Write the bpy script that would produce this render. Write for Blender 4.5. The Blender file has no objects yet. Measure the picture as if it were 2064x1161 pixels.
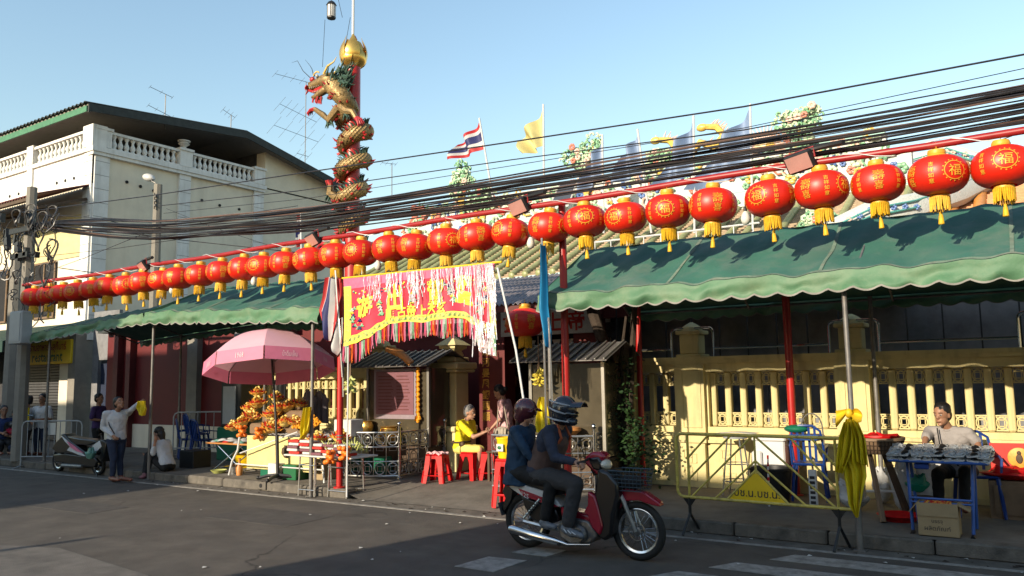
import bpy, bmesh, math, random
from math import sin, cos, pi, radians, atan2, sqrt
from mathutils import Vector, Matrix, Euler
random.seed(7)
SC = bpy.context.scene
COL = SC.collection
# ------------------------------------------------------------------ camera
F = 1605.0; CH = 1.8
YAW = radians(33.4); PITCH = math.atan(181.5/F); ROLL = 0.016
_h = Vector((-sin(YAW), cos(YAW), 0)); _f = Vector((_h.x*cos(PITCH), _h.y*cos(PITCH), sin(PITCH)))
_r0 = Vector((cos(YAW), sin(YAW), 0)); _u0 = _r0.cross(_f)
_r = _r0*cos(ROLL) - _u0*sin(ROLL); _u = _u0*cos(ROLL) + _r0*sin(ROLL)
CAMP = Vector((0, 0, CH))
cd = bpy.data.cameras.new('camera'); cam = bpy.data.objects.new('camera', cd); COL.objects.link(cam)
cam.matrix_world = Matrix(((_r.x, _u.x, -_f.x, 0), (_r.y, _u.y, -_f.y, 0), (_r.z, _u.z, -_f.z, CH), (0, 0, 0, 1)))
cd.sensor_width = 36; cd.lens = 36*F/2064; cd.clip_start = 0.1; cd.clip_end = 1000
SC.camera = cam
# ------------------------------------------------------------------ light
SUNV = Vector((-0.20, -1.0, 0.355)).normalized()      # towards the sun
w = bpy.data.worlds.new('World'); SC.world = w; w.use_nodes = True
nt = w.node_tree; sky = nt.nodes.new('ShaderNodeTexSky'); sky.sky_type = 'NISHITA'; sky.sun_disc = False
sky.sun_elevation = math.asin(SUNV.z); sky.sun_rotation = atan2(SUNV.x, SUNV.y)
sky.air_density = 1.6; sky.dust_density = 0.6; sky.ozone_density = 2.5
bg = nt.nodes['Background']; nt.links.new(sky.outputs[0], bg.inputs[0]); bg.inputs[1].default_value = 0.15
sl = bpy.data.lights.new('sun', 'SUN'); sl.energy = 5.0; sl.angle = radians(0.55); sl.color = (1.0, 0.86, 0.65)
so = bpy.data.objects.new('sun', sl); COL.objects.link(so)
so.rotation_euler = SUNV.to_track_quat('Z', 'Y').to_euler()
SC.view_settings.view_transform = 'Standard'; SC.view_settings.look = 'None'
SC.view_settings.gamma = 1; SC.view_settings.use_curve_mapping = False
SC.view_settings.exposure = 0.74

# ------------------------------------------------------------------ pixel -> point (2064x1161 photograph)
def ray(x, y): return _f + _r*((x-1032)/F) - _u*((y-580.5)/F)
def PY(x, y, Y):
    d = ray(x, y); return CAMP + d*(Y/d.y)
def PZ(x, y, Z):
    d = ray(x, y); return CAMP + d*((Z-CH)/d.z)
def PX(x, y, X):
    d = ray(x, y); return CAMP + d*(X/d.x)

# ------------------------------------------------------------------ materials
def lin(c):
    return tuple(((v/255)/12.92 if v/255 <= .04045 else ((v/255+.055)/1.055)**2.4) for v in c)
MATS = {}
def mat(name, col, rough=.7, metal=0, var=.12, scale=6, bump=0, bscale=60, dirt=0, dcol=(.05,.045,.04), dscale=2.5, trans=0, spec=.4, coat=0, alpha=1, emit=0, streak=0, rand=0, skx=9, skz=.7):
    m = bpy.data.materials.new(name); m.use_nodes = True; MATS[name] = m
    t = m.node_tree; N = t.nodes; L = t.links; b = N['Principled BSDF']; out = N['Material Output']
    b.inputs['Roughness'].default_value = rough; b.inputs['Metallic'].default_value = metal
    b.inputs['Specular IOR Level'].default_value = spec
    if coat: b.inputs['Coat Weight'].default_value = coat; b.inputs['Coat Roughness'].default_value = .08
    if alpha < 1: b.inputs['Alpha'].default_value = alpha
    if metal < .5: col = tuple(c*(.66+.2*max(0,(max(col)-min(col))-.4)) for c in col); dcol = tuple(c*.66 for c in dcol)
    c4 = (*col, 1)
    tc = N.new('ShaderNodeTexCoord')
    src = None
    if var:
        n = N.new('ShaderNodeTexNoise'); n.inputs['Scale'].default_value = scale; n.inputs['Detail'].default_value = 5
        n.inputs['Roughness'].default_value = .6
        L.new(tc.outputs['Object'], n.inputs['Vector'])
        r = N.new('ShaderNodeMapRange'); r.inputs[1].default_value = .3; r.inputs[2].default_value = .7
        r.inputs[3].default_value = 1-var; r.inputs[4].default_value = 1+var
        L.new(n.outputs['Fac'], r.inputs[0])
        mx = N.new('ShaderNodeMix'); mx.data_type = 'RGBA'; mx.blend_type = 'MULTIPLY'; mx.inputs[0].default_value = 1
        mx.inputs[6].default_value = c4; L.new(r.outputs[0], mx.inputs[7]); src = mx.outputs[2]
    if dirt:
        n2 = N.new('ShaderNodeTexNoise'); n2.inputs['Scale'].default_value = dscale; n2.inputs['Detail'].default_value = 9
        n2.inputs['Roughness'].default_value = .7
        L.new(tc.outputs['Object'], n2.inputs['Vector'])
        r2 = N.new('ShaderNodeMapRange'); r2.inputs[1].default_value = .48; r2.inputs[2].default_value = .72
        r2.inputs[3].default_value = 0; r2.inputs[4].default_value = dirt; L.new(n2.outputs['Fac'], r2.inputs[0])
        m2 = N.new('ShaderNodeMix'); m2.data_type = 'RGBA'; L.new(r2.outputs[0], m2.inputs[0])
        if src: L.new(src, m2.inputs[6])
        else: m2.inputs[6].default_value = c4
        m2.inputs[7].default_value = (*dcol, 1); src = m2.outputs[2]
    if streak:                                          # long runs of damp or wear
        mp = N.new('ShaderNodeMapping'); mp.inputs['Scale'].default_value = (skx, skx, skz); L.new(tc.outputs['Object'], mp.inputs['Vector'])
        n4 = N.new('ShaderNodeTexNoise'); n4.inputs['Scale'].default_value = 1; n4.inputs['Detail'].default_value = 6; L.new(mp.outputs[0], n4.inputs['Vector'])
        r4 = N.new('ShaderNodeMapRange'); r4.inputs[1].default_value = .5; r4.inputs[2].default_value = .75; r4.inputs[4].default_value = streak; L.new(n4.outputs['Fac'], r4.inputs[0])
        m4 = N.new('ShaderNodeMix'); m4.data_type = 'RGBA'; L.new(r4.outputs[0], m4.inputs[0])
        if src: L.new(src, m4.inputs[6])
        else: m4.inputs[6].default_value = c4
        m4.inputs[7].default_value = (*dcol, 1); src = m4.outputs[2]
    if rand:
        oi = N.new('ShaderNodeObjectInfo'); r5 = N.new('ShaderNodeMapRange'); r5.inputs[3].default_value = 1-rand; r5.inputs[4].default_value = 1+rand; L.new(oi.outputs['Random'], r5.inputs[0])
        m5 = N.new('ShaderNodeMix'); m5.data_type = 'RGBA'; m5.blend_type = 'MULTIPLY'; m5.inputs[0].default_value = 1
        if src: L.new(src, m5.inputs[6])
        else: m5.inputs[6].default_value = c4
        L.new(r5.outputs[0], m5.inputs[7]); src = m5.outputs[2]
    if src: L.new(src, b.inputs['Base Color'])
    else: b.inputs['Base Color'].default_value = c4
    if bump:
        n3 = N.new('ShaderNodeTexNoise'); n3.inputs['Scale'].default_value = bscale; n3.inputs['Detail'].default_value = 4
        L.new(tc.outputs['Object'], n3.inputs['Vector'])
        bp = N.new('ShaderNodeBump'); bp.inputs['Strength'].default_value = bump; bp.inputs['Distance'].default_value = .02
        L.new(n3.outputs['Fac'], bp.inputs['Height']); L.new(bp.outputs[0], b.inputs['Normal'])
    if emit:
        b.inputs['Emission Color'].default_value = c4; b.inputs['Emission Strength'].default_value = emit
    if trans:
        tl = N.new('ShaderNodeBsdfTranslucent'); ms = N.new('ShaderNodeMixShader'); ms.inputs[0].default_value = trans
        if src: L.new(src, tl.inputs[0])
        else: tl.inputs[0].default_value = c4
        L.new(b.outputs[0], ms.inputs[1]); L.new(tl.outputs[0], ms.inputs[2]); L.new(ms.outputs[0], out.inputs[0])
    return m
# structure
mat('asphalt', (.118,.104,.09), .85, var=.3, scale=2.2, bump=.7, bscale=140, dirt=.7, dcol=(.085,.078,.072), dscale=.9, streak=.55, skx=.35, skz=1)
mat('asphalt_patch', (.165,.15,.135), .85, var=.25, scale=4, bump=.5, bscale=110, dirt=.5, dcol=(.06,.057,.053), dscale=1.5)
mat('asphalt_dark', (.085,.078,.072), .85, var=.25, scale=5, bump=.6, bscale=120, dirt=.5, dcol=(.12,.11,.1), dscale=2)
mat('paving', (.19,.17,.145), .85, var=.2, scale=4, bump=.3, bscale=60, dirt=.6, dcol=(.06,.052,.045), dscale=1.6)
mat('kerb', (.17,.15,.125), .85, var=.25, scale=5, bump=.4, bscale=50, dirt=.8, dcol=(.05,.045,.04), dscale=3)
mat('road_paint', (.36,.34,.31), .8, var=.3, scale=8, dirt=.95, dcol=(.13,.12,.105), dscale=7)
mat('ground', (.13,.12,.105), .9, var=.2)
mat('white_plaster', (1.0,.99,.96), .75, var=.06, scale=3, dirt=.3, dcol=(.42,.40,.36), dscale=1.2, bump=.1, streak=.35)
mat('cream_plaster', (1.0,.90,.72), .8, var=.06, scale=2, dirt=.4, dcol=(.70,.62,.5), dscale=.8, bump=.1, streak=.35, skx=3, skz=.3)
mat('yellow_plaster', (.80,.68,.33), .75, var=.08, scale=3, dirt=.35, dcol=(.42,.34,.2), dscale=2, bump=.12, streak=.6)
mat('pale_yellow', (.82,.70,.36), .7, var=.07, scale=4, dirt=.25, dcol=(.5,.4,.2), dscale=3, bump=.08)
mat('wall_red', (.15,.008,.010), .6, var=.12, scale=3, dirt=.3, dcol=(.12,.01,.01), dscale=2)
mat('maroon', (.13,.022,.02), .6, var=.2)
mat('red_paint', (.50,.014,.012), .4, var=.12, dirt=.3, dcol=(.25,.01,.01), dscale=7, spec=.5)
mat('pipe_red', (.38,.02,.022), .4, var=.2, dirt=.4, dcol=(.13,.03,.03), dscale=6)
mat('dark_roof', (.05,.06,.06), .8, var=.3)
mat('green_trim', (.06,.22,.12), .6, var=.2)
mat('soffit', (.32,.30,.27), .85, var=.1)
mat('dark_void', (.02,.02,.022), .9, var=.2)
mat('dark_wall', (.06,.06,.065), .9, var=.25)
mat('grey_wall', (.26,.26,.27), .8, var=.15, dirt=.4)
mat('shutter', (.10,.10,.11), .5, metal=.3, var=.2)
mat('concrete', (.30,.275,.235), .85, var=.15, scale=8, bump=.25, bscale=60, dirt=.5, dcol=(.12,.11,.1), dscale=4)
mat('tar_tree', (.05,.035,.025), .9, var=.3, bump=.6, bscale=25)
mat('tile_green', (.36,.38,.17), .4, var=.25, scale=12, dirt=.4, dcol=(.2,.17,.1), dscale=5)
mat('tile_pan', (.42,.30,.18), .6, var=.3, scale=15, dirt=.4, dcol=(.15,.09,.06), dscale=8)
mat('tile_orange', (.75,.30,.055), .4, var=.2, scale=12, dirt=.35, dcol=(.32,.12,.03), dscale=6)
mat('tile_orange_pan', (.62,.25,.08), .5, var=.25, scale=15, dirt=.4, dcol=(.2,.08,.03), dscale=8)
mat('mosaic_white', (.68,.70,.66), .5, var=.12, scale=30, bump=.4, bscale=40)
mat('mosaic_green', (.26,.52,.30), .4, var=.35, scale=25)
mat('mosaic_pale', (.66,.80,.55), .4, var=.3, scale=25)
mat('mosaic_teal', (.12,.42,.38), .4, var=.25, scale=25)
mat('mosaic_pink', (.86,.58,.48), .45, var=.25, scale=25)
mat('mosaic_red', (.66,.22,.15), .4, var=.25, scale=25)
mat('mosaic_gold', (.78,.52,.12), .35, var=.25, scale=25)
mat('mosaic_blue', (.12,.22,.50), .4, var=.25, scale=25)
mat('gold', (.72,.44,.11), .3, metal=.85, var=.15, dirt=.35, dcol=(.2,.12,.05), dscale=12)
mat('gold_scale', (.34,.22,.09), .5, metal=.45, var=.4, scale=30, dirt=.9, dcol=(.05,.07,.05), dscale=14)
mat('scale_gold', (.50,.34,.14), .5, metal=.35, var=.4, scale=40, dirt=.7, dcol=(.20,.10,.05), dscale=9)
mat('mane_green', (.045,.10,.075), .55, var=.4, scale=20)
mat('dragon_red', (.50,.03,.035), .4, var=.3, scale=12)
mat('eye_white', (.55,.52,.48), .2, var=0)
mat('black_gloss', (.01,.01,.012), .15, var=0, spec=.6)
# street
mat('tarp_green', (.05,.17,.12), .62, var=.10, scale=1.5, bump=1.0, bscale=3.5, dirt=.7, dcol=(.17,.22,.175), dscale=2.2, trans=.04, streak=.5, skx=1.2, skz=.8)
mat('tarp_valance', (.10,.235,.125), .6, var=.12, scale=2.5, bump=.6, bscale=6, dirt=.5, dcol=(.25,.32,.2), dscale=3.5, trans=.08, streak=.6, skx=2, skz=2)
mat('tarp_edge', (.30,.29,.26), .8, var=.2, scale=8)
mat('tarp_seam', (.17,.24,.18), .8, var=.3, scale=9, dirt=.6, dcol=(.30,.27,.22), dscale=5)
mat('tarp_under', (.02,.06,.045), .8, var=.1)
mat('steel_pole', (.22,.21,.20), .5, metal=.4, var=.2, scale=10, dirt=.4, dcol=(.12,.07,.04), dscale=9)
mat('chrome', (.62,.62,.62), .18, metal=1, var=.08)
mat('stainless', (.50,.49,.47), .3, metal=.9, var=.15, dirt=.3, dcol=(.2,.18,.15), dscale=10)
mat('black_metal', (.022,.022,.024), .45, metal=.2, var=.2)
mat('rail_black', (.03,.03,.032), .35, metal=.5, var=.2)
mat('cable', (.03,.028,.03), .42, var=.3, spec=.5)
mat('cable_brown', (.16,.10,.085), .6, var=.2)
mat('lantern_red', (.80,.022,.006), .42, var=.10, scale=5, rand=.14, trans=.10, spec=.5)
mat('lantern_gold', (.85,.42,.04), .45, metal=.1, var=.1)
mat('tassel', (.88,.50,.02), .6, var=.2, scale=30, trans=.15)
mat('bulb', (.82,.82,.76), .2, var=0, spec=.5)
mat('lamp_glass', (.55,.30,.26), .15, var=.1, spec=.6)
mat('umbrella', (.98,.56,.66), .6, var=.06, scale=2, trans=.2, bump=.15, bscale=8)
mat('umbrella_valance', (.84,.24,.38), .6, var=.1, scale=3, trans=.2)
mat('print_white', (.95,.66,.72), .6, var=.1)
mat('flag_red', (.55,.025,.03), .6, var=.1, trans=.2)
mat('flag_white', (.75,.74,.74), .6, var=.08, trans=.2)
mat('flag_blue', (.035,.04,.17), .6, var=.1, trans=.2)
mat('flag_yellow', (.90,.80,.36), .6, var=.08, trans=.3)
mat('flag_sky', (.34,.46,.70), .55, var=.15, scale=3, trans=.25)
mat('flag_bright_blue', (.02,.28,.55), .6, var=.15, scale=3, trans=.2)
mat('cloth_yellow', (.85,.66,.012), .6, var=.12, scale=8, trans=.2)
mat('cloth_yellow_side', (.80,.50,.01), .6, var=.12, scale=8)
mat('banner_red', (.74,.035,.075), .45, var=.12, scale=10, trans=.1)
mat('banner_pink', (.82,.14,.26), .4, var=.15, scale=10)
mat('banner_yellow', (.88,.72,.08), .5, var=.15, scale=20)
mat('banner_gold', (.90,.62,.06), .4, var=.1)
mat('foil', (.95,.86,.88), .25, metal=.5, var=.3, bump=.5, bscale=30)
mat('ink', (.03,.025,.03), .6, var=0)
mat('white_plastic', (.72,.72,.72), .35, var=.05)
mat('plastic_bag', (.72,.73,.75), .25, var=.15, scale=12, bump=.5, bscale=12, trans=.25)
mat('plastic_red', (.60,.008,.010), .5, var=.10, spec=.25)
mat('plastic_blue', (.012,.05,.24), .35, var=.1)
mat('plastic_yellow', (.85,.55,.01), .3, var=.06)
mat('plastic_green', (.01,.16,.09), .4, var=.1)
mat('green_bag', (.02,.30,.20), .3, var=.2, trans=.3)
mat('mint_bag', (.22,.48,.40), .3, var=.2, trans=.3)
mat('table_blue', (.04,.12,.42), .4, var=.15)
mat('wood', (.24,.15,.085), .6, var=.2, scale=10, dirt=.3)
mat('wood_dark', (.10,.06,.035), .7, var=.25, scale=10)
mat('table_orange', (.60,.25,.07), .45, var=.1)
mat('cardboard', (.42,.31,.17), .85, var=.1, dirt=.2, dcol=(.25,.18,.1))
mat('fish', (.62,.64,.66), .3, metal=.3, var=.35, scale=20)
mat('orange_fruit', (.88,.20,.015), .4, var=.12, scale=12, bump=.2, bscale=80)
mat('banana', (.75,.60,.08), .45, var=.2, scale=12)
mat('banana_green', (.55,.58,.18), .5, var=.25, scale=12)
mat('garland_orange', (.88,.35,.01), .7, var=.25, scale=30)
mat('paper_red', (.62,.03,.02), .55, var=.15, scale=10)
mat('paper_gold', (.88,.64,.18), .45, var=.25, scale=20)
mat('paper_orange', (.80,.36,.05), .5, var=.25, scale=14)
mat('paper_white', (.75,.73,.68), .7, var=.08)
mat('tablecloth_yellow', (.80,.68,.28), .65, var=.1, scale=4)
mat('grey_cloth', (.22,.20,.22), .85, var=.15, scale=8)
mat('leaf', (.03,.075,.02), .5, var=.4, scale=8, trans=.2)
mat('leaf_dark', (.02,.05,.02), .55, var=.4, scale=8)
mat('glass_dark', (.09,.075,.05), .08, var=.2, scale=3, spec=.6)
mat('case_frame', (.28,.27,.25), .35, metal=.7, var=.1)
mat('metal_roof', (.16,.15,.15), .35, metal=.5, var=.25)
mat('corrugated', (.34,.31,.33), .55, metal=.2, var=.2, dirt=.5, dcol=(.16,.13,.12), dscale=2)
mat('poster_pink', (.22,.085,.11), .5, var=.1)
mat('poster_border', (.30,.24,.28), .5, var=.1)
mat('sign_yellow', (.85,.55,.01), .5, var=.08)
mat('sign_red', (.55,.02,.01), .5, var=0)
mat('sign_green', (.01,.14,.05), .5, var=0)
mat('grey_box', (.40,.42,.43), .5, var=.06)
mat('solar', (.015,.025,.06), .15, var=.1, spec=.7)
# people
mat('skin', (.50,.27,.18), .5, var=.08, spec=.35)
mat('skin_dark', (.38,.19,.115), .5, var=.08, spec=.35)
mat('hair', (.012,.010,.010), .5, var=.2)
mat('hair_grey', (.22,.21,.21), .6, var=.2, scale=30)
mat('shirt_white', (.62,.63,.66), .8, var=.06, bump=1.0, bscale=9)
mat('shirt_yellow', (.88,.72,.012), .75, var=.06, bump=1.0, bscale=9)
mat('shorts_yellow', (.80,.68,.18), .8, var=.08, bump=1.0, bscale=9)
mat('shirt_pink', (.85,.50,.52), .8, var=.35, scale=22, bump=1.0, bscale=9)
mat('shirt_navy', (.022,.03,.06), .8, var=.15, bump=1.0, bscale=9)
mat('jacket_blue', (.010,.045,.10), .75, var=.15, bump=1.0, bscale=9)
mat('jeans', (.018,.03,.07), .85, var=.2, bump=1.0, bscale=9)
mat('trousers_grey', (.045,.045,.05), .85, var=.15, bump=1.0, bscale=9)
mat('trousers_black', (.012,.012,.014), .85, var=.2, bump=1.0, bscale=9)
mat('shirt_grey', (.34,.31,.30), .85, var=.12, bump=1.0, bscale=9)
mat('shirt_purple', (.06,.03,.13), .85, var=.15)
mat('shirt_blue', (.015,.035,.13), .85, var=.15)
mat('vest', (.11,.065,.055), .8, var=.2, scale=10)
mat('vest_orange', (.50,.10,.03), .7, var=.15)
mat('shoe', (.16,.18,.21), .6, var=.2)
mat('shoe_brown', (.22,.07,.04), .5, var=.2)
mat('bag_tan', (.42,.36,.29), .6, var=.15, bump=.3, bscale=20)
mat('helmet_maroon', (.10,.02,.03), .25, var=.1, coat=.5)
mat('helmet_blue', (.018,.025,.04), .25, var=.5, scale=14, coat=.5)
mat('helmet_stripe', (.42,.45,.50), .3, var=.3, scale=14)
mat('visor', (.015,.015,.02), .08, var=0, spec=.8)
mat('tyre', (.018,.018,.018), .8, var=.2)
mat('moto_red', (.36,.010,.035), .25, var=.05, coat=.6)
mat('moto_white', (.70,.72,.74), .25, var=.03, coat=.5)
mat('moto_black', (.014,.014,.016), .3, var=.1, coat=.3)
mat('engine', (.18,.18,.18), .45, metal=.7, var=.3, scale=30)
mat('headlight', (.75,.70,.58), .08, var=.2, scale=30, spec=.8)
mat('basket', (.06,.09,.11), .4, metal=.3, var=.1)

# asphalt: streaks along the lane, tar-filled cracks
t_ = MATS['asphalt'].node_tree; N_ = t_.nodes; L_ = t_.links
for n_ in N_:
    if n_.type == 'MAPPING': n_.inputs['Scale'].default_value = (.12, 1.6, 1)
b_ = N_['Principled BSDF']; src_ = b_.inputs['Base Color'].links[0].from_socket
tc_ = [n_ for n_ in N_ if n_.type == 'TEX_COORD'][0]
wn_ = N_.new('ShaderNodeTexNoise'); wn_.inputs['Scale'].default_value = 1.2; wn_.inputs['Detail'].default_value = 6; L_.new(tc_.outputs['Object'], wn_.inputs['Vector'])
va_ = N_.new('ShaderNodeVectorMath'); va_.operation = 'MULTIPLY_ADD'; va_.inputs[1].default_value = (.9,.9,.9); L_.new(wn_.outputs['Color'], va_.inputs[0]); L_.new(tc_.outputs['Object'], va_.inputs[2])
vo_ = N_.new('ShaderNodeTexVoronoi'); vo_.feature = 'DISTANCE_TO_EDGE'; vo_.inputs['Scale'].default_value = .42; L_.new(va_.outputs[0], vo_.inputs['Vector'])
r_ = N_.new('ShaderNodeMapRange'); r_.inputs[1].default_value = .002; r_.inputs[2].default_value = .010; r_.inputs[3].default_value = .75; r_.inputs[4].default_value = 0; L_.new(vo_.outputs['Distance'], r_.inputs[0])
mk_ = N_.new('ShaderNodeTexNoise'); mk_.inputs['Scale'].default_value = .35; L_.new(tc_.outputs['Object'], mk_.inputs['Vector'])
mr_ = N_.new('ShaderNodeMapRange'); mr_.inputs[1].default_value = .48; mr_.inputs[2].default_value = .6; L_.new(mk_.outputs['Fac'], mr_.inputs[0])
mm_ = N_.new('ShaderNodeMath'); mm_.operation = 'MULTIPLY'; L_.new(r_.outputs[0], mm_.inputs[0]); L_.new(mr_.outputs[0], mm_.inputs[1])
mx_ = N_.new('ShaderNodeMix'); mx_.data_type = 'RGBA'; L_.new(mm_.outputs[0], mx_.inputs[0]); L_.new(src_, mx_.inputs[6]); mx_.inputs[7].default_value = (.018,.016,.015,1); L_.new(mx_.outputs[2], b_.inputs['Base Color'])

# ------------------------------------------------------------------ mesh collector
class MB:
    def __init__(s): s.v = []; s.f = []; s.m = []; s.cur = 0
    def addf(s, vs, fs):
        o = len(s.v); s.v.extend([tuple(v) for v in vs])
        for f in fs: s.f.append([i+o for i in f]); s.m.append(s.cur)
        return s
    def box(s, a, b, rot=None, piv=None):
        x0,y0,z0 = a; x1,y1,z1 = b
        vs = [Vector(p) for p in ((x0,y0,z0),(x1,y0,z0),(x1,y1,z0),(x0,y1,z0),(x0,y0,z1),(x1,y0,z1),(x1,y1,z1),(x0,y1,z1))]
        if rot is not None:
            R = Euler(rot).to_matrix(); pv = Vector(piv) if piv is not None else Vector(((x0+x1)/2,(y0+y1)/2,(z0+z1)/2))
            vs = [pv + R @ (v-pv) for v in vs]
        return s.addf(vs, [(0,3,2,1),(4,5,6,7),(0,1,5,4),(1,2,6,5),(2,3,7,6),(3,0,4,7)])
    def cbox(s, c, d, rot=None):
        c = Vector(c); d = Vector(d)/2; return s.box(c-d, c+d, rot)
    def bbox(s, a, b, bv=.01):                       # box with chamfered vertical+horizontal edges
        x0,y0,z0=a; x1,y1,z1=b; lv=[]
        for z,k in ((z0,bv),(z0+bv,0),(z1-bv,0),(z1,bv)):
            X0,X1,Y0,Y1=x0+k,x1-k,y0+k,y1-k; c=bv
            lv += [(X0+c,Y0,z),(X1-c,Y0,z),(X1,Y0+c,z),(X1,Y1-c,z),(X1-c,Y1,z),(X0+c,Y1,z),(X0,Y1-c,z),(X0,Y0+c,z)]
        fs=[tuple(range(7,-1,-1)), tuple(range(24,32))]
        for r in range(3):
            for i in range(8): fs.append((r*8+i, r*8+(i+1)%8, (r+1)*8+(i+1)%8, (r+1)*8+i))
        return s.addf(lv, fs)
    def tube(s, pts, r, n=8, closed=False, sq=1.0):
        pts = [Vector(p) for p in pts]; k = len(pts)
        if not isinstance(r, (list, tuple)): r = [r]*k
        vs = []; fs = []; pn = None
        for i in range(k):
            if closed: t = pts[(i+1)%k]-pts[i-1]
            else: t = pts[min(i+1,k-1)]-pts[max(i-1,0)]
            if t.length < 1e-9: t = Vector((0,0,1))
            t.normalize()
            if pn is None:
                a = Vector((0,0,1)) if abs(t.z) < .9 else Vector((1,0,0))
                pn = t.cross(a).normalized()
            else:
                pn = (pn - t*pn.dot(t))
                pn = pn.normalized() if pn.length > 1e-6 else t.orthogonal().normalized()
            bn = t.cross(pn)
            for j in range(n):
                a = 2*pi*j/n; vs.append(pts[i] + (pn*cos(a)+bn*sin(a)*sq)*r[i])
        for i in range(k if closed else k-1):
            i2 = (i+1)%k
            for j in range(n): fs.append((i*n+j, i*n+(j+1)%n, i2*n+(j+1)%n, i2*n+j))
        if not closed: fs.append(tuple(range(n-1,-1,-1))); fs.append(tuple(range((k-1)*n, k*n)))
        return s.addf(vs, fs)
    def lathe(s, prof, c=(0,0,0), n=16, sx=1, sy=1, M=None):
        vs = []; fs = []; c = Vector(c)
        for (r, z) in prof:
            for j in range(n):
                a = 2*pi*j/n; p = Vector((r*cos(a)*sx, r*sin(a)*sy, z))
                if M is not None: p = M @ p
                vs.append(c+p)
        for i in range(len(prof)-1):
            for j in range(n): fs.append((i*n+j, i*n+(j+1)%n, (i+1)*n+(j+1)%n, (i+1)*n+j))
        fs.append(tuple(range(n-1,-1,-1))); fs.append(tuple(range((len(prof)-1)*n, len(prof)*n)))
        return s.addf(vs, fs)
    def ball(s, c, r, n=12, m=8, rot=None):
        if not isinstance(r, (list, tuple)): r = (r,r,r)
        R = Euler(rot).to_matrix() if rot is not None else Matrix.Identity(3)
        c = Vector(c); vs = []; fs = []
        for i in range(m+1):
            ph = pi*i/m
            ph = min(max(ph,.02),pi-.02)
            for j in range(n):
                a = 2*pi*j/n; vs.append(c + R @ Vector((r[0]*sin(ph)*cos(a), r[1]*sin(ph)*sin(a), -r[2]*cos(ph))))
        for i in range(m):
            for j in range(n): fs.append((i*n+j, i*n+(j+1)%n, (i+1)*n+(j+1)%n, (i+1)*n+j))
        fs.append(tuple(range(n-1,-1,-1))); fs.append(tuple(range(m*n, (m+1)*n)))
        return s.addf(vs, fs)
    def cap(s, a, b, ra, rb=None, n=12, sq=1.0):        # capsule / tapered limb
        rb = ra if rb is None else rb
        a = Vector(a); b = Vector(b); d = (b-a).normalized()
        pts=[]; rs=[]
        for q in (1,.85,.5): pts.append(a-d*ra*q); rs.append(ra*sqrt(max(.004,1-q*q)))
        for q in range(5): t=q/4; pts.append(a.lerp(b,t)); rs.append(ra+(rb-ra)*t)
        for q in (.5,.85,1): pts.append(b+d*rb*q); rs.append(rb*sqrt(max(.004,1-q*q)))
        return s.tube(pts, rs, n, sq=sq)
    def prism(s, poly, a0, a1, axis='y'):               # poly in the two other axes, extruded along axis
        def mk(p, a):
            return {'y': (p[0], a, p[1]), 'x': (a, p[0], p[1]), 'z': (p[0], p[1], a)}[axis]
        n = len(poly); vs = [mk(p, a0) for p in poly] + [mk(p, a1) for p in poly]
        fs = [tuple(range(n)), tuple(range(2*n-1, n-1, -1))]
        for i in range(n): fs.append((i, i+n, (i+1)%n+n, (i+1)%n))
        return s.addf(vs, fs)
    def grid(s, fn, nu, nv, th=0, thv=(0,-1,0)):
        vs = [Vector(fn(i/nu, j/nv)) for j in range(nv+1) for i in range(nu+1)]; W = nu+1; fs = []
        for j in range(nv):
            for i in range(nu): fs.append((j*W+i, j*W+i+1, (j+1)*W+i+1, (j+1)*W+i))
        if th:
            n = len(vs); t = Vector(thv)*th; vs2 = [v+t for v in vs]
            fs += [tuple(n+i for i in reversed(f)) for f in fs]
            bd = [i for i in range(W)] + [(j*W+W-1) for j in range(1, nv+1)] + [nv*W+i for i in range(W-2, -1, -1)] + [j*W for j in range(nv-1, 0, -1)]
            for q in range(len(bd)): a = bd[q]; b = bd[(q+1)%len(bd)]; fs.append((a, a+n, b+n, b))
            vs += vs2
        return s.addf(vs, fs)
    def mesh(s, name, smooth=True, ang=40):
        me = bpy.data.meshes.new(name); me.from_pydata(s.v, [], s.f)
        if any(s.m): me.polygons.foreach_set('material_index', s.m)
        bm = bmesh.new(); bm.from_mesh(me)
        bmesh.ops.recalc_face_normals(bm, faces=bm.faces)
        bm.to_mesh(me); bm.free()
        if smooth:
            me.polygons.foreach_set('use_smooth', [True]*len(me.polygons))
            me.set_sharp_from_angle(angle=radians(ang))
        me.update(); return me

OFF = {}
def thing(name, label, cat, loc=(0,0,0), rz=0, group=None, kind=None):
    o = bpy.data.objects.new(name, None); COL.objects.link(o); o.empty_display_size = .1
    o.location = loc; o.rotation_euler = (0,0,rz); o['label'] = label; o['category'] = cat
    if group: o['group'] = group
    if kind: o['kind'] = kind
    OFF[o.name] = Vector(loc); return o
def tag(o, label=None, cat=None, group=None, kind=None):
    if label: o['label'] = label
    if cat: o['category'] = cat
    if group: o['group'] = group
    if kind: o['kind'] = kind
    return o
def M_(m): return MATS[m] if isinstance(m, str) else m
def obj(name, mb, m, parent=None, world=True, smooth=True, label=None, kind=None, ang=40, extra=None):
    """mesh object; with world=True the mesh is given in world coordinates and the parent's offset is taken off"""
    if isinstance(mb, MB):
        me = mb.mesh(name, smooth, ang)
        me.materials.append(M_(m))
        for e in (extra or []): me.materials.append(M_(e))
    else: me = mb
    o = bpy.data.objects.new(name, me); COL.objects.link(o)
    off = Vector((0,0,0))
    if parent is not None:
        o.parent = parent; off = OFF.get(parent.name, Vector((0,0,0)))
        if world and off.length > 0 and isinstance(mb, MB): me.transform(Matrix.Translation(-off))
    OFF[o.name] = off if parent is not None else Vector((0,0,0))
    if label: o['label'] = label
    if kind: o['kind'] = kind
    return o
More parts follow.
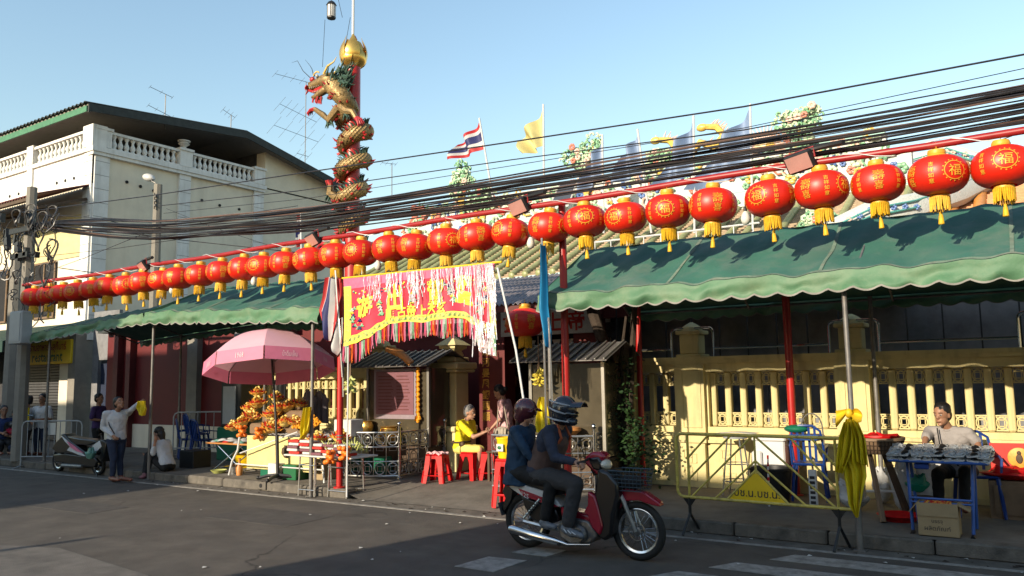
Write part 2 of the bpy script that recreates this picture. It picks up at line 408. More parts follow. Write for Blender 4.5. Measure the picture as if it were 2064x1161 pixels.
def single(name, mb, m, label, cat, group=None, kind=None, **k):
    """a thing that is one mesh: the origin is moved to its base"""
    o = obj(name, mb, m, **k); me = o.data
    xs = [v.co for v in me.vertices]
    c = Vector((sum(v.x for v in xs)/len(xs), sum(v.y for v in xs)/len(xs), min(v.z for v in xs)))
    me.transform(Matrix.Translation(-c)); o.location = c
    return tag(o, label, cat, group, kind)
def inst(name, src, parent=None, loc=(0,0,0), rot=(0,0,0), scale=(1,1,1)):
    """another object sharing src's mesh data"""
    o = bpy.data.objects.new(name, src.data if hasattr(src, 'data') else src); COL.objects.link(o)
    if parent is not None: o.parent = parent; loc = Vector(loc) - OFF.get(parent.name, Vector((0,0,0)))
    o.location = loc; o.rotation_euler = rot; o.scale = scale; OFF[o.name] = Vector((0,0,0)); return o
KIDS = {}
def dup(root, loc, rz=None, label=None, group=None, scale=None):
    def rec(o, par):
        c = o.copy(); COL.objects.link(c)
        if par is not None: c.parent = par
        for ch in kids(o): rec(ch, c)
        return c
    r = rec(root, None); r.location = loc
    if rz is not None: r.rotation_euler = (0,0,rz)
    if label: r['label'] = label
    if group: r['group'] = group
    if scale: r.scale = (scale,)*3 if not isinstance(scale, tuple) else scale
    return r
def kids(o): return [c for c in COL.objects if c.parent == o] if o.name not in KIDS else KIDS[o.name]
def struct(name, mb, m, parent=None, **k):
    o = obj(name, mb, m, parent, **k)
    if parent is None: o['kind'] = 'structure'
    return o

# lettering: returns a flat mesh (x right, y up), centred
FONTC = {}
def text_mb(s, size=1, ext=0, res=1, bold=0):
    key = (s, res, bold)
    if key not in FONTC:
        cu = bpy.data.curves.new('lettering', 'FONT'); cu.body = s; cu.size = 1; cu.resolution_u = res; cu.align_x = 'CENTER'; cu.align_y = 'CENTER'
        cu.offset = bold
        ob = bpy.data.objects.new('lettering', cu); COL.objects.link(ob)
        bpy.context.view_layer.update()
        me = bpy.data.meshes.new_from_object(ob); COL.objects.unlink(ob); bpy.data.objects.remove(ob); bpy.data.curves.remove(cu)
        vs = [v.co.copy() for v in me.vertices]; fs = [list(p.vertices) for p in me.polygons]; bpy.data.meshes.remove(me)
        if vs:
            cx = (min(v.x for v in vs)+max(v.x for v in vs))/2; cy = (min(v.y for v in vs)+max(v.y for v in vs))/2
            vs = [Vector((v.x-cx, v.y-cy, 0)) for v in vs]
        FONTC[key] = (vs, fs)
    return FONTC[key]
def text_on(mb, s, fn, size=1, res=1, bold=0, sx=1):
    """adds lettering to mb; fn maps (x, y) in metres to a point"""
    vs, fs = text_mb(s, res=res, bold=bold)
    return mb.addf([fn(v.x*size*sx, v.y*size) for v in vs], fs)
def lerp(a, b, t): return a+(b-a)*t
# ================================================================== SETTING
g = MB(); g.box((-160,-60,-.3),(120,160,-.012)); struct('ground', g, 'ground')
g = MB(); g.grid(lambda u,v: (lerp(-120,60,u), lerp(-2.0,9.02,v), 0), 120, 8, th=.012, thv=(0,0,-1)); ROAD = struct('road', g, 'asphalt', smooth=False)
def rsheet(poly, z0, z1):
    m = MB(); m.prism(poly, z0, z1, 'z'); return m
PATCH = [[-12.17, 3.84], [-9.26, 4.81], [-7.17, 4.57], [-5.46, 3.31], [-7.16, 2.31]]
DASH = [[[-4.87, 6.3], [-4.82, 6.8], [-4.39, 6.84], [-4.41, 6.29]], [[-4.73, 7.09], [-4.65, 7.43], [-4.28, 7.44], [-4.31, 7.08]]]
# [[-2.15, 8.55, 0.0], [-1.99, 8.28, 0.0], [-2.18, 7.76, 0.0], [-1.91, 7.57, 0.0], [-0.27, 8.73, 0.0], [-0.27, 8.5, 0.0], [-1.78, 8.58, 0.0]]
for (x_,y_,w_,d_) in ((-9.6,6.9,1.6,.9),(-13.5,6.2,2.2,.7),(-1.6,5.6,1.2,1.0)): struct('road_patch', rsheet([(x_,y_),(x_+w_,y_+.05),(x_+w_-.05,y_+d_),(x_+.04,y_+d_-.04)], .0005, .003), 'asphalt_dark', ROAD, smooth=False)
struct('road_patch', rsheet(PATCH, .001, .005), 'asphalt_patch', ROAD, smooth=False)
m = MB(); m.box((-120,8.62,.001),(60,8.70,.006)); struct('edge_line', m, 'road_paint', ROAD, smooth=False)
m = MB(); m.box((-120,8.70,-.01),(60,9.02,.004)); struct('gutter', m, 'kerb', ROAD, smooth=False)
rm = struct('road_marking', rsheet(DASH[0], .001, .006), 'road_paint', ROAD, smooth=False)
struct('road_marking', rsheet(DASH[1], .001, .006), 'road_paint', ROAD, smooth=False)
for i, (x0, y0) in enumerate(((-2.35,8.05),(-2.75,7.45),(-3.1,6.85),(-3.4,6.25))):
    struct('crossing_stripe', rsheet([(x0,y0),(4,y0),(4,y0+.32),(x0+.16,y0+.32)], .001, .006), 'road_paint', ROAD, smooth=False)
# kerb of separate stones; a lowered stretch in front of the temple gate
kb = struct('kerb', rsheet([(-120,9.0),(60,9.0),(60,9.04),(-120,9.04)], -.05, .0), 'kerb', smooth=False)
x = -26.0; ks = MB(); ks.bbox((0,0,0),(.985,.22,.152),.018); ksm = None
while x < 7:
    if not (-8.9 < x+.5 < -5.4):
        if ksm is None: ksm = obj('kerb_stone', ks, 'kerb', kb, smooth=False); o = ksm
        else: o = inst('kerb_stone', ksm, kb)
        o.location = (x, 8.98+random.uniform(-.006,.006), random.uniform(-.008,.004))
    x += 1.0
m = MB()
m.addf([(-120,9.02,-.05),(60,9.02,-.05),(60,9.02,.0),(-120,9.02,.0)], [(0,1,2,3)])
def pavz(x, y):
    t = max(0, min(1, (x+9.3)/.5)) * max(0, min(1, (-5.2-x)/.5))      # 1 in the lowered stretch
    return .15*(1-t) + t*min(.15, max(0.006, .15*(y-9.0)/1.2))
m = MB(); nx = 260
m.grid(lambda u,v: (lerp(-30,8,u), lerp(9.03,13,v**1.3), pavz(lerp(-30,8,u), lerp(9.03,13,v**1.3))), nx, 24)
struct('pavement', m, 'paving')
m = MB(); m.box((-90,13,-.01),(-30,60,.145)); m.box((-30,13,-.01),(40,60,.148)); m.box((-120,9.03,-.01),(-30,13,.146)); m.box((8,9.03,-.01),(60,13,.146)); struct('ground', m, 'paving', smooth=False)
# joints: slabs at the front edge of the pavement, seen near the gate and at the right
m = MB()
for xx in (-8.4,-7.1,-5.9): m.box((xx,9.05,.004),(xx+.012,12.5,.1505))
# ------------------------------------------------------------------ temple wall with cut-out blocks
def ros_mb():
    b = MB(); w = .082; h = .1
    # square frame of thin ribs with a ring, a centre square and diagonals: a pierced cement block
    ring = [(cos(2*pi*i/16)*.066, 0, sin(2*pi*i/16)*.072) for i in range(16)]
    b.tube(ring, .012, 6, closed=True)
    b.box((-w,-.02,-h),(w,.02,-h+.016)); b.box((-w,-.02,h-.016),(w,.02,h))
    for sx in (-1,1):
        b.box((sx*.036-.006,-.018,-.04),(sx*.036+.006,.018,.04)); 
        b.box((-.04,-.018,sx*.04-.006),(.04,.018,sx*.04+.006))
        for sz in (-1,1):
            b.tube([(sx*.036,0,sz*.04),(sx*.078,0,sz*.094)], .011, 6)
        b.tube([(sx*.062,0,0),(sx*.084,0,0)], .012, 6)
        b.tube([(0,0,sx*.066),(0,0,sx*.094)], .012, 6)
    return b
ROS = ros_mb().mesh('pierced_block'); ROS.materials.append(MATS['yellow_plaster'])
BARM = MB(); BARM.bbox((-.044,-.055,0),(.044,.055,.40),.012); BARM.lathe([(.03,.37),(.045,.385),(.045,.40)], (0,0,0), 8)
BAR = BARM.mesh('mullion'); BAR.materials.append(MATS['yellow_plaster'])
def temple_wall(x0, x1, bays, piers, label, ltop=True):
    t = thing('temple_wall', label, 'wall', ((x0+x1)/2, 11.8, .14))
    m = MB(); m.box((x0,11.64,.13),(x1,12.02,.80)); obj('plinth', m, 'yellow_plaster', t, smooth=False)
    m = MB(); m.box((x0,11.58,.80),(x1,12.04,.84)); m.box((x0,11.61,.84),(x1,12.03,.90)); m.box((x0,11.57,.90),(x1,12.05,.945)); m.box((x0,11.67,.945),(x1,12.0,1.03))
    m.box((x0,11.60,.13),(x1,11.64,.22))
    obj('moulding', m, 'yellow_plaster', t, smooth=False)
    m = MB(); m.box((x0,11.67,1.845),(x1,12.0,1.97)); m.box((x0,11.60,1.97),(x1,12.05,2.02)); m.box((x0,11.57,2.02),(x1,12.07,2.075)); obj('coping', m, 'yellow_plaster', t, smooth=False)
    for (a, b) in piers:
        m = MB(); m.box((a,11.60,.79),(b,12.03,1.965))
        m.box((a,11.55,.13),(b,11.645,.79)); m.box((a-.03,11.53,.80),(b+.03,11.6,.95))
        p = obj('pier', m, 'yellow_plaster', t, smooth=False)
        c = (a+b)/2; m = MB()
        for (u0,u1,z0,z1) in ((a+.12,b-.05,1.02,1.03),(a+.12,b-.05,1.87,1.88),(a+.12,a+.13,1.03,1.87),(b-.06,b-.05,1.03,1.87)): m.box((u0,11.585,z0),(u1,11.602,z1))
        obj('panel_frame', m, 'yellow_plaster', p, smooth=False)
        m = MB(); hb = .20
        m.bbox((c-hb,11.62,2.07),(c+hb,12.0,2.12),.01); m.bbox((c-hb+.05,11.66,2.12),(c+hb-.05,11.96,2.42),.015)
        m.bbox((c-hb+.0,11.62,2.42),(c+hb,12.0,2.48),.01); m.lathe([(.17,0),(.15,.05),(.08,.1),(.02,.13)], (c,11.81,2.48), 12)
        obj('pier_cap', m, 'yellow_plaster', t, smooth=False)
    for (first, n, sp) in bays:
        for i in range(n):
            cx = first+i*sp
            for z in (1.14, 1.74):
                o = inst('pierced_block', ROS, t, (cx,11.83,z), scale=(.86,1,1))
        a = first-sp/2; bs = MB()
        for i in range(n+1):
            o = inst('mullion', BAR, t, (first-sp/2+i*sp,11.83,1.03), scale=(1,1,2.05))
    # solid wall beside the bays
    edges = sorted([(f-sp/2-.0, f-sp/2+n*sp) for f,n,sp in bays]); cur = x0; m = MB()
    for (a,b) in edges:
        if a-.04 > cur: m.box((cur,11.68,1.025),(a-.04,11.99,1.85))
        cur = b+.04
    if cur < x1: m.box((cur,11.68,1.025),(x1,11.99,1.85))
    obj('wall_body', m, 'yellow_plaster', t, smooth=False)
    # raised key-pattern relief on the plinth
    m = MB()
    for (a,b) in piers:
        for k, zc in enumerate((.34,.60)):
            for cx in ((a+b)/2-.0, b+.32):
                for (u0,u1,v0,v1) in ((-.11,.02,.09,.10),(-.11,-.10,-.02,.10),(.02,.03,-.1,.10),(-.04,.11,-.10,-.09),(.10,.11,-.1,.03),(-.04,.11,.03,.04),(-.11,.03,-.02,-.01)):
                    yy = 11.545 if cx < b else 11.635
                    m.box((cx+u0*.9,yy-.008,zc+v0),(cx+u1*.9,yy+.004,zc+v1))
    if m.v: obj('key_relief', m, 'yellow_plaster', t, smooth=False)
    return t
W1 = temple_wall(-5.9, 6.0, [(-5.27,3,.227),(-4.05,8,.227),(-1.80,8,.222),(.55,8,.222),(2.9,8,.222)],
   [(-4.70,-4.24),(-2.38,-1.94),(-.14,.32),(2.2,2.66),(4.9,5.3)], 'long pale yellow temple wall with pierced blocks behind the vendors on the right')
W2 = temple_wall(-14.75, -10.6, [(-14.35,14,.225)], [(-11.1,-10.7)], 'short pale yellow wall with pierced blocks behind the fruit stall under the pink umbrella')
# gate pillar
t = thing('gate_pillar', 'cream stepped gate pillar with pyramid cap left of the temple doorway', 'pillar', (-9.12,11.8,.14))
m = MB(); m.bbox((-9.42,11.5,.13),(-8.82,12.1,.85),.02); m.bbox((-9.45,11.47,.85),(-8.79,12.13,.95),.02); obj('base', m, 'pale_yellow', t, smooth=False)
m = MB(); m.bbox((-9.33,11.6,.95),(-8.91,12.0,1.92),.02); obj('shaft', m, 'pale_yellow', t, smooth=False)
m = MB(); m.bbox((-9.42,11.5,1.92),(-8.82,12.1,1.98),.02); m.bbox((-9.45,11.48,1.98),(-8.79,12.12,2.1),.02); m.bbox((-9.34,11.58,2.1),(-8.90,12.02,2.2),.02); obj('capital', m, 'pale_yellow', t, smooth=False)
m = MB(); m.lathe([(.16,0),(.20,.06),(.16,.14),(.26,.19),(.26,.24)], (-9.12,11.8,2.18), 4, M=Matrix.Rotation(pi/4,3,'Z')); m.addf([(-9.36,11.56,2.42),(-8.88,11.56,2.42),(-8.88,12.04,2.42),(-9.36,12.04,2.42),(-9.12,11.8,2.62)], [(0,1,4),(1,2,4),(2,3,4),(3,0,4),(3,2,1,0)]); obj('finial', m, 'pale_yellow', t, smooth=False)
# ------------------------------------------------------------------ temple gate: red columns, signboard, corrugated canopy
t = thing('temple_gate', 'dark red temple gateway with open doorway and signboard under a grey metal canopy', 'gate', (-7.6,12.6,.14))
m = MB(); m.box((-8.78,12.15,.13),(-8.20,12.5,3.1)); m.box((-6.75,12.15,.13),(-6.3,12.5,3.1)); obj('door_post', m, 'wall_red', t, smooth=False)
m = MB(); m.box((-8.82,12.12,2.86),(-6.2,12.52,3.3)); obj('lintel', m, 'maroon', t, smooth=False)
m = MB(); m.box((-8.17,12.0,2.55),(-6.28,12.1,3.0)); sb = obj('signboard', m, 'mosaic_white', t, smooth=False)
m = MB()
for i, c in enumerate('玄天上帝'): text_on(m, c, lambda x, y, i=i: (-7.95+.45*i+x, 11.994, 2.77+y), .36, bold=.02)
obj('lettering', m, 'sign_red', sb, smooth=False)
m = MB()
for i, c in enumerate('海清河晏風調雨順'): text_on(m, c, lambda x, y, i=i: (-8.62+x, 12.144, 2.5-.2*i+y), .18, bold=.02)
obj('couplet_lettering', m, 'gold', t, smooth=False)
m = MB()
m.grid(lambda u,v: (lerp(-8.75,-5.3,u), lerp(10.6,12.1,v), lerp(2.98,3.62,v)+.018*sin(u*3.45/.09*2*pi)), 230, 2, th=.004, thv=(0,0,-1)); obj('corrugated_canopy', m, 'corrugated', t)
m = MB(); m.box((-8.75,10.6,2.86),(-5.3,10.66,2.95)); m.box((-8.75,10.66,2.88),(-8.7,12.1,2.93)); m.box((-5.35,10.66,2.88),(-5.3,12.1,2.93)); obj('canopy_frame', m, 'maroon', t, smooth=False)
# hall behind the gate
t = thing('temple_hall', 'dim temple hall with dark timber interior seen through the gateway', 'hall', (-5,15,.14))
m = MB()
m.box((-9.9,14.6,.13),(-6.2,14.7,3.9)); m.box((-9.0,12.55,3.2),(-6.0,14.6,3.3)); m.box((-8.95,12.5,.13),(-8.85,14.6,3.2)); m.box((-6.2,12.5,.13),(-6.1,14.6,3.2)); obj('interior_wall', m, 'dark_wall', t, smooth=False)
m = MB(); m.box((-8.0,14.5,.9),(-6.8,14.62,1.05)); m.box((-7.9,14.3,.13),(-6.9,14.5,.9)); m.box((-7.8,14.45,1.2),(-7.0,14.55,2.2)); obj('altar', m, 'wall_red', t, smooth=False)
m = MB()
for i in range(7):
    m.addf([(-8.1+.27*i,12.8,2.5),(-7.92+.27*i,12.8,2.5),(-8.01+.27*i,12.8,2.28)], [(0,1,2)])
obj('bunting', m, 'paper_white', t, smooth=False, kind='stuff')
m = MB(); m.box((-6.15,12.9,.13),(6,13.0,2.1)); obj('courtyard_wall', m, 'grey_wall', t, smooth=False)
m = MB(); m.box((-14.6,12.9,.13),(-8.7,13.0,3.3)); obj('side_wall', m, 'wall_red', t, smooth=False)
m = MB()
for k in range(46): m.box((-6.1+k*.27,12.86,.3),(-6.1+k*.27+.025,12.90,2.08))
obj('wall_rib', m, 'grey_wall', t, smooth=False)
m = MB()
m.box((-6.15,13.3,2.1),(6,13.4,3.5)); obj('upper_wall', m, 'grey_wall', t, smooth=False)
for k in range(44):
    if k == 0: mm = MB(); mm.box((0,0,0),(.235,.02,1.35)); pnl = obj('wall_panel', mm, 'grey_wall', t, smooth=False); pnl.location = Vector((-6.1,13.27,2.12))-OFF[t.name]; OFF[pnl.name]=Vector((0,0,0))
    else: inst('wall_panel', pnl, t, (-6.1+k*.27,13.27+random.uniform(-.006,.006),2.12))
m = MB(); m.box((-6.3,12.2,2.80),(6,12.45,3.12)); obj('eave_beam', m, 'maroon', t, smooth=False)
pm = None
for k in range(26):
    xx = -5.9+k*.44
    m = MB(); m.tube([(0,0,0),(0,0,1.0)], .011, 6); m.lathe([(.012,0),(.028,.04),(.002,.11)], (0,0,1.0), 6)
    if pm is None: pm = obj('spear_bar', m, 'black_metal', t, world=False); pm.location = Vector((xx,12.12,2.08))-OFF[t.name]
    else: inst('spear_bar', pm, t, (xx,12.12,2.08))
# stainless handrail running over the wall
t = thing('handrail', 'stainless steel handrail looping over the piers on top of the yellow wall', 'handrail', (-1.5,11.75,2.07))
for (xa, xb) in ((-6.3,-4.76),(-4.10,-2.44),(-1.80,-.20),(.38,2.14)):
    m = MB(); m.tube([(xa,11.7,2.2),(xb,11.7,2.2)], .018, 8); obj('rail', m, 'chrome', t)
for (a, b) in ((-4.76,-4.10),(-2.44,-1.80),(-.20,.38)):
    pts = [(a,11.7,2.02),(a,11.7,2.44)]+[(a+.07-.07*cos(q),11.7,2.44+.07*sin(q)) for q in (.4,.8,1.2,1.57)]+[(b-.07+.07*sin(q),11.7,2.44+.07*cos(q)) for q in (0,.4,.8,1.2,1.57)]+[(b,11.7,2.02)]
    m = MB(); m.tube(pts, .02, 8); obj('rail_loop', m, 'chrome', t)
# red support posts
def red_post(x, y, z0, z1, r, label):
    t = thing('red_post', label, 'post', (x,y,z0), group='red painted steel posts')
    m = MB(); m.tube([(x,y,z0+.02),(x,y,z1)], r, 14); m.lathe([(r*1.9,0),(r*1.9,.02),(r*1.2,.03)], (x,y,z0), 14); obj('shaft', m, 'red_paint', t)
    m = MB(); 
    for zz in (.75,.80): m.lathe([(r*1.1,0),(r*1.1,.018)], (x,y,z0+zz), 14)
    obj('clamp', m, 'steel_pole', t); return t
red_post(-5.18, 11.4, .14, 2.95, .045, 'red post in front of the yellow wall beside the climbing plant')
red_post(-2.92, 11.4, .14, 2.95, .052, 'red post in front of the yellow wall behind the blue chair')
red_post(-5.17, 9.08, .02, 4.08, .050, 'tall red post holding the lantern pipe at the near corner of the right awning')
red_post(-9.27, 9.08, .14, 4.0, .050, 'tall red post holding the lantern pipe beside the hanging banner')
# ------------------------------------------------------------------ temple roofs
def roof(name, label, x0, x1, eave, ridge, mt, mp, sp, r, base):
    t = thing(name, label, 'roof', ((x0+x1)/2, (eave[0]+ridge[0])/2, base))
    e = Vector((0,eave[0],eave[1])); rg = Vector((0,ridge[0],ridge[1])); L = (rg-e).length; n = int(L/.11)
    m = MB(); d = (rg-e)/n; up = Vector((0,-d.z,d.y)).normalized()
    for i in range(n):
        a = e+d*i+up*.012; b = e+d*(i+1)-up*.012
        m.addf([(x0,a.y,a.z),(x1,a.y,a.z),(x1,b.y,b.z),(x0,b.y,b.z)], [(0,1,2,3)])
        m.addf([(x0,a.y,a.z),(x1,a.y,a.z),(x1,a.y,a.z-.03),(x0,a.y,a.z-.03)], [(0,3,2,1)])
    obj('tile_bed', m, mp, t, smooth=False)
    m = MB(); m.box((x0,eave[0]+.05,base),(x1,ridge[0],eave[1]-.1)); obj('wall', m, 'mosaic_white', t, smooth=False)
    m = MB(); pts = [e+(rg-e)*(i/14) for i in range(15)]
    m.tube(pts, [r*(1.0 if i%2 else 1.1) for i in range(15)], 10); m.ball(e, (r*1.15,.03,r*1.15), 10, 6)
    k = 0; first = None
    x = x0+sp/2
    while x < x1:
        if first is None: first = obj('tile_row', m, mt, t, world=False); first.location = Vector((x,0,.015))-OFF[t.name]
        else: inst('tile_row', first, t, (x,0,.015))
        x += sp
    return t
roof('tiled_roof', 'green ribbed tile roof above the temple gate behind the lanterns', -13.2, -1.55, (12.5,3.72), (15.1,5.0), 'tile_green', 'tile_pan', .30, .062, 2.9)
roof('tiled_roof', 'orange ribbed tile roof of the hall behind the far right lanterns', -1.5, 5.5, (12.6,3.75), (15.0,4.78), 'tile_orange', 'tile_orange_pan', .36, .082, 3.5)
roof('tiled_roof', 'narrow upper tier of orange tiles below the white ridge', -2.3, 5.5, (15.3,5.02), (17.0,5.75), 'tile_orange', 'tile_orange_pan', .26, .05, 3.6)
def flower(mb, c, r, n=7):
    for i in range(n):
        a = 2*pi*i/n; mb.ball((c[0]+cos(a)*r*.55, c[1], c[2]+sin(a)*r*.55), (r*.42,r*.25,r*.42), 6, 4)
def ridge_wall(name, label, x0, x1, y, z0, z1, seed):
    rnd = random.Random(seed)
    t = thing(name, label, 'ridge', ((x0+x1)/2, y, z0)); 
    m = MB(); m.box((x0,y-.12,z0-.3),(x1,y+.12,z1)); m.box((x0,y-.17,z1),(x1,y+.17,z1+.06)); m.box((x0,y-.16,z0+.02),(x1,y+.16,z0+.07)); obj('wall', m, 'mosaic_white', t, smooth=False)
    cols = {'mosaic_green':MB(),'mosaic_pink':MB(),'mosaic_red':MB(),'mosaic_gold':MB(),'mosaic_blue':MB(),'mosaic_pale':MB()}
    keys = list(cols)+['mosaic_pale','mosaic_pale','mosaic_green']; x = x0+.1
    while x < x1-.1:
        k = rnd.choice(keys); z = rnd.uniform(z0+.08, z1+.12); yy = y-.15
        if rnd.random() < .45: flower(cols[k], (x,yy,z), rnd.uniform(.06,.12), 6)
        else:
            n = rnd.randint(4,7); pts = [(x+cos(a*.9)*.03*a, yy-.02, z+sin(a*.9)*.03*a) for a in range(n)]
            cols[k].tube(pts, [.03-.002*i for i in range(n)], 5)
        x += rnd.uniform(.04,.09)
    for k, b in cols.items():
        if b.v: obj('ceramic_relief', b, k, t, kind='stuff')
    m = MB(); m.box((x0,y-.125,(z0+z1)/2-.012),(x1,y-.121,(z0+z1)/2+.012)); m.box((x0,y-.175,z1+.02),(x1,y-.171,z1+.045)); obj('teal_line', m, 'mosaic_teal', t, smooth=False)
    return t
ridge_wall('roof_ridge', 'white temple ridge crowded with coloured ceramic flowers behind the middle lanterns', -13.2, -1.6, 15.15, 4.98, 5.62, 1)
ridge_wall('roof_ridge', 'upper white ridge crest with pale ceramic foliage below the flags', -12.4, -2.0, 15.25, 5.66, 5.98, 3)
ridge_wall('roof_ridge', 'white fascia band with ceramic flowers under the upper orange tiles', -2.2, 5.5, 15.1, 4.72, 4.98, 2)
# swept white end ridges
def swept(pts, label, r=.1):
    t = thing('swept_ridge', label, 'ridge', pts[0]); m = MB()
    m.tube(pts, r, 8, sq=1.6); obj('ridge_body', m, 'mosaic_white', t)
    m = MB(); m.tube([Vector(p)+Vector((0,-r*1.5,r*.35)) for p in pts], .016, 5); m.tube([Vector(p)+Vector((0,-r*1.5,-r*.45)) for p in pts], .016, 5); obj('teal_line', m, 'mosaic_teal', t)
    rnd = random.Random(len(pts)*7); m = MB(); m2 = MB()
    for i in range(len(pts)-1):
        for q in range(4):
            p = Vector(pts[i]).lerp(Vector(pts[i+1]), q/4); flower(m if rnd.random()<.5 else m2, (p.x,p.y-r*1.5,p.z+rnd.uniform(-.05,.05)), .05, 5)
    obj('ceramic_relief', m, 'mosaic_pink', t, kind='stuff'); obj('ceramic_relief', m2, 'mosaic_blue', t, kind='stuff')
swept([PY(1700,430,12.3)+Vector((-.2,0,-.3)), PY(1760,432,12.4), PY(1850,415,12.9), PY(1930,388,13.8), PY(2000,352,15.0)], 'white descending ridge with teal stripes between the green and orange roofs', .13)
swept([PY(1820,335,16.6), PY(1880,318,16.6), PY(1910,306,16.6), PY(1960,322,16.6), PY(2010,332,16.6), PY(2064,330,16.6), PY(2200,318,16.6)], 'white curved ridge line against the sky at the far right', .10)
swept([PY(1640,312,16.8), PY(1720,306,16.8), PY(1800,318,16.8), PY(1850,322,16.8)], 'pale upper ridge behind the cables right of the red floodlight', .09)
# ceramic figures on the ridge
def ceramic_tree(px, py, wpx, hpx, Y, label, seed, flowers=6):
    rnd = random.Random(seed); c = PY(px, py, Y); dz = (Y/ray(px,py).y)/F
    W = wpx*dz; H = hpx*dz
    t = thing('ceramic_tree', label, 'ornament', (c.x,Y,c.z-H*.55), group='ceramic trees on the temple ridge')
    m = MB()
    for k in range(5):
        a = rnd.uniform(-.9,.9); m.tube([(c.x,Y,c.z-H*1.0),(c.x+a*W*.2,Y,c.z-H*.2),(c.x+a*W*.42,Y,c.z+H*rnd.uniform(.0,.4))], [.04,.025,.012], 6)
    obj('branch', m, 'mosaic_gold', t)
    mg = MB(); mp = MB(); 
    for k in range(260):
        a = rnd.uniform(0,2*pi); q = sqrt(rnd.random())*rnd.choice((1,1,1.08)); q *= .85+.25*sin(a*3+seed)
        x = c.x+cos(a)*q*W*.5; z = c.z+sin(a)*q*H*.5; r = .045*rnd.uniform(.8,1.25)
        b = mg if rnd.random() < .55 else mp
        aa = rnd.uniform(0,2*pi); y = Y+rnd.uniform(-.12,.12)
        pts = [(x+cos(aa+s*1.1)*r*(1-.12*s), y-.01*s, z+sin(aa+s*1.1)*r*(1-.12*s)) for s in range(5)]
        b.tube(pts, [r*.5,r*.55,r*.5,r*.4,r*.2], 5)
    obj('leaf_cluster', mg, 'mosaic_green', t, kind='stuff'); obj('leaf_cluster', mp, 'mosaic_pale', t, kind='stuff')
    for k in range(flowers):
        m = MB(); flower(m, (c.x+rnd.uniform(-.3,.3)*W, Y-.15, c.z+rnd.uniform(-.35,.35)*H), rnd.uniform(.07,.10), 7); obj('flower', m, 'mosaic_pink' if k%4 else 'mosaic_red', t)
ceramic_tree(932, 368, 70, 80, 15.0, 'round green ceramic tree with pink peonies left of the Thai flag pole', 3, 3)
ceramic_tree(972, 405, 60, 50, 15.0, 'low green ceramic tree under the black cables right of the round one', 4, 1)
ceramic_tree(1180, 318, 92, 84, 15.0, 'green curled ceramic tree with pink flowers behind the first blue flag', 5, 6)
ceramic_tree(1612, 252, 96, 90, 15.0, 'pale green ceramic tree with wiry tips right of the tall blue flag', 6, 6)
ceramic_tree(1330, 320, 60, 40, 15.1, 'small cream and green ceramic shrub below the ceramic dragon', 8, 2)
ceramic_tree(1650, 440, 66, 50, 12.6, 'green ceramic lotus medallion above the awning edge between two lanterns', 9, 1)
for (px,py,s,lab,cm) in ((1345,298,1.0,'cream and red ceramic dragon between the blue flags','mosaic_gold'),(1440,272,1.0,'yellow ceramic dragon rearing beside the tallest blue flag','mosaic_gold'),(850,430,.8,'reddish ceramic dragon head right of the dragon column','mosaic_red')):
    Y = 15.1; c = PY(px,py,Y); t = thing('ceramic_dragon', lab, 'ornament', c, group='ceramic dragons on the temple ridge')
    pts = [c+Vector((-.5*s,0,-.35*s)), c+Vector((-.3*s,0,-.1*s)), c+Vector((0,0,-.25*s)), c+Vector((.2*s,0,-.05*s)), c+Vector((.05*s,0,.15*s)), c+Vector((-.15*s,-.05,.18*s))]
    m = MB(); m.tube(pts, [.05,.08,.10,.09,.07,.06], 8); m.ball(pts[-1]+Vector((-.08,0,0)), (.12,.08,.08), 8, 6); obj('body', m, cm, t)
    m = MB(); rnd = random.Random(px)
    for i in range(26):
        p = pts[i%5].lerp(pts[i%5+1], rnd.random()); d = Vector((rnd.uniform(-1,1),0,rnd.uniform(-.2,1.2))).normalized()*.16
        m.tube([p,p+d*.6,p+d+Vector((.03,0,.03))], [.025,.018,.004], 5)
    obj('spine', m, 'mosaic_pink' if s==1 else 'mosaic_green', t)
for (px,py,s,lab) in ((1541,275,.42,'coral and yellow ceramic phoenix tail fanned out beside the tallest blue flag'),(1488,295,.2,'small coral ceramic fan between the two large blue flags'),(1262,315,.22,'pink ceramic feather behind the second blue flag')):
    Y = 15.05; c = PY(px,py,Y); t = thing('ceramic_phoenix', lab, 'ornament', c-Vector((0,0,s)), group='ceramic phoenix fans on the temple ridge')
    m = MB(); m2 = MB()
    for i in range(21):
        a = lerp(-.3,pi+.3,i/20); e = c+Vector((cos(a)*s,0,sin(a)*s-.2)); b = c-Vector((0,0,.25))
        m.tube([b,b.lerp(e,.6),e], [.02,.028,.006], 5)
        m2.tube([b+Vector((0,-.03,0)),b.lerp(e,.45)+Vector((0,-.03,0))], [.03,.02], 5)
    obj('feather', m, 'mosaic_pink', t); obj('breast', m2, 'mosaic_gold', t)
# white railing at the edge of the lower roof
t = thing('roof_railing', 'white metal railing along the roof edge behind the right awning', 'railing', (-4.9,12.0,3.7))
m = MB(); m.tube([(-6.3,12,4.08),(-3.4,12,4.08)], .016, 6); m.tube([(-6.3,12,3.72),(-3.4,12,3.72)], .016, 6); obj('rail', m, 'white_plastic', t)
pm = None
for k in range(10):
    m = MB(); m.tube([(0,0,0),(0,0,.36 if k else .36)], .009, 5)
    if pm is None: pm = obj('baluster', m, 'white_plastic', t, world=False); pm.location = Vector((-6.2,12,3.72))-OFF[t.name]
    else: inst('baluster', pm, t, (-6.2+k*.3,12,3.72))
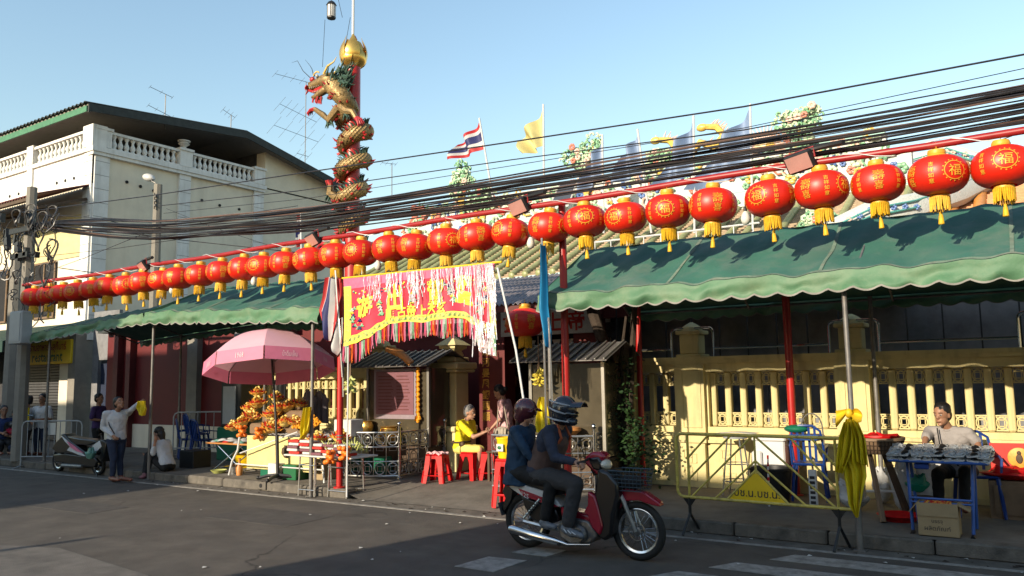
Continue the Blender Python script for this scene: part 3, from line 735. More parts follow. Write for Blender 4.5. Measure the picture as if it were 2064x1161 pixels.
# ------------------------------------------------------------------ dragon column
cx, cy = -14.42, 14.5
t = thing('dragon_column', 'tall red column wrapped by a gilded dragon with a golden lotus bud on top', 'column', (cx,cy,.14))
m = MB(); m.tube([(cx,cy,.13),(cx,cy,9.95)], .185, 24); obj('shaft', m, 'red_paint', t)
m = MB(); prof = [(.16,9.9),(.26,10.02),(.31,10.2),(.29,10.42),(.2,10.6),(.1,10.62)]; m.lathe(prof, (cx,cy,0), 20); lb = obj('lotus_bud', m, 'gold', t)
for k in range(11):
    a = 2*pi*k/11+.3; lay = k%2; m = MB()
    def pt(u, v, a=a, lay=lay):
        ang = a+(u-.5)*(1.05*sin(pi*min(1,v*.75+.2))); z = 9.93+v*(.62+.18*lay); r = (.2+.15*sin(pi*min(1,v*1.05)**.8)+.02*lay)*(1-.22*max(0,v-.6))*1.0
        return (cx+cos(ang)*r, cy+sin(ang)*r, z+.04*lay)
    m.grid(pt, 6, 8); obj('petal', m, 'gold', lb)
m = MB(); m.lathe([(.05,0),(.1,.1),(.05,.2)], (cx,cy,10.6), 10); obj('lotus_heart', m, 'red_paint', lb)
m = MB(); m.tube([(cx-.02,cy,10.6),(cx-.02,cy,14)], .035, 8); obj('mast', m, 'white_plastic', t)
# dragon body: helix climbing the shaft, head reaching out to the left and towards the street
path = []
for i in range(220):
    s = i/219; a = -1.1 + s*2*pi*5.0; z = 5.0+s*3.75; rr = .27+.06*sin(s*23)
    path.append(Vector((cx+cos(a)*rr, cy+sin(a)*rr, z)))
hd = Vector((cx-.78, cy-.35, 9.52))
last = path[-1]
for q in ((cx+.10,cy-.42,8.95),(cx-.05,cy-.47,9.15),(cx-.22,cy-.42,9.32),(cx-.42,cy-.4,9.42)):
    q = Vector(q); b0 = path[-1].copy()
    for w_ in range(1,7): path.append(b0.lerp(q, w_/6))
n = len(path); rad = [.06+.125*min(1,i/60)+.05*max(0,(i-150)/75) for i in range(n)]; rad = [r*(1-.12*max(0,(i-n+12)/12)) for i,r in enumerate(rad)]
m = MB(); m.tube(path, rad, 14); body = obj('dragon_body', m, 'gold_scale', t)
# overlapping scales, each a small proud leaf on the outer side
m = MB()
for i in range(8, n-4):
    c = path[i]; tg = (path[i+1]-path[i-1]).normalized(); ax = Vector((c.x-cx,c.y-cy,0)).normalized(); sd = tg.cross(ax).normalized()
    for k in range(-3,4):
        an = k*.42+(.21 if i%2 else 0); nrm = ax*cos(an)+sd*sin(an); p = c+nrm*rad[i]*.98; s2 = nrm.cross(tg).normalized(); w_ = .030; l_ = .05
        m.addf([p-s2*w_-tg*.01, p+s2*w_-tg*.01, p+s2*w_*.6+tg*l_*.7+nrm*.016, p+tg*l_+nrm*.02, p-s2*w_*.6+tg*l_*.7+nrm*.016], [(0,1,2,3,4)])
obj('scale', m, 'scale_gold', body, smooth=False, kind='stuff')
rnd = random.Random(5)
m = MB(); m2 = MB()
for i in range(6, n-2, 2):
    c = path[i]; ax = Vector((c.x-cx,c.y-cy,.55)).normalized(); tg=(path[i+1]-path[i-1]).normalized(); p = c+(ax*.4+Vector((0,0,1))*.9).normalized()*rad[i]*.9
    d = (Vector((0,0,1))*.6+ax*.6-tg*.6).normalized(); m.tube([p,p+d*.11,p+d*.2-tg*.07], [.04,.026,.004], 5)
obj('spine', m, 'mane_green', body)
m = MB()
for i in range(12, n-2, 5):
    c = path[i]; ax = Vector((c.x-cx,c.y-cy,0)).normalized(); tg=(path[i+1]-path[i-1]).normalized()
    for q in range(3): d = (ax*.5+Vector((rnd.uniform(-.6,.6),rnd.uniform(-.6,.2),rnd.uniform(-1,.4)))).normalized(); p = c+d*rad[i]*.8; m.tube([p,p+d*.10,p+d*.17+Vector((0,0,.04))], [.035,.028,.004], 5)
obj('red_flame', m, 'dragon_red', body)
m = MB()
for k in range(170):                                 # mane
    a = rnd.uniform(0,2*pi); p = Vector((cx-.42,cy-.40,9.45))+Vector((rnd.uniform(0,.62),rnd.uniform(-.18,.18),rnd.uniform(-.45,.30)))
    d = Vector((rnd.uniform(.1,.9),rnd.uniform(-.3,.3),rnd.uniform(-.5,.9))).normalized()*rnd.uniform(.16,.30)
    m.tube([p,p+d*.6,p+d+Vector((.03,0,.06))], [.035,.026,.004], 5)
obj('mane', m, 'mane_green', body)
hc = Vector((cx-.58,cy-.42,9.56)); m = MB()
HS = 1.25
m.ball((hc+Vector((.08,0,0))*HS), (.28,.21,.20), 12, 8); m.cap((hc+Vector((-.05,0,.02))*HS), (hc+Vector((-.40,0,-.02))*HS), .17, .11, 10); m.ball((hc+Vector((-.42,0,.03))*HS), (.09,.11,.07), 10, 6)
m.cap((hc+Vector((.0,0,-.18))*HS), (hc+Vector((-.30,0,-.27))*HS), .11, .075, 10); m.ball((hc+Vector((-.34,0,-.27))*HS), (.08,.08,.05), 10, 6)
hdo = obj('dragon_head', m, 'gold_scale', t)
m = MB(); m.cap((hc+Vector((.05,0,-.09))*HS), (hc+Vector((-.30,0,-.14))*HS), .09, .055, 8); m.ball((hc+Vector((-.40,0,.13))*HS), (.08,.07,.07), 8, 6); m.tube([(hc+Vector((-.05,0,-.14))*HS),(hc+Vector((-.35,0,-.15))*HS),(hc+Vector((-.52,0,-.08))*HS),(hc+Vector((-.6,0,-.16))*HS)], [.05,.045,.03,.01], 8)
for k in range(8): p = (hc+Vector((-.12-.03*k,rnd.uniform(-.07,.07),-.30))*HS); m.tube([p,p+Vector((-.03,0,-.1)),p+Vector((.0,0,-.2+.01*k))], [.03,.025,.005], 5)
for k in range(7): p = (hc+Vector((-.48,-.08+.026*k,-.0))*HS); m.tube([p,p+Vector((-.06,0,-.06)),p+Vector((-.05,0,-.13))], [.025,.02,.004], 5)
obj('mouth', m, 'dragon_red', hdo)
m = MB()
for sy in (-1,1):
    for k in range(6): p = (hc+Vector((-.12-.055*k,sy*.075,-.06))*HS); m.tube([p,p+Vector((0,0,-.055))], [.014,.002], 5); p = (hc+Vector((-.08-.045*k,sy*.06,-.20))*HS); m.tube([p,p+Vector((0,0,.05))], [.012,.002], 5)
    m.ball((hc+Vector((-.12,sy*.13,.10))*HS), .048, 10, 8)
obj('tooth', m, 'eye_white', hdo)
m = MB()
for sy in (-1,1): m.ball((hc+Vector((-.145,sy*.165,.105))*HS), .022, 8, 6)
obj('pupil', m, 'black_gloss', hdo)
m = MB()
for sy in (-1,1):
    for k in range(8): a=.3+k*.3; m.ball((hc+Vector((-.12-cos(a)*.09,sy*.14,.11+sin(a)*.08))*HS), .022, 6, 4)
    m.tube([(hc+Vector((.05,sy*.1,.12))*HS),(hc+Vector((.2,sy*.14,.24))*HS),(hc+Vector((.36,sy*.12,.30))*HS),(hc+Vector((.42,sy*.1,.40))*HS)], [.035,.03,.02,.005], 6)
obj('brow_and_horn', m, 'mosaic_gold', hdo)
m = MB()
for (a,b,c_,d_) in (((-.40,-.06,.15),(-.62,-.06,.35),(-.80,-.06,.62),(-.98,-.06,.62)),((-.40,.06,.15),(-.48,.06,.4),(-.55,.06,.5),(-.70,.06,.66))):
    m.tube([hc+Vector(q)*HS for q in (a,b,c_,d_)], [.012,.009,.006,.003], 5)
obj('whisker', m, 'black_metal', hdo)
def leg_claw(pts, claw, scale=1):
    m = MB(); m.tube(pts, [.12*scale,.11*scale,.08*scale,.06*scale][:len(pts)], 8); lg = obj('dragon_leg', m, 'gold_scale', t)
    m = MB(); e = Vector(pts[-1])
    for k in range(4):
        d = Vector((claw.x,claw.y+.5*(k-1.5)*.5,claw.z+.35*(k-1.5)*.4)).normalized()
        m.tube([e,e+d*.13,e+d*.21+Vector((0,0,-.07)),e+d*.18+Vector((0,0,-.16))], [.06,.045,.03,.004], 6)
    obj('claw', m, 'dragon_red', lg)
    m = MB()
    for k in range(8): p = Vector(pts[1])+Vector((rnd.uniform(-.06,.06),rnd.uniform(-.06,.06),-.03)); d = Vector((rnd.uniform(-.8,.8),0,-.8)).normalized()*.2; m.tube([p,p+d*.6,p+d], [.03,.02,.004], 5)
    obj('leg_flame', m, 'mane_green', lg)
V = Vector
leg_claw([V((cx-.05,cy-.45,8.75)),V((cx-.35,cy-.5,8.45)),V((cx-.55,cy-.5,8.62)),V((cx-.88,cy-.5,8.85))], V((-1,0,.1)))
leg_claw([V((cx-.0,cy-.45,8.75)),V((cx+.28,cy-.5,8.55)),V((cx+.48,cy-.5,8.5)),V((cx+.60,cy-.5,8.32))], V((.8,0,-.5)))
leg_claw([V((cx-.15,cy-.4,6.4)),V((cx-.35,cy-.45,6.55)),V((cx-.33,cy-.45,6.75))], V((-.3,0,1)), .9)
leg_claw([V((cx-.1,cy-.4,5.35)),V((cx-.32,cy-.45,5.2)),V((cx-.5,cy-.45,5.25))], V((-1,0,.2)), .8)
m = MB()
for k in range(3): m.tube([V((cx-.06+cos(a)*(.10-.012*a),cy-.19,9.62+.0*k+sin(a)*(.09-.011*a))) for a in [x*.55 for x in range(12)]], .02, 6)
obj('cloud_relief', m, 'mosaic_teal', t)
m = MB(); m.tube([V((cx-.06+cos(a)*.14,cy-.185,9.62+sin(a)*.11)) for a in [x*.42 for x in range(15)]], .028, 6); obj('cloud_edge', m, 'mosaic_white', t)
# ------------------------------------------------------------------ white corner building
BX = -23.1; BY = 12.5
t = thing('corner_building', 'two-storey cream and white corner building with balustraded parapet and dark overhanging roof', 'building', (BX-4,17,.1))
m = MB(); m.box((BX-14,BY+.02,3.1),(BX-.02,22.7,8.85)); obj('wall', m, 'cream_plaster', t, smooth=False)
m = MB(); m.addf([(BX-.02,18.8,8.8),(BX-.02,22.7,8.8),(BX-.02,22.7,9.32),(BX-.02,18.8,10.2),(BX-8,18.8,8.8),(BX-8,22.7,8.8),(BX-8,22.7,9.32),(BX-8,18.8,10.2)], [(0,1,2,3),(4,7,6,5),(0,3,7,4),(1,5,6,2),(3,2,6,7)]); obj('gable_wall', m, 'cream_plaster', t, smooth=False)
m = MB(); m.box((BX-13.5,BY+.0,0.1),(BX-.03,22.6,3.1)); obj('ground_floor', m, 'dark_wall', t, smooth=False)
m = MB()
for (a,b) in ((12.5,12.95),(15.3,15.72),(18.28,18.7)):
    m.box((BX-.04,a,3.1),(BX+.06,b,8.86)); m.box((BX-.30,a-.02,8.9),(BX+.10,b+.02,9.42)); m.box((BX-.34,a-.05,9.42),(BX+.14,b+.05,9.50))
m.box((BX-.45,BY-.06,3.1),(BX+.0,BY+.3,8.85)); obj('pilaster', m, 'white_plaster', t, smooth=False)
m = MB()
for z in [3.4+.42*k for k in range(13)]:
    for (a,b) in ((12.5,12.95),(15.3,15.72),(18.28,18.7)): m.box((BX+.055,a,z),(BX+.064,b,z+.012))
    m.box((BX-.45,BY-.066,z),(BX,BY-.058,z+.012))
obj('pilaster_joint', m, 'grey_wall', t, smooth=False, kind='stuff')
m = MB(); 
m.box((BX-.2,BY-.1,8.62),(BX+.12,18.72,8.72)); m.box((BX-.2,BY-.14,8.72),(BX+.16,18.75,8.86)); m.box((BX-.15,BY-.02,8.86),(BX+.08,18.7,8.92))
m.box((BX-14,BY-.12,8.74),(BX-.2,BY+.1,8.86)); m.box((BX-14,BY-.04,7.75),(BX-.0,BY+.05,8.74))
obj('cornice', m, 'white_plaster', t, smooth=False)
m = MB(); m.box((BX-.18,12.9,9.36),(BX+.06,18.6,9.44)); m.box((BX-14,BY-.08,9.36),(BX-.2,BY+.14,9.44)); obj('parapet_rail', m, 'white_plaster', t, smooth=False)
m = MB()
for (xa) in (-3.6,-7.4,-11.2): m = MB(); m.box((BX+xa-.25,BY-.12,8.88),(BX+xa+.15,BY+.2,9.50)); m.box((BX+xa-.22,BY-.1,7.76),(BX+xa+.12,BY-.04,8.74)); obj('parapet_post', m, 'white_plaster', t, smooth=False)
m = MB(); m.box((BX-.42,BY-.14,8.87),(BX+.125,BY+.3,9.53)); obj('parapet_post', m, 'white_plaster', t, smooth=False)
m = MB(); m.lathe([(.12,0),(.10,.04),(.06,.08),(.14,.14),(.19,.18),(.13,.22),(.2,.26),(.2,.29)], (BX-.06,15.5,9.5), 14); obj('urn', m, 'white_plaster', t)
bal = MB(); bal.lathe([(.075,0),(.075,.04),(.05,.06),(.085,.14),(.08,.19),(.04,.28),(.035,.33),(.06,.38),(.07,.40),(.07,.45)], (0,0,0), 10)
bo = None
ys = [13.12+.2*k for k in range(11)]+[15.9+.2*k for k in range(12)]
for y in ys:
    if bo is None: bo = obj('baluster', bal, 'white_plaster', t, world=False); bo.location = Vector((BX-.05,y,8.92))-OFF[t.name]
    else: inst('baluster', bo, t, (BX-.05,y,8.92))
for k in range(56):
    x = BX-.62-.24*k
    if all(abs(x-(BX+xa-.05)) > .3 for xa in (-3.6,-7.4,-11.2)): inst('baluster', bo, t, (x,BY+.04,8.92))
ven = MB(); ven.lathe([(.05,0),(.05,.03)], (0,0,0), 12, M=Matrix.Rotation(pi/2,3,'Y')); vo = None
for (y,z) in ((13.55,8.0),(14.0,7.95),(14.45,7.9),(16.2,7.9),(16.9,7.85),(17.7,7.85)):
    if vo is None: vo = obj('vent_hole', ven, 'dark_void', t, world=False); vo.location = Vector((BX-.025,y,z))-OFF[t.name]
    else: inst('vent_hole', vo, t, (BX-.025,y,z))
ven = MB(); ven.lathe([(.05,0),(.05,.03)], (0,0,0), 12, M=Matrix.Rotation(pi/2,3,'X')); vo = None
for x in (-1.0,-1.5,-2.0,-4.4,-5.0):
    if vo is None: vo = obj('vent_hole', ven, 'dark_void', t, world=False); vo.location = Vector((BX+x,BY-.03,8.05))-OFF[t.name]
    else: inst('vent_hole', vo, t, (BX+x,BY-.03,8.05))
# roof
m = MB(); R0=(12.0,9.86); R1=(17.6,10.42); R2=(22.9,9.30)
for (a,b) in ((R0,R1),(R1,R2)):
    m.addf([(BX+.45,a[0],a[1]),(BX+.45,b[0],b[1]),(BX-16,b[0],b[1]),(BX-16,a[0],a[1]),(BX+.45,a[0],a[1]+.10),(BX+.45,b[0],b[1]+.10),(BX-16,b[0],b[1]+.10),(BX-16,a[0],a[1]+.10)], [(0,3,2,1),(4,5,6,7),(0,1,5,4),(1,2,6,5),(2,3,7,6),(3,0,4,7)])
rf = obj('roof', m, 'soffit', t, smooth=False)
m = MB(); m.box((BX+.46,12.0,9.70),(BX+.52,12.05,9.95)); 
m.addf([(BX+.5,12.0,9.74),(BX+.5,17.6,10.3),(BX+.5,17.6,10.54),(BX+.5,12.0,10.0),(BX+.46,12.0,9.74),(BX+.46,17.6,10.3),(BX+.46,17.6,10.54),(BX+.46,12.0,10.0)], [(0,1,2,3),(7,6,5,4),(0,4,5,1),(3,2,6,7)])
m.addf([(BX+.5,17.6,10.3),(BX+.5,22.9,9.18),(BX+.5,22.9,9.42),(BX+.5,17.6,10.54),(BX+.46,17.6,10.3),(BX+.46,22.9,9.18),(BX+.46,22.9,9.42),(BX+.46,17.6,10.54)], [(0,1,2,3),(7,6,5,4),(0,4,5,1),(3,2,6,7)])
obj('barge_board', m, 'dark_roof', rf, smooth=False)
m = MB(); m.box((BX-16,11.96,9.72),(BX+.46,12.0,9.90)); obj('fascia', m, 'green_trim', rf, smooth=False)
m = MB(); m.grid(lambda u,v: (lerp(BX+.5,BX-16,u), lerp(11.9,17.6,v), lerp(9.99,10.56,v)+.035*sin(u*16.5/.22*2*pi)), 450, 1, th=.02, thv=(0,0,-1)); m.grid(lambda u,v: (lerp(BX+.5,BX-16,u), lerp(17.6,22.95,v), lerp(10.56,9.43,v)+.03*sin(u*16.5/.22*2*pi)), 450, 1, th=.02, thv=(0,0,-1)); obj('roof_sheet', m, 'dark_roof', rf)
m = MB(); m.box((BX-9,14.2,8.86),(BX-3,14.3,9.9)); m.box((BX-.5,18.75,8.86),(BX-8,18.8,10.2)); m.box((BX-14,13.4,8.84),(BX-.4,18.7,8.88)); obj('terrace_wall', m, 'dark_wall', t, smooth=False)
# street-side details: maroon lean-to over the first floor windows, wall, windows
m = MB(); m.grid(lambda u,v: (lerp(BX-.1,BX-13,u), lerp(12.45,10.9,v), lerp(7.72,7.15,v)+.02*sin(u*12.9/.16*2*pi)), 400, 2, th=.02, thv=(0,0,-1)); lt = obj('window_canopy', m, 'maroon', t)
m = MB(); m.box((BX-13,10.93,7.02),(BX-.1,10.97,7.12)); 
for k in range(7): m.box((BX-.2-k*2.1,11.0,7.0),(BX-.13-k*2.1,12.46,7.08), rot=(.34,0,0))
obj('canopy_beam', m, 'wood_dark', lt, smooth=False)
for (xa, xb, z0, z1) in ((-3.1,-1.9,3.9,5.55),(-6.2,-4.9,3.9,5.55),(-9.3,-8.0,3.9,5.55)):
    m = MB(); m.box((BX+xa,BY-.03,z0),(BX+xb,BY+.03,z1)); wn = obj('window', m, 'dark_void', t, smooth=False)
    m = MB()
    for (a,b,c_,d_) in ((xa-.06,xb+.06,z1,z1+.06),(xa-.06,xb+.06,z0-.06,z0),(xa-.06,xa,z0,z1),(xb,xb+.06,z0,z1),((xa+xb)/2-.03,(xa+xb)/2+.03,z0,z1)): m.box((BX+a,BY-.06,c_),(BX+b,BY-.031,d_))
    obj('window_frame', m, 'wood', wn, smooth=False)
m = MB(); m.box((BX-3.6,BY-.05,5.6),(BX-3.3,BY-.001,7.1)); m.box((BX-3.75,BY-.045,3.2),(BX-3.6,BY-.001,7.1)); obj('brown_pilaster', m, 'wood', t, smooth=False)
m = MB(); m.box((BX-3.2,BY-.012,5.62),(BX-.46,BY-.001,6.9)); obj('yellow_panel', m, 'pale_yellow', t, smooth=False)
# ground floor shopfront with restaurant sign
m = MB(); m.box((BX-3.6,BY-.05,.2),(BX-1.1,BY-.002,2.45)); sh = obj('roller_shutter', m, 'shutter', t, smooth=False)
so_ = None
for k in range(26):
    mm = MB(); mm.bbox((0,0,0),(2.46,.03,.075),.01)
    if so_ is None: so_ = obj('shutter_slat', mm, 'shutter', sh, world=False); so_.location = Vector((BX-3.58,BY-.08,.25))-OFF[sh.name]
    else: inst('shutter_slat', so_, sh, (BX-3.58,BY-.08,.25+.084*k))
m = MB(); m.box((BX-1.05,BY-.18,.13),(BX-.35,BY+.4,3.12)); obj('column', m, 'cream_plaster', t, smooth=False)
m = MB(); m.box((BX-.35,BY-.3,.13),(BX+.02,BY+.4,3.3)); obj('grey_column', m, 'concrete', t, smooth=False)
m = MB(); m.box((BX-14,BY-.1,2.9),(BX-.05,BY-.001,3.12)); obj('shop_lintel', m, 'concrete', t, smooth=False)
t = thing('restaurant_sign', 'yellow shop sign reading restaurant with red lettering above it', 'sign', (BX-2.2,BY-.3,2.45))
m = MB(); m.bbox((BX-2.75,BY-.36,2.42),(BX-.12,BY-.28,3.12),.02); obj('board', m, 'sign_yellow', t, smooth=False)
m = MB(); text_on(m, 'restaurant', lambda x,y: (BX-1.43+x, BY-.366, 2.62+y), .42, bold=.02); obj('lettering', m, 'sign_green', t, smooth=False)
m = MB(); text_on(m, 'ร้านอาหาร&สุกี้บาร์', lambda x,y: (BX-1.43+x, BY-.366, 2.92+y), .29, bold=.015); obj('lettering', m, 'sign_red', t, smooth=False)
# neighbouring dark shop at the far left
t = thing('shop_house', 'dark shophouse at the far left edge behind the power pole', 'building', (-40,16,.1))
m = MB(); m.box((-52,12.4,.1),(-37.3,22,8.6)); obj('wall', m, 'cream_plaster', t, smooth=False)
m = MB(); m.box((-51,12.35,.1),(-38,12.4,3)); obj('shutter', m, 'shutter', t, smooth=False)
m = MB()
for k in range(4): m.box((-50.5+3.2*k,12.34,4.2),(-48.8+3.2*k,12.4,6.2))
obj('window', m, 'dark_void', t, smooth=False)
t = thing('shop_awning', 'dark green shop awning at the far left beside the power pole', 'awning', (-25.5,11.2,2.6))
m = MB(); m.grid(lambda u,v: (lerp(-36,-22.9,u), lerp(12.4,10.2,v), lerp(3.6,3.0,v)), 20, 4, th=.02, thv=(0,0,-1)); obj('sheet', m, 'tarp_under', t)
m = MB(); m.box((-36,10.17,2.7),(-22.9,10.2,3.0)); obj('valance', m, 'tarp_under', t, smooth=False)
# red shop behind the left awning
t = thing('red_building', 'single-storey dark red building behind the left green awning', 'building', (-18,13.4,.14))
m = MB(); m.box((-21.6,12.3,.75),(-15.0,13.5,3.2)); obj('wall', m, 'wall_red', t, smooth=False)
m = MB(); m.box((-21.6,12.26,.13),(-15.0,13.5,.75)); obj('plinth', m, 'cream_plaster', t, smooth=False)
for k,(a,b) in enumerate(((-17.75,-17.35),(-15.95,-15.6))):
    m = MB(); m.box((a,12.15,.13),(b,12.3,3.2)); obj('pillar', m, 'grey_wall' if k else 'concrete', t, smooth=False)
m = MB(); m.box((-22.9,12.6,2.5),(-21.6,12.7,3.9)); m.box((-22.9,12.6,.13),(-22.6,12.7,2.5)); obj('side_panel', m, 'grey_wall', t, smooth=False)
m = MB(); m.box((-22.6,12.7,.13),(-21.6,12.75,2.4)); obj('door', m, 'jeans', t, smooth=False)
m = MB(); m.box((-21.0,12.12,.13),(-20.78,12.3,3.3)); m.box((-20.4,12.12,.13),(-20.2,12.3,3.3)); obj('red_pilaster', m, 'maroon', t, smooth=False)
m = MB(); m.box((-21.6,12.0,3.2),(-14.6,14.2,3.32)); obj('roof', m, 'dark_roof', t, smooth=False)
m = MB(); m.box((-14.95,12.1,.13),(-14.65,12.5,3.2)); obj('pillar', m, 'concrete', t, smooth=False)
# ------------------------------------------------------------------ buildings across the street (behind the camera)
def shop_across(x0, x1, h, lab, y=-6, d=9):
    t = thing('shophouse', lab, 'building', ((x0+x1)/2, y-d/2, 0), group='shophouses across the street')
    m = MB(); m.box((x0,y-d,0),(x1,y,h)); obj('wall', m, 'cream_plaster', t, smooth=False)
    m = MB(); m.box((x0+.3,y,.1),(x1-.3,y+.05,2.9)); obj('shutter', m, 'shutter', t, smooth=False)
    k = x0+.8
    while k+1.2 < x1:
        m = MB(); m.box((k,y,3.8),(k+1.1,y+.05,5.4)); obj('window', m, 'dark_void', t, smooth=False); k += 2.0
    m = MB(); m.box((x0-.0,y,h-.25),(x1,y+.12,h-.05)); m.box((x0,y,3.15),(x1,y+.1,3.35)); obj('cornice', m, 'white_plaster', t, smooth=False)
shop_across(-8.72, -2, 6.55, 'cream shophouse across the street with its left edge at the sunny gap')
shop_across(-1.95, 6, 6.85, 'cream shophouse across the street behind the camera')
shop_across(6.05, 16, 7.1, 'cream shophouse across the street to the right of the camera')
shop_across(-26, -18.5, 9.1, 'taller shophouse across the street to the left')
shop_across(-18.45, -16.7, 6.7, 'narrow shophouse across the street at the left of the sunny gap')
shop_across(-42, -26.05, 7.8, 'long shophouse across the street far to the left')
m = MB(); m.box((-120,-6,-.01),(60,-2.0,.15)); struct('far_pavement', m, 'paving', smooth=False)
t = thing('short_post', 'thin steel signpost on the pavement across the street', 'post', (-11.75,-6,0.1)); m = MB(); m.tube([(-11.75,-5.9,.1),(-11.75,-5.9,4.0)], .06, 8); obj('shaft', m, 'steel_pole', t)

rl = random.Random(77); m = MB()
for k in range(60):
    x = rl.uniform(-15,1.5); y = rl.choice((rl.uniform(8.72,8.98), rl.uniform(8.4,9.0), rl.uniform(5,8.6))); s_ = rl.uniform(.008,.03); a = rl.uniform(0,3); c_, d_ = cos(a)*s_, sin(a)*s_
    m.addf([(x-c_,y-d_,.008),(x+d_,y-c_,.014),(x+c_,y+d_,.010),(x-d_,y+c_,.018)], [(0,1,2,3)])
tag(obj('litter', m, 'paper_white', smooth=False), 'small scraps of litter scattered along the gutter and road', 'litter', kind='stuff')
m = MB()
for k in range(120):
    x = rl.uniform(-15,1.5); y = rl.uniform(8.7,9.0); s_ = rl.uniform(.01,.035); a = rl.uniform(0,3); c_, d_ = cos(a)*s_, sin(a)*s_
    m.addf([(x-c_,y-d_,.008),(x+d_,y-c_,.014),(x+c_,y+d_,.010),(x-d_,y+c_,.018)], [(0,1,2,3)])
tag(obj('dry_leaves', m, 'tar_tree', smooth=False), 'dry brown leaves lying in the gutter', 'leaves', kind='stuff')
# ================================================================== AWNINGS
def tent(label, x0, x1, zb, zc, zr, Yf=8.85, Yr=10.2, Yb=11.55, poles=(), seed=1, sc=.26):
    rnd = random.Random(seed); t = thing('awning', label, 'awning', ((x0+x1)/2, (Yf+Yb)/2, .14), group='green tarpaulin awnings over the pavement')
    L = x1-x0; n = int(L/.06)
    def wr(u, v): 
        x = u*L; return .03*sin(x*2.1+seed)*sin(pi*v)+.016*sin(x*5.3+v*7+seed*2)*(1-v*.5)+.012*sin(x*11+v*3)-.02*abs(sin(x*1.65))*sin(pi*v)+.01*sin(x*17-v*9)
    m = MB()
    m.grid(lambda u,v: (lerp(x0,x1,u), lerp(Yf,Yr,v), lerp(lerp(zc[0],zc[1],u), lerp(zr[0],zr[1],u), v)-.04*sin(pi*v)+wr(u,v)), n, 14, th=.004, thv=(0,0,-1)); fs_ = obj('front_sheet', m, 'tarp_green', t)
    m = MB(); P_ = lambda u,v: (lerp(x0,x1,u), lerp(Yf,Yr,v)-.004, lerp(lerp(zc[0],zc[1],u), lerp(zr[0],zr[1],u), v)-.04*sin(pi*v)+wr(u,v)+.006)
    m.grid(lambda u,v: P_(u, .0+.035*v), n, 1)
    for q in range(1, int(L/1.75)+1): u0 = q*1.75/L; m.grid(lambda u,v,u0=u0: P_(min(1,u0+.012*u/ (L/3)), v), 2, 14)
    obj('seam', m, 'tarp_seam', fs_)
    m = MB()
    m.grid(lambda u,v: (lerp(x0,x1,u), lerp(Yr,Yb,v)+.004, lerp(lerp(zr[0],zr[1],u), lerp(zc[0],zc[1],u)-.05, v)-.04*sin(pi*v)), n//2, 8, th=.004, thv=(0,0,-1)); obj('back_sheet', m, 'tarp_green', t)
    def scal(x): q = (x/sc)%1; return .045*(1-abs(sin(pi*q)))          # 0 at lobe tip, cusp up
    def val(Y, nm, out):
        m = MB(); N = int(L/sc*8)
        def fn(u, v):
            x = lerp(x0,x1,u); zt = lerp(zc[0],zc[1],u)+wr(u,0)-.003; z0_ = lerp(zb[0],zb[1],u)+.045*(1-abs(sin(pi*(x/sc)))) 
            bow = .04*sin(x*3.1+seed)*sin(pi*v*.8)+.03*sin(x*7+3*v)+.02*sin(x*15+v*4)*v+.02*sin(v*7+x*1.3)
            return (x, Y-out*(.02+.02*v)+bow*v, lerp(zt, z0_, v))
        m.grid(fn, N, 8); o = obj(nm, m, 'tarp_valance', t)
        m = MB(); m.grid(lambda u,v: tuple(Vector(fn(u, 1))+Vector((0,-.004*out,lerp(.010,-.010,v)))), N, 1); obj('hem', m, 'tarp_edge', o)
    val(Yf, 'valance', 1); val(Yb, 'rear_valance', -1)
    for xe in (x0, x1):
        u = 0 if xe == x0 else 1; m = MB()
        m.grid(lambda a,v: (xe, lerp(Yf,Yr,a), lerp(lerp(zc[u],zr[u],a), lerp(zb[u],lerp(zc[u],zr[u],a)-.22,min(1,a*1.5))+.02*abs(sin(a*14)), v)), 20, 3); 
        obj('side_flap', m, 'tarp_valance', t)
    m = MB(); 
    m.tube([(x0+.03,Yf+.03,zc[0]-.05),(x1-.03,Yf+.03,zc[1]-.05)], .018, 6); m.tube([(x0+.03,Yr,zr[0]-.06),(x1-.03,Yr,zr[1]-.06)], .018, 6); m.tube([(x0+.03,Yb-.03,zc[0]-.1),(x1-.03,Yb-.03,zc[1]-.1)], .018, 6)
    k = 0
    while x0+.05+k*1.9 < x1:
        x = x0+.05+k*1.9; u = (x-x0)/L; a = lerp(zc[0],zc[1],u)-.08; b = lerp(zr[0],zr[1],u)-.09
        m.tube([(x,Yf+.03,a),(x,Yr,b),(x,Yb-.03,a-.05)], .016, 6); k += 1
    obj('frame', m, 'steel_pole', t)
    for (x, y, z0) in poles:
        u = (x-x0)/L; zt = lerp(zc[0],zc[1],u)-.06
        m = MB(); m.tube([(x,y,z0),(x,y,zt)], .026, 10); m.tube([(x,y,z0),(x,y,z0+1.1)], .032, 10); m.cbox((x,y,z0+.008),(.12,.12,.012)); obj('leg', m, 'steel_pole', t)
    return t
tent('long green tarpaulin awning on the right shading the yellow wall', -5.42, 4.2, (2.64,2.64), (2.87,2.86), (3.64,3.60), poles=((-1.67,8.86,.004),(-5.3,8.9,.01),(2.6,8.86,.004),(-1.84,11.45,.145)), seed=3)
tent('green tarpaulin awning above the fruit stall and pink umbrella', -14.28, -9.5, (2.93,2.71), (3.17,2.96), (3.75,3.62), poles=((-14.2,8.98,.004),(-9.68,8.87,.004),(-13.9,11.4,.145)), seed=5)
tent('shaded sagging green awning at the far left above the parked scooter', -18.9, -14.34, (2.72,2.93), (2.93,3.14), (3.34,3.55), poles=((-18.3,9.1,.145),(-16.9,11.4,.145)), seed=8)
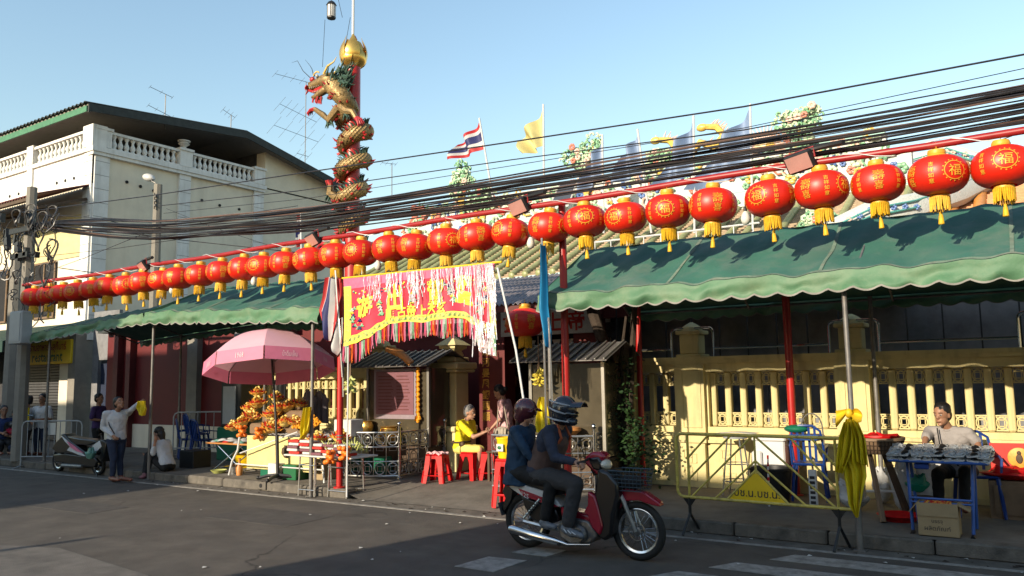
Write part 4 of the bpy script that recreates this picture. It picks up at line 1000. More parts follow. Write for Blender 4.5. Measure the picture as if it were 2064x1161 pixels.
# ================================================================== LANTERN PIPE
t = thing('lantern_pipe', 'long red steel pipe along the kerb carrying the row of lanterns', 'pipe', (-8,8.9,4.1))
m = MB(); pts = [(-19.2+.8*k, 8.9, 4.08+.012*sin(k*1.3)) for k in range(30)]; m.tube(pts, .038, 10); obj('pipe', m, 'pipe_red', t)
m = MB(); pts = [(-19.2+.16*k, 8.9+.05*cos(k*1.1), 4.08+.05*sin(k*1.1)-.012*abs(sin(k*.3))) for k in range(140)]; m.tube(pts, .006, 4); obj('cord', m, 'white_plastic', t)
LPX = [2040,1907,1782,1667,1561,1443,1351,1264,1183,1109,1030,963,900,838,786,728,676,625,576,532,490,447,404,361,327,290,255,220,190,160,130,102,72]
LZ = 3.76
def lr(z):                                     # lantern radius at height z (-.2 .. .2)
    q = min(1, abs(z)/.194); return .07+.202*(1-q**2.3)**.5
def make_lantern():
    t = thing('lantern', 'red silk lantern', 'lantern', (0,0,0), group='red lanterns hanging in a row from the pipe')
    m = MB(); NR = 24; n = NR*2; vs = []; fs = []
    zs = [-.190,-.184,-.17,-.147,-.115,-.078,-.04,0,.04,.078,.115,.147,.17,.184,.190]
    for z in zs:
        for j in range(n): a = 2*pi*j/n; r = lr(z)*(1.0 if j%2 == 0 else .972); vs.append((r*cos(a), r*sin(a), z))
    for i in range(len(zs)-1):
        for j in range(n): fs.append((i*n+j, i*n+(j+1)%n, (i+1)*n+(j+1)%n, (i+1)*n+j))
    m.addf(vs, fs); b = obj('shade', m, 'lantern_red', t, world=False, ang=50)
    m = MB()
    def on(th, z0): return lambda x, y: ((lr(z0+y)+.003)*cos(th-x/.25), -(lr(z0+y)+.003)*sin(th-x/.25), z0+y)
    for k in range(4):
        th = k*pi/2
        if k%2 == 0:
            text_on(m, '福', on(th, .01), .12, bold=.0)
            f = on(th, .01)
            for (r1, r2) in ((.086,.094),):
                for q in range(24):
                    a = 2*pi*q/24; a2 = 2*pi*(q+1)/24
                    m.addf([f(r1*cos(a),r1*sin(a)), f(r2*cos(a),r2*sin(a)), f(r2*cos(a2),r2*sin(a2)), f(r1*cos(a2),r1*sin(a2))], [(0,1,2,3)])
            for q in range(16):
                a = 2*pi*q/16; f2 = on(th, .01); c = (.104*cos(a), .104*sin(a))
                m.addf([f2(c[0]-.008,c[1]), f2(c[0],c[1]-.008), f2(c[0]+.008,c[1]), f2(c[0],c[1]+.008)], [(0,1,2,3)])
        else:
            text_on(m, '壽', on(th, .045), .12, bold=.0); text_on(m, '喜', on(th, -.06), .095, bold=.0)
        for q, c in enumerate('吉祥如意'): text_on(m, c, on(th+pi/4, .085-.055*q), .048, bold=.01)
    obj('gold_print', m, 'lantern_gold', b, world=False, smooth=False, kind='stuff')
    m = MB(); m.lathe([(.05,.26),(.075,.255),(.085,.225),(.08,.205),(.09,.193),(.088,.184)], (0,0,0), 16); tc_l = obj('collar', m, 'lantern_gold', t, world=False); m = MB(); m.lathe([(.086,-.184),(.09,-.195),(.086,-.225)], (0,0,0), 16); obj('collar', m, 'lantern_gold', t, world=False)
    m = MB()
    for k in range(30):
        a = 2*pi*k/30; r = .086; j = random.uniform(-.012,.012)
        m.tube([(r*cos(a), r*sin(a), -.215), (r*cos(a+j*3), r*sin(a+j*3), -.28), ((r+.004)*cos(a+j*6), (r+.004)*sin(a+j*6), -.345+random.uniform(-.015,.01))], [.0095,.0095,.006], 4)
    obj('fringe', m, 'tassel', t, world=False)
    m = MB(); m.tube([(0,0,-.21),(0,0,-.37)], .003, 4); m.lathe([(.008,-.36),(.016,-.37),(.014,-.385),(.02,-.40),(.028,-.48),(.024,-.485)], (0,0,0), 9)
    m.tube([(0,0,.24),(0,0,.33)], .003, 4); obj('tassel', m, 'tassel', t, world=False)
    return t
lan = make_lantern(); LK = None
near = ['at the right edge of the photo','second from the right edge','third from the right edge','fourth from the right edge','under the red floodlight, fifth from the right edge','sixth from the right, beside a white bulb','seventh from the right edge','eighth from the right edge','ninth from the right, above the awning corner','tenth from the right, above the bright blue flag','over the second floodlight, eleventh from the right','twelfth from the right, at the banner pole top',
 'thirteenth from the right above the banner','fourteenth from the right above the banner','fifteenth from the right above the banner','sixteenth from the right in front of the dragon column','seventeenth from the right above the hanging Thai flag','eighteenth from the right beside the third floodlight','nineteenth from the right','twentieth from the right, beside a small white bulb','twenty-first from the right','twenty-second from the right','twenty-third from the right','twenty-fourth from the right']
NL = len(LPX)
for i, px in enumerate(LPX):
    p = PY(px, 560, 8.9); x = p.x; y = 8.9+random.uniform(-.015,.015); z = LZ+random.uniform(-.015,.015)
    if i < len(near): lab = 'red and gold lantern, '+near[i]
    else:
        k = NL-i; lab = 'small red lantern at the far left end of the row, '+('the leftmost one' if k == 1 else ['','','second','third','fourth','fifth','sixth','seventh','eighth','ninth'][k]+' from the power pole')
    if i == 0: o = lan; o.location = (x,y,z); o['label'] = lab
    else: o = dup(lan, (x,y,z), label=lab)
    o.rotation_euler = (random.uniform(-.06,.06), random.uniform(-.07,.07), random.uniform(0,2*pi)); o.scale = (random.uniform(.97,1.04),)*2+(random.uniform(.95,1.03),)
    if i in (9,10,12,13,14,7,6): o.rotation_euler[1] = .10
p = PY(1058, 650, 10.4); o = dup(lan, p, rz=.9, label='single red lantern hanging low in the temple gateway right of the banner', scale=1.12)
if 'group' in o: del o['group']
# white egg-shaped bulbs on the cable
bm_ = MB(); bm_.lathe([(.004,-.075),(.03,-.068),(.05,-.04),(.056,-.005),(.045,.04),(.028,.07),(.02,.08)], (0,0,0), 14); bcap = MB(); bcap.lathe([(.021,.078),(.021,.12),(.008,.13),(.004,.22)], (0,0,0), 10)
b0 = None
for (px, py, lab) in ((205,610,'white bulb hanging below the lanterns at the far left'),(347,585,'white bulb between lanterns above the first awning'),(512,567,'white bulb below the lanterns right of the first awning middle'),(762,535,'white bulb hanging above the banner top left'),(1070,490,'white bulb beside the lantern over the second floodlight'),(1503,440,'white bulb in front of the white roof railing')):
    p = PY(px, py, 8.95)
    if b0 is None:
        b0 = thing('hanging_bulb', lab, 'bulb', (0,0,0), group='white bulbs on the lantern cable'); obj('glass', bm_, 'bulb', b0, world=False); obj('socket', bcap, 'black_metal', b0, world=False); b0.location = p
    else: dup(b0, p, label=lab)
# floodlights on the pipe
def flood():
    t = thing('floodlight', 'x', 'floodlight', (0,0,0), group='floodlights clamped to the lantern pipe')
    m = MB(); m.bbox((-.16,-.05,-.11),(.16,.03,.11),.02); h = obj('housing', m, 'black_metal', t, world=False, smooth=False)
    m = MB(); m.box((-.135,-.056,-.085),(.135,-.051,.085)); obj('lens', m, 'lamp_glass', t, world=False, smooth=False)
    m = MB(); m.tube([(-.17,0,0),(-.17,.06,.10),(.17,.06,.10),(.17,0,0)], .01, 6); obj('bracket', m, 'pipe_red', t, world=False)
    m = MB(); m.tube([(.1,.06,.08),(.35,.08,.05),(.5,.02,.04)], .03, 8); obj('arm', m, 'black_metal', t, world=False)
    return t
f0 = flood()
for k, (px, py, rx, lab) in enumerate(((1613,326,-.5,'black floodlight with reddish glass above the fourth lantern from the right'),(1047,416,-.5,'black floodlight with reddish glass above the tenth lantern near the middle'),(632,482,-.6,'tilted black floodlight left of the dragon column base'),(290,536,-.6,'small tilted floodlight at the far left end of the pipe'))):
    p = PY(px, py, 8.84)
    o = f0 if k == 0 else dup(f0, p); o.location = p; o['label'] = lab; o.rotation_euler = (-rx*1.0, -.12, -.25)
# ================================================================== CABLES
def cat(xa, za, xb, zb, sag, y0, y1, n=26):
    return [(lerp(xa,xb,i/n), lerp(y0,y1,i/n), lerp(za,zb,i/n)-sag*4*(i/n)*(1-i/n)) for i in range(n+1)]
PX0 = -18.85
rc = random.Random(11)
def cable(pts, r, m_='cable', lab='black utility cable strung along the street above the lanterns', grp='bundled black utility cables above the lanterns'):
    m = MB(); m.tube(pts, r, 5); o = single('cable', m, m_, lab, 'cable', group=grp); return o
def zc_(x):                                    # height of the bundle measured along the street
    tab = [(-18.9,5.45),(-14.3,4.72),(-10.1,4.44),(-5.85,4.34),(-2.2,4.30),(0,4.30),(3,4.45),(9,5.2)]
    for (a,za),(b,zb) in zip(tab, tab[1:]):
        if a <= x <= b: t = (x-a)/(b-a); t2 = t; return lerp(za, zb, t2)
    return 5.2
def smooth_bundle(dz, dy, amp, ph):
    pts = []
    for k in range(57):
        x = -18.9+27.9*k/56; z = (zc_(max(-18.9,x-.8))+zc_(x)*2+zc_(min(9,x+.8)))/4
        e = min(1,(x+18.9)/3); w_ = .35+.65*e
        pts.append((x, 8.95+dy*w_+.02*sin(x*.7+ph), z+dz*w_+amp*sin(x*.55+ph)))
    return pts
for k in range(8): cable(smooth_bundle(.11+.02*k-.03, rc.uniform(-.08,.08), .03, rc.uniform(0,6)), rc.choice((.006,.009,.012)))
for k in range(8): cable(smooth_bundle(.0+rc.uniform(-.05,.07), rc.uniform(-.08,.08), .035, rc.uniform(0,6)), rc.choice((.006,.009,.012)))
for k in range(6): cable(smooth_bundle(-.12+rc.uniform(-.04,.04), rc.uniform(-.06,.06), .04, rc.uniform(0,6)), rc.choice((.005,.007,.010)))
for k in range(5): cable(smooth_bundle(-.10+.08*k, .05, .02, k*2.0), .014, 'cable_brown', 'brownish utility cable in the bundle above the lanterns')
for (r_, z_) in ((.015,.17),(.014,.03),(.017,-.12)): cable(smooth_bundle(z_, .06, .01, 1.0), r_, lab='thick black trunk cable running through the cable bundle above the lanterns', grp='thick trunk cables in the bundle')
# thin single wires above the bundle
def wire(pix, r, lab, Y=8.9):
    pts = []; n = len(pix)
    for i in range(n-1):
        a = PY(*pix[i], Y); b = PY(*pix[i+1], Y)
        for q in range(6): pts.append(a.lerp(b, q/6))
    pts.append(PY(*pix[-1], Y)); m = MB(); m.tube(pts, r, 5); return single('cable', m, 'cable', lab, 'cable')
wire([(45,428),(300,395),(600,350),(1032,286),(1500,215),(2064,110),(2400,45)], .011, 'highest thick black wire crossing the sky from lower left to upper right')
wire([(320,415),(600,385),(1032,322),(1500,262),(2064,158),(2400,90)], .008, 'second thin black wire just below the highest one')
wire([(330,430),(620,400),(1032,334),(1500,258),(2064,138),(2400,60)], .005, 'hair-thin wire running beside the second wire')
wire([(60,445),(330,480),(700,520)], .007, 'thin dark wire dropping from the power pole to the right', 9.1)
wire([(60,430),(200,440),(322,470)], .008, 'short wire from the power pole to the street lamp pole', 9.1)
wire([(335,420),(420,455),(560,500)], .005, 'thin wire falling right from the street lamp pole', 10.6)
wire([(60,520),(240,500),(480,465),(900,420)], .006, 'loose black wire low across the grey side wall', 9.0)
wire([(60,560),(170,520),(330,455),(600,415)], .006, 'loose black wire rising across the building corner', 9.0)
wire([(120,540),(260,560),(330,585)], .010, 'thick black cable falling to the pipe left of the first floodlight', 8.95)
# cable coils around the power pole
for k in range(11):
    c = PY(rc.uniform(-15,105), rc.uniform(430,560), 8.75); r = rc.uniform(.16,.36); m = MB()
    for q in range(2):
        m.tube([c+Vector((cos(a)*r*.6+q*.03, .05*sin(a*2), sin(a)*r)) for a in [2*pi*s/18 for s in range(18)]], .014, 5, closed=True)
    single('cable_coil', m, 'cable', 'looped coil of spare black cable, '+['first','second','third','fourth','fifth','sixth','seventh','eighth','ninth','tenth','last'][k]+' hung on the left power pole', 'cable', group='cable coils by the power pole')
m = MB()
for k in range(46):
    c = PY(rc.uniform(-20,110), rc.uniform(425,640), 8.8+rc.uniform(-.15,.25)); r = rc.uniform(.08,.34); a0 = rc.uniform(0,6)
    m.tube([c+Vector((cos(a0+q*.5)*r*.55+q*.012, .06*sin(q), sin(a0+q*.5)*r)) for q in range(rc.randint(6,13))], rc.choice((.008,.012,.016)), 4)
for k in range(12): c = PY(rc.uniform(0,75), rc.uniform(430,520), 8.85); m.cbox(c, (rc.uniform(.06,.16),.1,rc.uniform(.12,.3)), rot=(0,rc.uniform(-.3,.3),0))
tag(obj('cable_tangle', m, 'cable', None), 'black tangle of loose cables and junction boxes around the left power poles', 'cable tangle', kind='stuff')
# ================================================================== POLES
def power_pole(label, x, y, zt, r):
    t = thing('power_pole', label, 'pole', (x,y,.14)); m = MB(); m.tube([(x,y,.13),(x,y,zt)], [r,r*.72], 8); obj('shaft', m, 'concrete', t, ang=20); return t
t = power_pole('square concrete power pole wrapped in cable coils at the left edge', -19.35, 9.05, 6.4, .16)
m = MB(); m.box((-19.7,8.8,4.7),(-18.9,8.88,4.82)); m.box((-19.8,8.8,5.3),(-18.8,8.88,5.42)); obj('crossarm', m, 'black_metal', t, smooth=False)
t = thing('meter_box', 'pale grey electrical box mounted high on the power pole', 'box', (-18.85,8.75,2.9)); m = MB(); m.bbox((-19.15,8.62,2.72),(-18.6,8.86,3.45),.02); obj('case', m, 'grey_box', t, smooth=False)
m = MB(); m.box((-19.1,8.61,2.78),(-18.65,8.62,3.4)); obj('door', m, 'grey_box', t, smooth=False)
power_pole('second grey pole standing just behind the cable pole at the far left', -21.3, 9.7, 5.0, .2)
t = power_pole('concrete street lamp pole in front of the grey side wall', PY(318,400,13.9).x, 13.9, PY(320,372,13.9).z, .17)
p = PY(300, 358, 13.9); b = PY(318, 372, 13.9)
m = MB(); m.tube([b+Vector((0,0,-.3)), b+Vector((-.05,-.05,.05)), b+Vector((-.15,-.1,.1)), p+Vector((.1,0,.02))], .02, 6); obj('lamp_arm', m, 'steel_pole', t)
m = MB(); m.ball(p, (.26,.16,.12), 12, 8, rot=(0,.3,0)); obj('lamp_head', m, 'white_plastic', t)
m = MB()
for k in range(3): m.lathe([(.04,0),(.05,.04),(.03,.08)], (b.x+.16,13.75,b.z-.45-.14*k), 8)
m.tube([(b.x+.1,13.75,b.z-.8),(b.x+.1,13.75,b.z-.3)], .015, 5); obj('insulator', m, 'black_metal', t)
# hanging street lantern at the top of the photo
p = PY(668, 20, 14.2); t = thing('hanging_lamp', 'glass lantern lamp hanging from a rope at the top of the photo', 'lamp', p-Vector((0,0,.25)))
m = MB(); m.lathe([(.1,-.22),(.11,-.2),(.11,.14)], p, 8); obj('glass', m, 'white_plastic', t); m = MB(); m.lathe([(.115,-.24),(.12,-.2),(.10,-.19)], p, 8); m.lathe([(.14,.13),(.1,.2),(.03,.25)], p, 8)
for k in range(6): a = 2*pi*k/6; m.tube([p+Vector((cos(a)*.112,sin(a)*.112,-.2)), p+Vector((cos(a)*.112,sin(a)*.112,.15))], .009, 4)
m.tube([p+Vector((0,0,.25)),p+Vector((0,0,2.4))], .008, 4); obj('frame', m, 'black_metal', t)
for (a, b_, Y, lab) in (((655,40),(650,135),14.2,'thin rope hanging left of the dragon head'),((680,-10),(690,35),14.3,'short rope running to the white mast'),((706,35),(688,140),14.3,'rope slanting down beside the lotus bud'),((690,300),(655,430),14.3,'thin guy rope low left of the dragon column')):
    m = MB(); m.tube([PY(*a,Y),PY(*b_,Y)], .008, 4); single('rope', m, 'black_metal', lab, 'rope')
# antennas
def antenna(px, ytop, ybot, X, arms, lab):
    a = PX(px, ytop, X); b = PX(px, ybot, X); b.x = a.x; b.y = a.y; t = thing('tv_antenna', lab, 'antenna', b); m = MB(); m.tube([b,a], .016, 6); obj('mast', m, 'steel_pole', t)
    for (f, L, ang, n, el) in arms:
        c = b.lerp(a, f); d = Vector((0, cos(ang), sin(ang))); e = Vector((.5, .4, .8)).normalized(); m = MB(); m.tube([c-d*L*.8, c+d*L*.35], .009, 4)
        for k in range(n): q = c+d*L*(-.8+1.15*k/max(1,n-1)); m.tube([q-e*el*.7, q+e*el*.7], .005, 4)
        obj('boom', m, 'steel_pole', t)
antenna(617, 165, 352, -23.1, ((1.0,1.9,.1,6,.25),(.62,1.6,-.12,7,.5),(.4,1.9,-.05,5,.6),(.2,.5,0,3,.3)), 'tall television antenna mast with three booms left of the dragon')
antenna(334, 190, 262, -23.1, ((1.0,.7,-.15,3,.1),(.45,.75,-.2,4,.12)), 'small television antenna on the dark roof of the corner building')
antenna(466, 232, 275, -23.1, ((1.0,.45,-.3,4,.2),), 'tiny television antenna near the roof ridge of the corner building')
antenna(790, 330, 400, -20, ((1.0,.7,.15,4,.15),), 'thin television antenna in the sky right of the dragon column')
# ================================================================== FLAGS
def flagpole(pa, pb, Y, r, mt, t): m = MB(); m.tube([PY(*pb,Y),PY(*pa,Y)], r, 6); obj('pole', m, mt, t)
def flag(name, lab, TL, BL, BR, TR, Y, bands, pole, amp=.08, fr=3, mt='white_plastic', pr=.018, grp=None, mid=None):
    t = thing(name, lab, 'flag', PY(*pole[1], Y), group=grp)
    flagpole(pole[0], pole[1], Y, pr, mt, t)
    c = [PY(*q, Y) for q in (TL,BL,BR,TR)]; z = 0
    tot = sum(b[0] for b in bands)
    for (wd, mm) in bands:
        v0 = z/tot; v1 = (z+wd)/tot; z += wd; m = MB()
        def fn(u, v):
            vv = lerp(v0, v1, v); a = c[0].lerp(c[3],u); b = c[1].lerp(c[2],u); p = a.lerp(b, vv)
            s = sin(u*fr*pi+vv*2.3)*amp*min(1,u*3)+sin(u*fr*2.7+vv*5)*amp*.3*u
            return (p.x+s*.10, p.y+s, p.z-.25*amp*sin(u*pi)+s*.06)
        m.grid(fn, 30, max(3,int(12*wd/tot)), th=.002); obj('band' if len(bands) > 1 else 'cloth', m, mm, t)
    return t
TH = [(1,'flag_red'),(1,'flag_white'),(2,'flag_blue'),(1,'flag_white'),(1,'flag_red')]
flag('thai_flag', 'Thai flag flying on a white pole in the sky above the temple roof', (967,245),(977,300),(906,323),(921,291), 12.2, TH, ((966,238),(994,400)), .10)
flag('yellow_flag', 'yellow flag flying on a white pole in the sky right of the Thai flag', (1095,220),(1096,292),(1060,312),(1041,283), 12.2, [(1,'flag_yellow')], ((1095,210),(1097,400)), .12)
G = 'blue flags on the temple roof'
flag('blue_flag', 'drooping pale blue flag leftmost of the roof flags in front of a ceramic tree', (1214,280),(1216,350),(1166,390),(1184,330), 12.2, [(1,'flag_sky')], ((1214,272),(1217,470)), .10, grp=G)
flag('blue_flag', 'thin pale blue flag on a tilted pole second of the roof flags', (1286,268),(1298,345),(1235,372),(1252,312), 12.2, [(1,'flag_sky')], ((1285,260),(1313,470)), .10, grp=G)
flag('blue_flag', 'large blue pennant flag third of the roof flags', (1398,240),(1399,350),(1312,385),(1350,305), 12.2, [(1,'flag_sky')], ((1398,233),(1400,470)), .14, 2.5, grp=G)
flag('blue_flag', 'largest and tallest blue flag rightmost on the temple roof', (1512,217),(1516,350),(1385,385),(1440,295), 12.2, [(1,'flag_sky')], ((1512,209),(1518,480)), .16, 2.5, grp=G)
flag('thai_flag', 'folded Thai flag on a short pole left of the dragon column behind the cables', (604,428),(606,490),(600,500),(598,440), 11.0, TH, ((606,420),(608,540)), .03)
def drape(name, lab, pl, pr_, Y, bands, pole, amp=.05, grp=None):   # hanging cloth between two pixel polylines
    t = thing(name, lab, 'flag', PY(*pole[1], Y), group=grp); flagpole(pole[0], pole[1], Y, .016, 'stainless', t)
    L = [PY(*q,Y) for q in pl]; R = [PY(*q,Y) for q in pr_]
    def ev(P, v): k = min(len(P)-2, int(v*(len(P)-1))); return P[k].lerp(P[k+1], v*(len(P)-1)-k)
    tot = sum(b[0] for b in bands); z = 0
    for (wd, mm) in bands:
        u0 = z/tot; u1 = (z+wd)/tot; z += wd; m = MB()
        def fn(u, v): uu = lerp(u0,u1,u); p = ev(L,v).lerp(ev(R,v),uu); s = sin(uu*9+v*2)*amp; return (p.x, p.y+s-.02*v, p.z+.02*sin(uu*7))
        m.grid(fn, max(3,int(20*wd/tot)), 20, th=.003); obj('band' if len(bands) > 1 else 'cloth', m, mm, t)
    return t
drape('thai_flag', 'Thai flag hanging in folds beside the left edge of the banner', [(655,560),(648,600),(640,625),(650,660),(658,684)],[(685,560),(684,610),(682,650),(672,690),(664,688)], 8.72, [(.7,'flag_red'),(.8,'flag_white'),(1.3,'flag_blue'),(.8,'flag_white'),(1.4,'flag_red')], ((676,545),(690,760)), grp='Thai flags hanging at the banner')
drape('thai_flag', 'lower folded Thai flag tip hanging under the first one at the banner corner', [(672,650),(668,680),(664,695),(672,705)],[(692,648),(692,680),(692,710),(684,722)], 8.75, [(1,'flag_blue'),(1,'flag_white'),(1,'flag_red')], ((690,640),(692,800)), grp='Thai flags hanging at the banner')
drape('blue_flag', 'bright blue flag hanging folded on a steel pole at the awning corner', [(1089,492),(1087,560),(1084,620),(1092,670),(1102,700)],[(1097,492),(1104,560),(1108,620),(1116,670),(1112,700)], 8.68, [(1,'flag_bright_blue')], ((1092,480),(1102,900)))
t = thing('steel_pole', 'thin steel pole beside the folded bright blue flag', 'pole', PY(1118,900,8.6)); flagpole((1106,640),(1118,900), 8.6, .014, 'stainless', t)
# solar panel on the roof
t = thing('solar_panel', 'small dark solar panel on the roof right of the yellow flag', 'panel', PY(1140,405,12.1)); a,b,c,d = [PY(*q,12.1) for q in ((1128,372),(1165,362),(1148,408),(1108,416))]
m = MB(); o3 = Vector((0,.03,.02)); m.addf([a,b,c,d,a+o3,b+o3,c+o3,d+o3], [(0,3,2,1),(4,5,6,7),(0,1,5,4),(1,2,6,5),(2,3,7,6),(3,0,4,7)]); obj('panel', m, 'solar', t, smooth=False)
m = MB()
for (q,r_) in ((a,b),(b,c),(c,d),(d,a)): m.tube([q,r_], .014, 5)
m.tube([(c+d)/2,(c+d)/2+Vector((0,.1,-.6))], .02, 5); obj('frame', m, 'white_plastic', t)
# ================================================================== BANNER
YB = 8.66
t = thing('temple_banner', 'red and gold embroidered temple banner with Chinese characters and a coloured fringe', 'banner', PY(845,700,YB))
top = lambda u: PY(lerp(693,999,u), lerp(562,531,u), YB)
BOT = [(0,698),(.08,692),(.16,682),(.24,665),(.32,652),(.42,648),(.52,650),(.62,644),(.72,640),(.80,642),(.86,655),(.92,670),(1,676)]
def boty(u):
    for (a,ya),(b,yb) in zip(BOT,BOT[1:]):
        if a <= u <= b: q = (u-a)/(b-a); q = q*q*(3-2*q); return lerp(ya,yb,q)
    return BOT[-1][1]
bot = lambda u: PY(lerp(693,999,u), boty(u), YB)
def bpt(u, v, o=0): p = top(u).lerp(bot(u), v); return Vector((p.x, p.y-o+.012*sin(u*38)*v+.02*sin(u*11+v*3), p.z))
m = MB(); m.grid(lambda u,v: bpt(u,v), 100, 24, th=.004, thv=(0,-1,0)); cl = obj('cloth', m, 'banner_red', t)
m = MB(); m.grid(lambda u,v: bpt(u, lerp(.0,.16,v), .008), 90, 4); obj('pink_valance', m, 'banner_pink', cl)
m = MB(); m.grid(lambda u,v: bpt(u, lerp(.87,1.0,v), .009), 100, 3); m.grid(lambda u,v: bpt(lerp(0,.045,u), lerp(.12,.9,v), .009), 3, 20); m.grid(lambda u,v: bpt(lerp(.965,1,u), lerp(.1,.9,v), .009), 3, 20); bd = obj('yellow_border', m, 'banner_yellow', cl)
m = MB()
for k in range(30):                                   # wave pattern on the border
    u = (k+.5)/30; c = bpt(u, .935, .012)
    for r in (.018,.034,.05): m.tube([c+Vector((cos(a)*r,0,sin(a)*r-.02)) for a in (0,.5,1.05,1.57,2.1,2.64,3.14)], .004, 4)
for k in range(9):
    for uu in (.022,.982): c = bpt(uu, .2+.075*k, .012); m.tube([c+Vector((cos(a)*.03,0,sin(a)*.03)) for a in (0,.5,1.05,1.57,2.1,2.64,3.14)], .004, 4)
obj('wave_pattern', m, 'mosaic_green', bd)
def btext(mb, s, u, v, size, sx=1): 
    text_on(mb, s, lambda x,y: bpt(u+x/2.83, v-y/((top(u)-bot(u)).length), .018), size, bold=.03, sx=sx)
for c, u, v in (('遊',.14,.50),('出',.345,.48),('駕',.60,.46),('聖',.80,.43)): m = MB(); btext(m, c, u, v, .40, .8); obj('large_character', m, 'banner_gold', cl, smooth=False)
for i, c in enumerate('廟古帝上天玄'): m = MB(); btext(m, c, .315+.066*i, .795-.008*i, .185, .95); obj('small_character', m, 'banner_gold', cl, smooth=False)
m = MB(); m2 = MB(); m3 = MB(); m4 = MB(); rb = random.Random(4)
for u, v, r in ((.06,.55,.10),(.07,.70,.08),(.12,.78,.09),(.25,.55,.07),(.26,.68,.06),(.46,.55,.09),(.46,.42,.07),(.72,.60,.09),(.70,.45,.06),(.92,.55,.10),(.9,.7,.08),(.95,.42,.07)):
    c = bpt(u, v, .016)                               # embroidered figures: concentric folds of colour
    for q in range(5):
        b = (m, m2, m3, m4)[rb.randint(0,3)]; x = c.x+rb.uniform(-r,r)*.5; z = c.z+rb.uniform(-r,r)
        b.tube([(x-.04,c.y,z),(x,c.y,z+.015),(x+.04,c.y,z)], [.01,.018,.01], 5); b.ball((x,c.y,z+.03), (.018,.008,.018), 6, 4)
for k in range(90):
    c = bpt(rb.uniform(.06,.95), rb.uniform(.2,.34), .014); b = (m, m2, m3, m4)[k%4]; b.ball(c, (.018,.006,.014), 6, 4)
for b, k in ((m,'banner_yellow'),(m2,'flag_white'),(m3,'mosaic_green'),(m4,'flag_blue')): obj('embroidery', b, k, cl, kind='stuff')
cols = ['banner_pink','flag_white','mosaic_green','banner_red','orange_fruit','flag_red','umbrella_valance','black_metal']
fr = [MB() for _ in cols]
for k in range(150):
    u = k/149; p = bot(u)+Vector((0,-.012,0)); L = .24+.04*sin(u*20)+rb.uniform(-.02,.02); c = (k//2)%len(cols)
    fr[c].tube([p, p+Vector((rb.uniform(-.01,.01),0,-L*.5)), p+Vector((rb.uniform(-.02,.02),0,-L))], [.008,.009,.006], 4)
for b, k in zip(fr, cols): obj('fringe', b, k, t, kind='stuff')
m = MB()
for k in range(150):                                   # clear plastic and foil streamers falling over the right part
    u = min(.995, 1-rb.random()**1.7*.9); v0 = 0; L = rb.uniform(.1,.3)+(.95 if u > .82 else .30)*rb.random()
    p = bpt(u, 0, .03); w_ = rb.uniform(.002,.005); pts = []
    n = 6
    vs = []; 
    for q in range(n+1): x = p.x+.006*sin(q*1.3+k)+(.05*u*q/n); z = p.z-L*q/n; y = p.y-.02-.015*sin(q*2+k); vs += [(x-w_,y,z),(x+w_,y+.006,z)]
    m.addf(vs, [(2*q,2*q+1,2*q+3,2*q+2) for q in range(n)])
for k in range(14):                                    # foil sheet hanging at the right corner
    p = bpt(rb.uniform(.85,1.0), 1, .02); w_ = rb.uniform(.005,.013); vs = []
    for q in range(5): vs += [(p.x-w_+.02*sin(q+k),p.y-.02-.02*cos(q*2+k),p.z+.15-.42*q/4),(p.x+w_+.02*sin(q+k),p.y-.01,p.z+.15-.42*q/4)]
    m.addf(vs, [(2*q,2*q+1,2*q+3,2*q+2) for q in range(4)])
obj('foil_streamer', m, 'foil', t, kind='stuff')
m = MB(); m.tube([PY(688,562,YB)+Vector((0,.02,.01)), PY(1010,529,YB)+Vector((0,.02,.01))], .016, 8); obj('hanging_rod', m, 'cloth_yellow_side', t)
t = thing('banner_pole', 'thin white pole leaning right from the banner corner to the pavement', 'pole', PY(1077,985,8.3)); m = MB(); m.tube([PY(1003,540,8.6),PY(1040,705,8.5),PY(1082,980,8.3)], .015, 6); obj('shaft', m, 'white_plastic', t)
t = thing('banner_pole', 'thin white upright pole under the left corner of the banner', 'pole', PY(699,1005,8.6)); m = MB(); m.tube([PY(699,1002,8.6),PY(702,700,8.6)], .013, 6); obj('shaft', m, 'white_plastic', t)
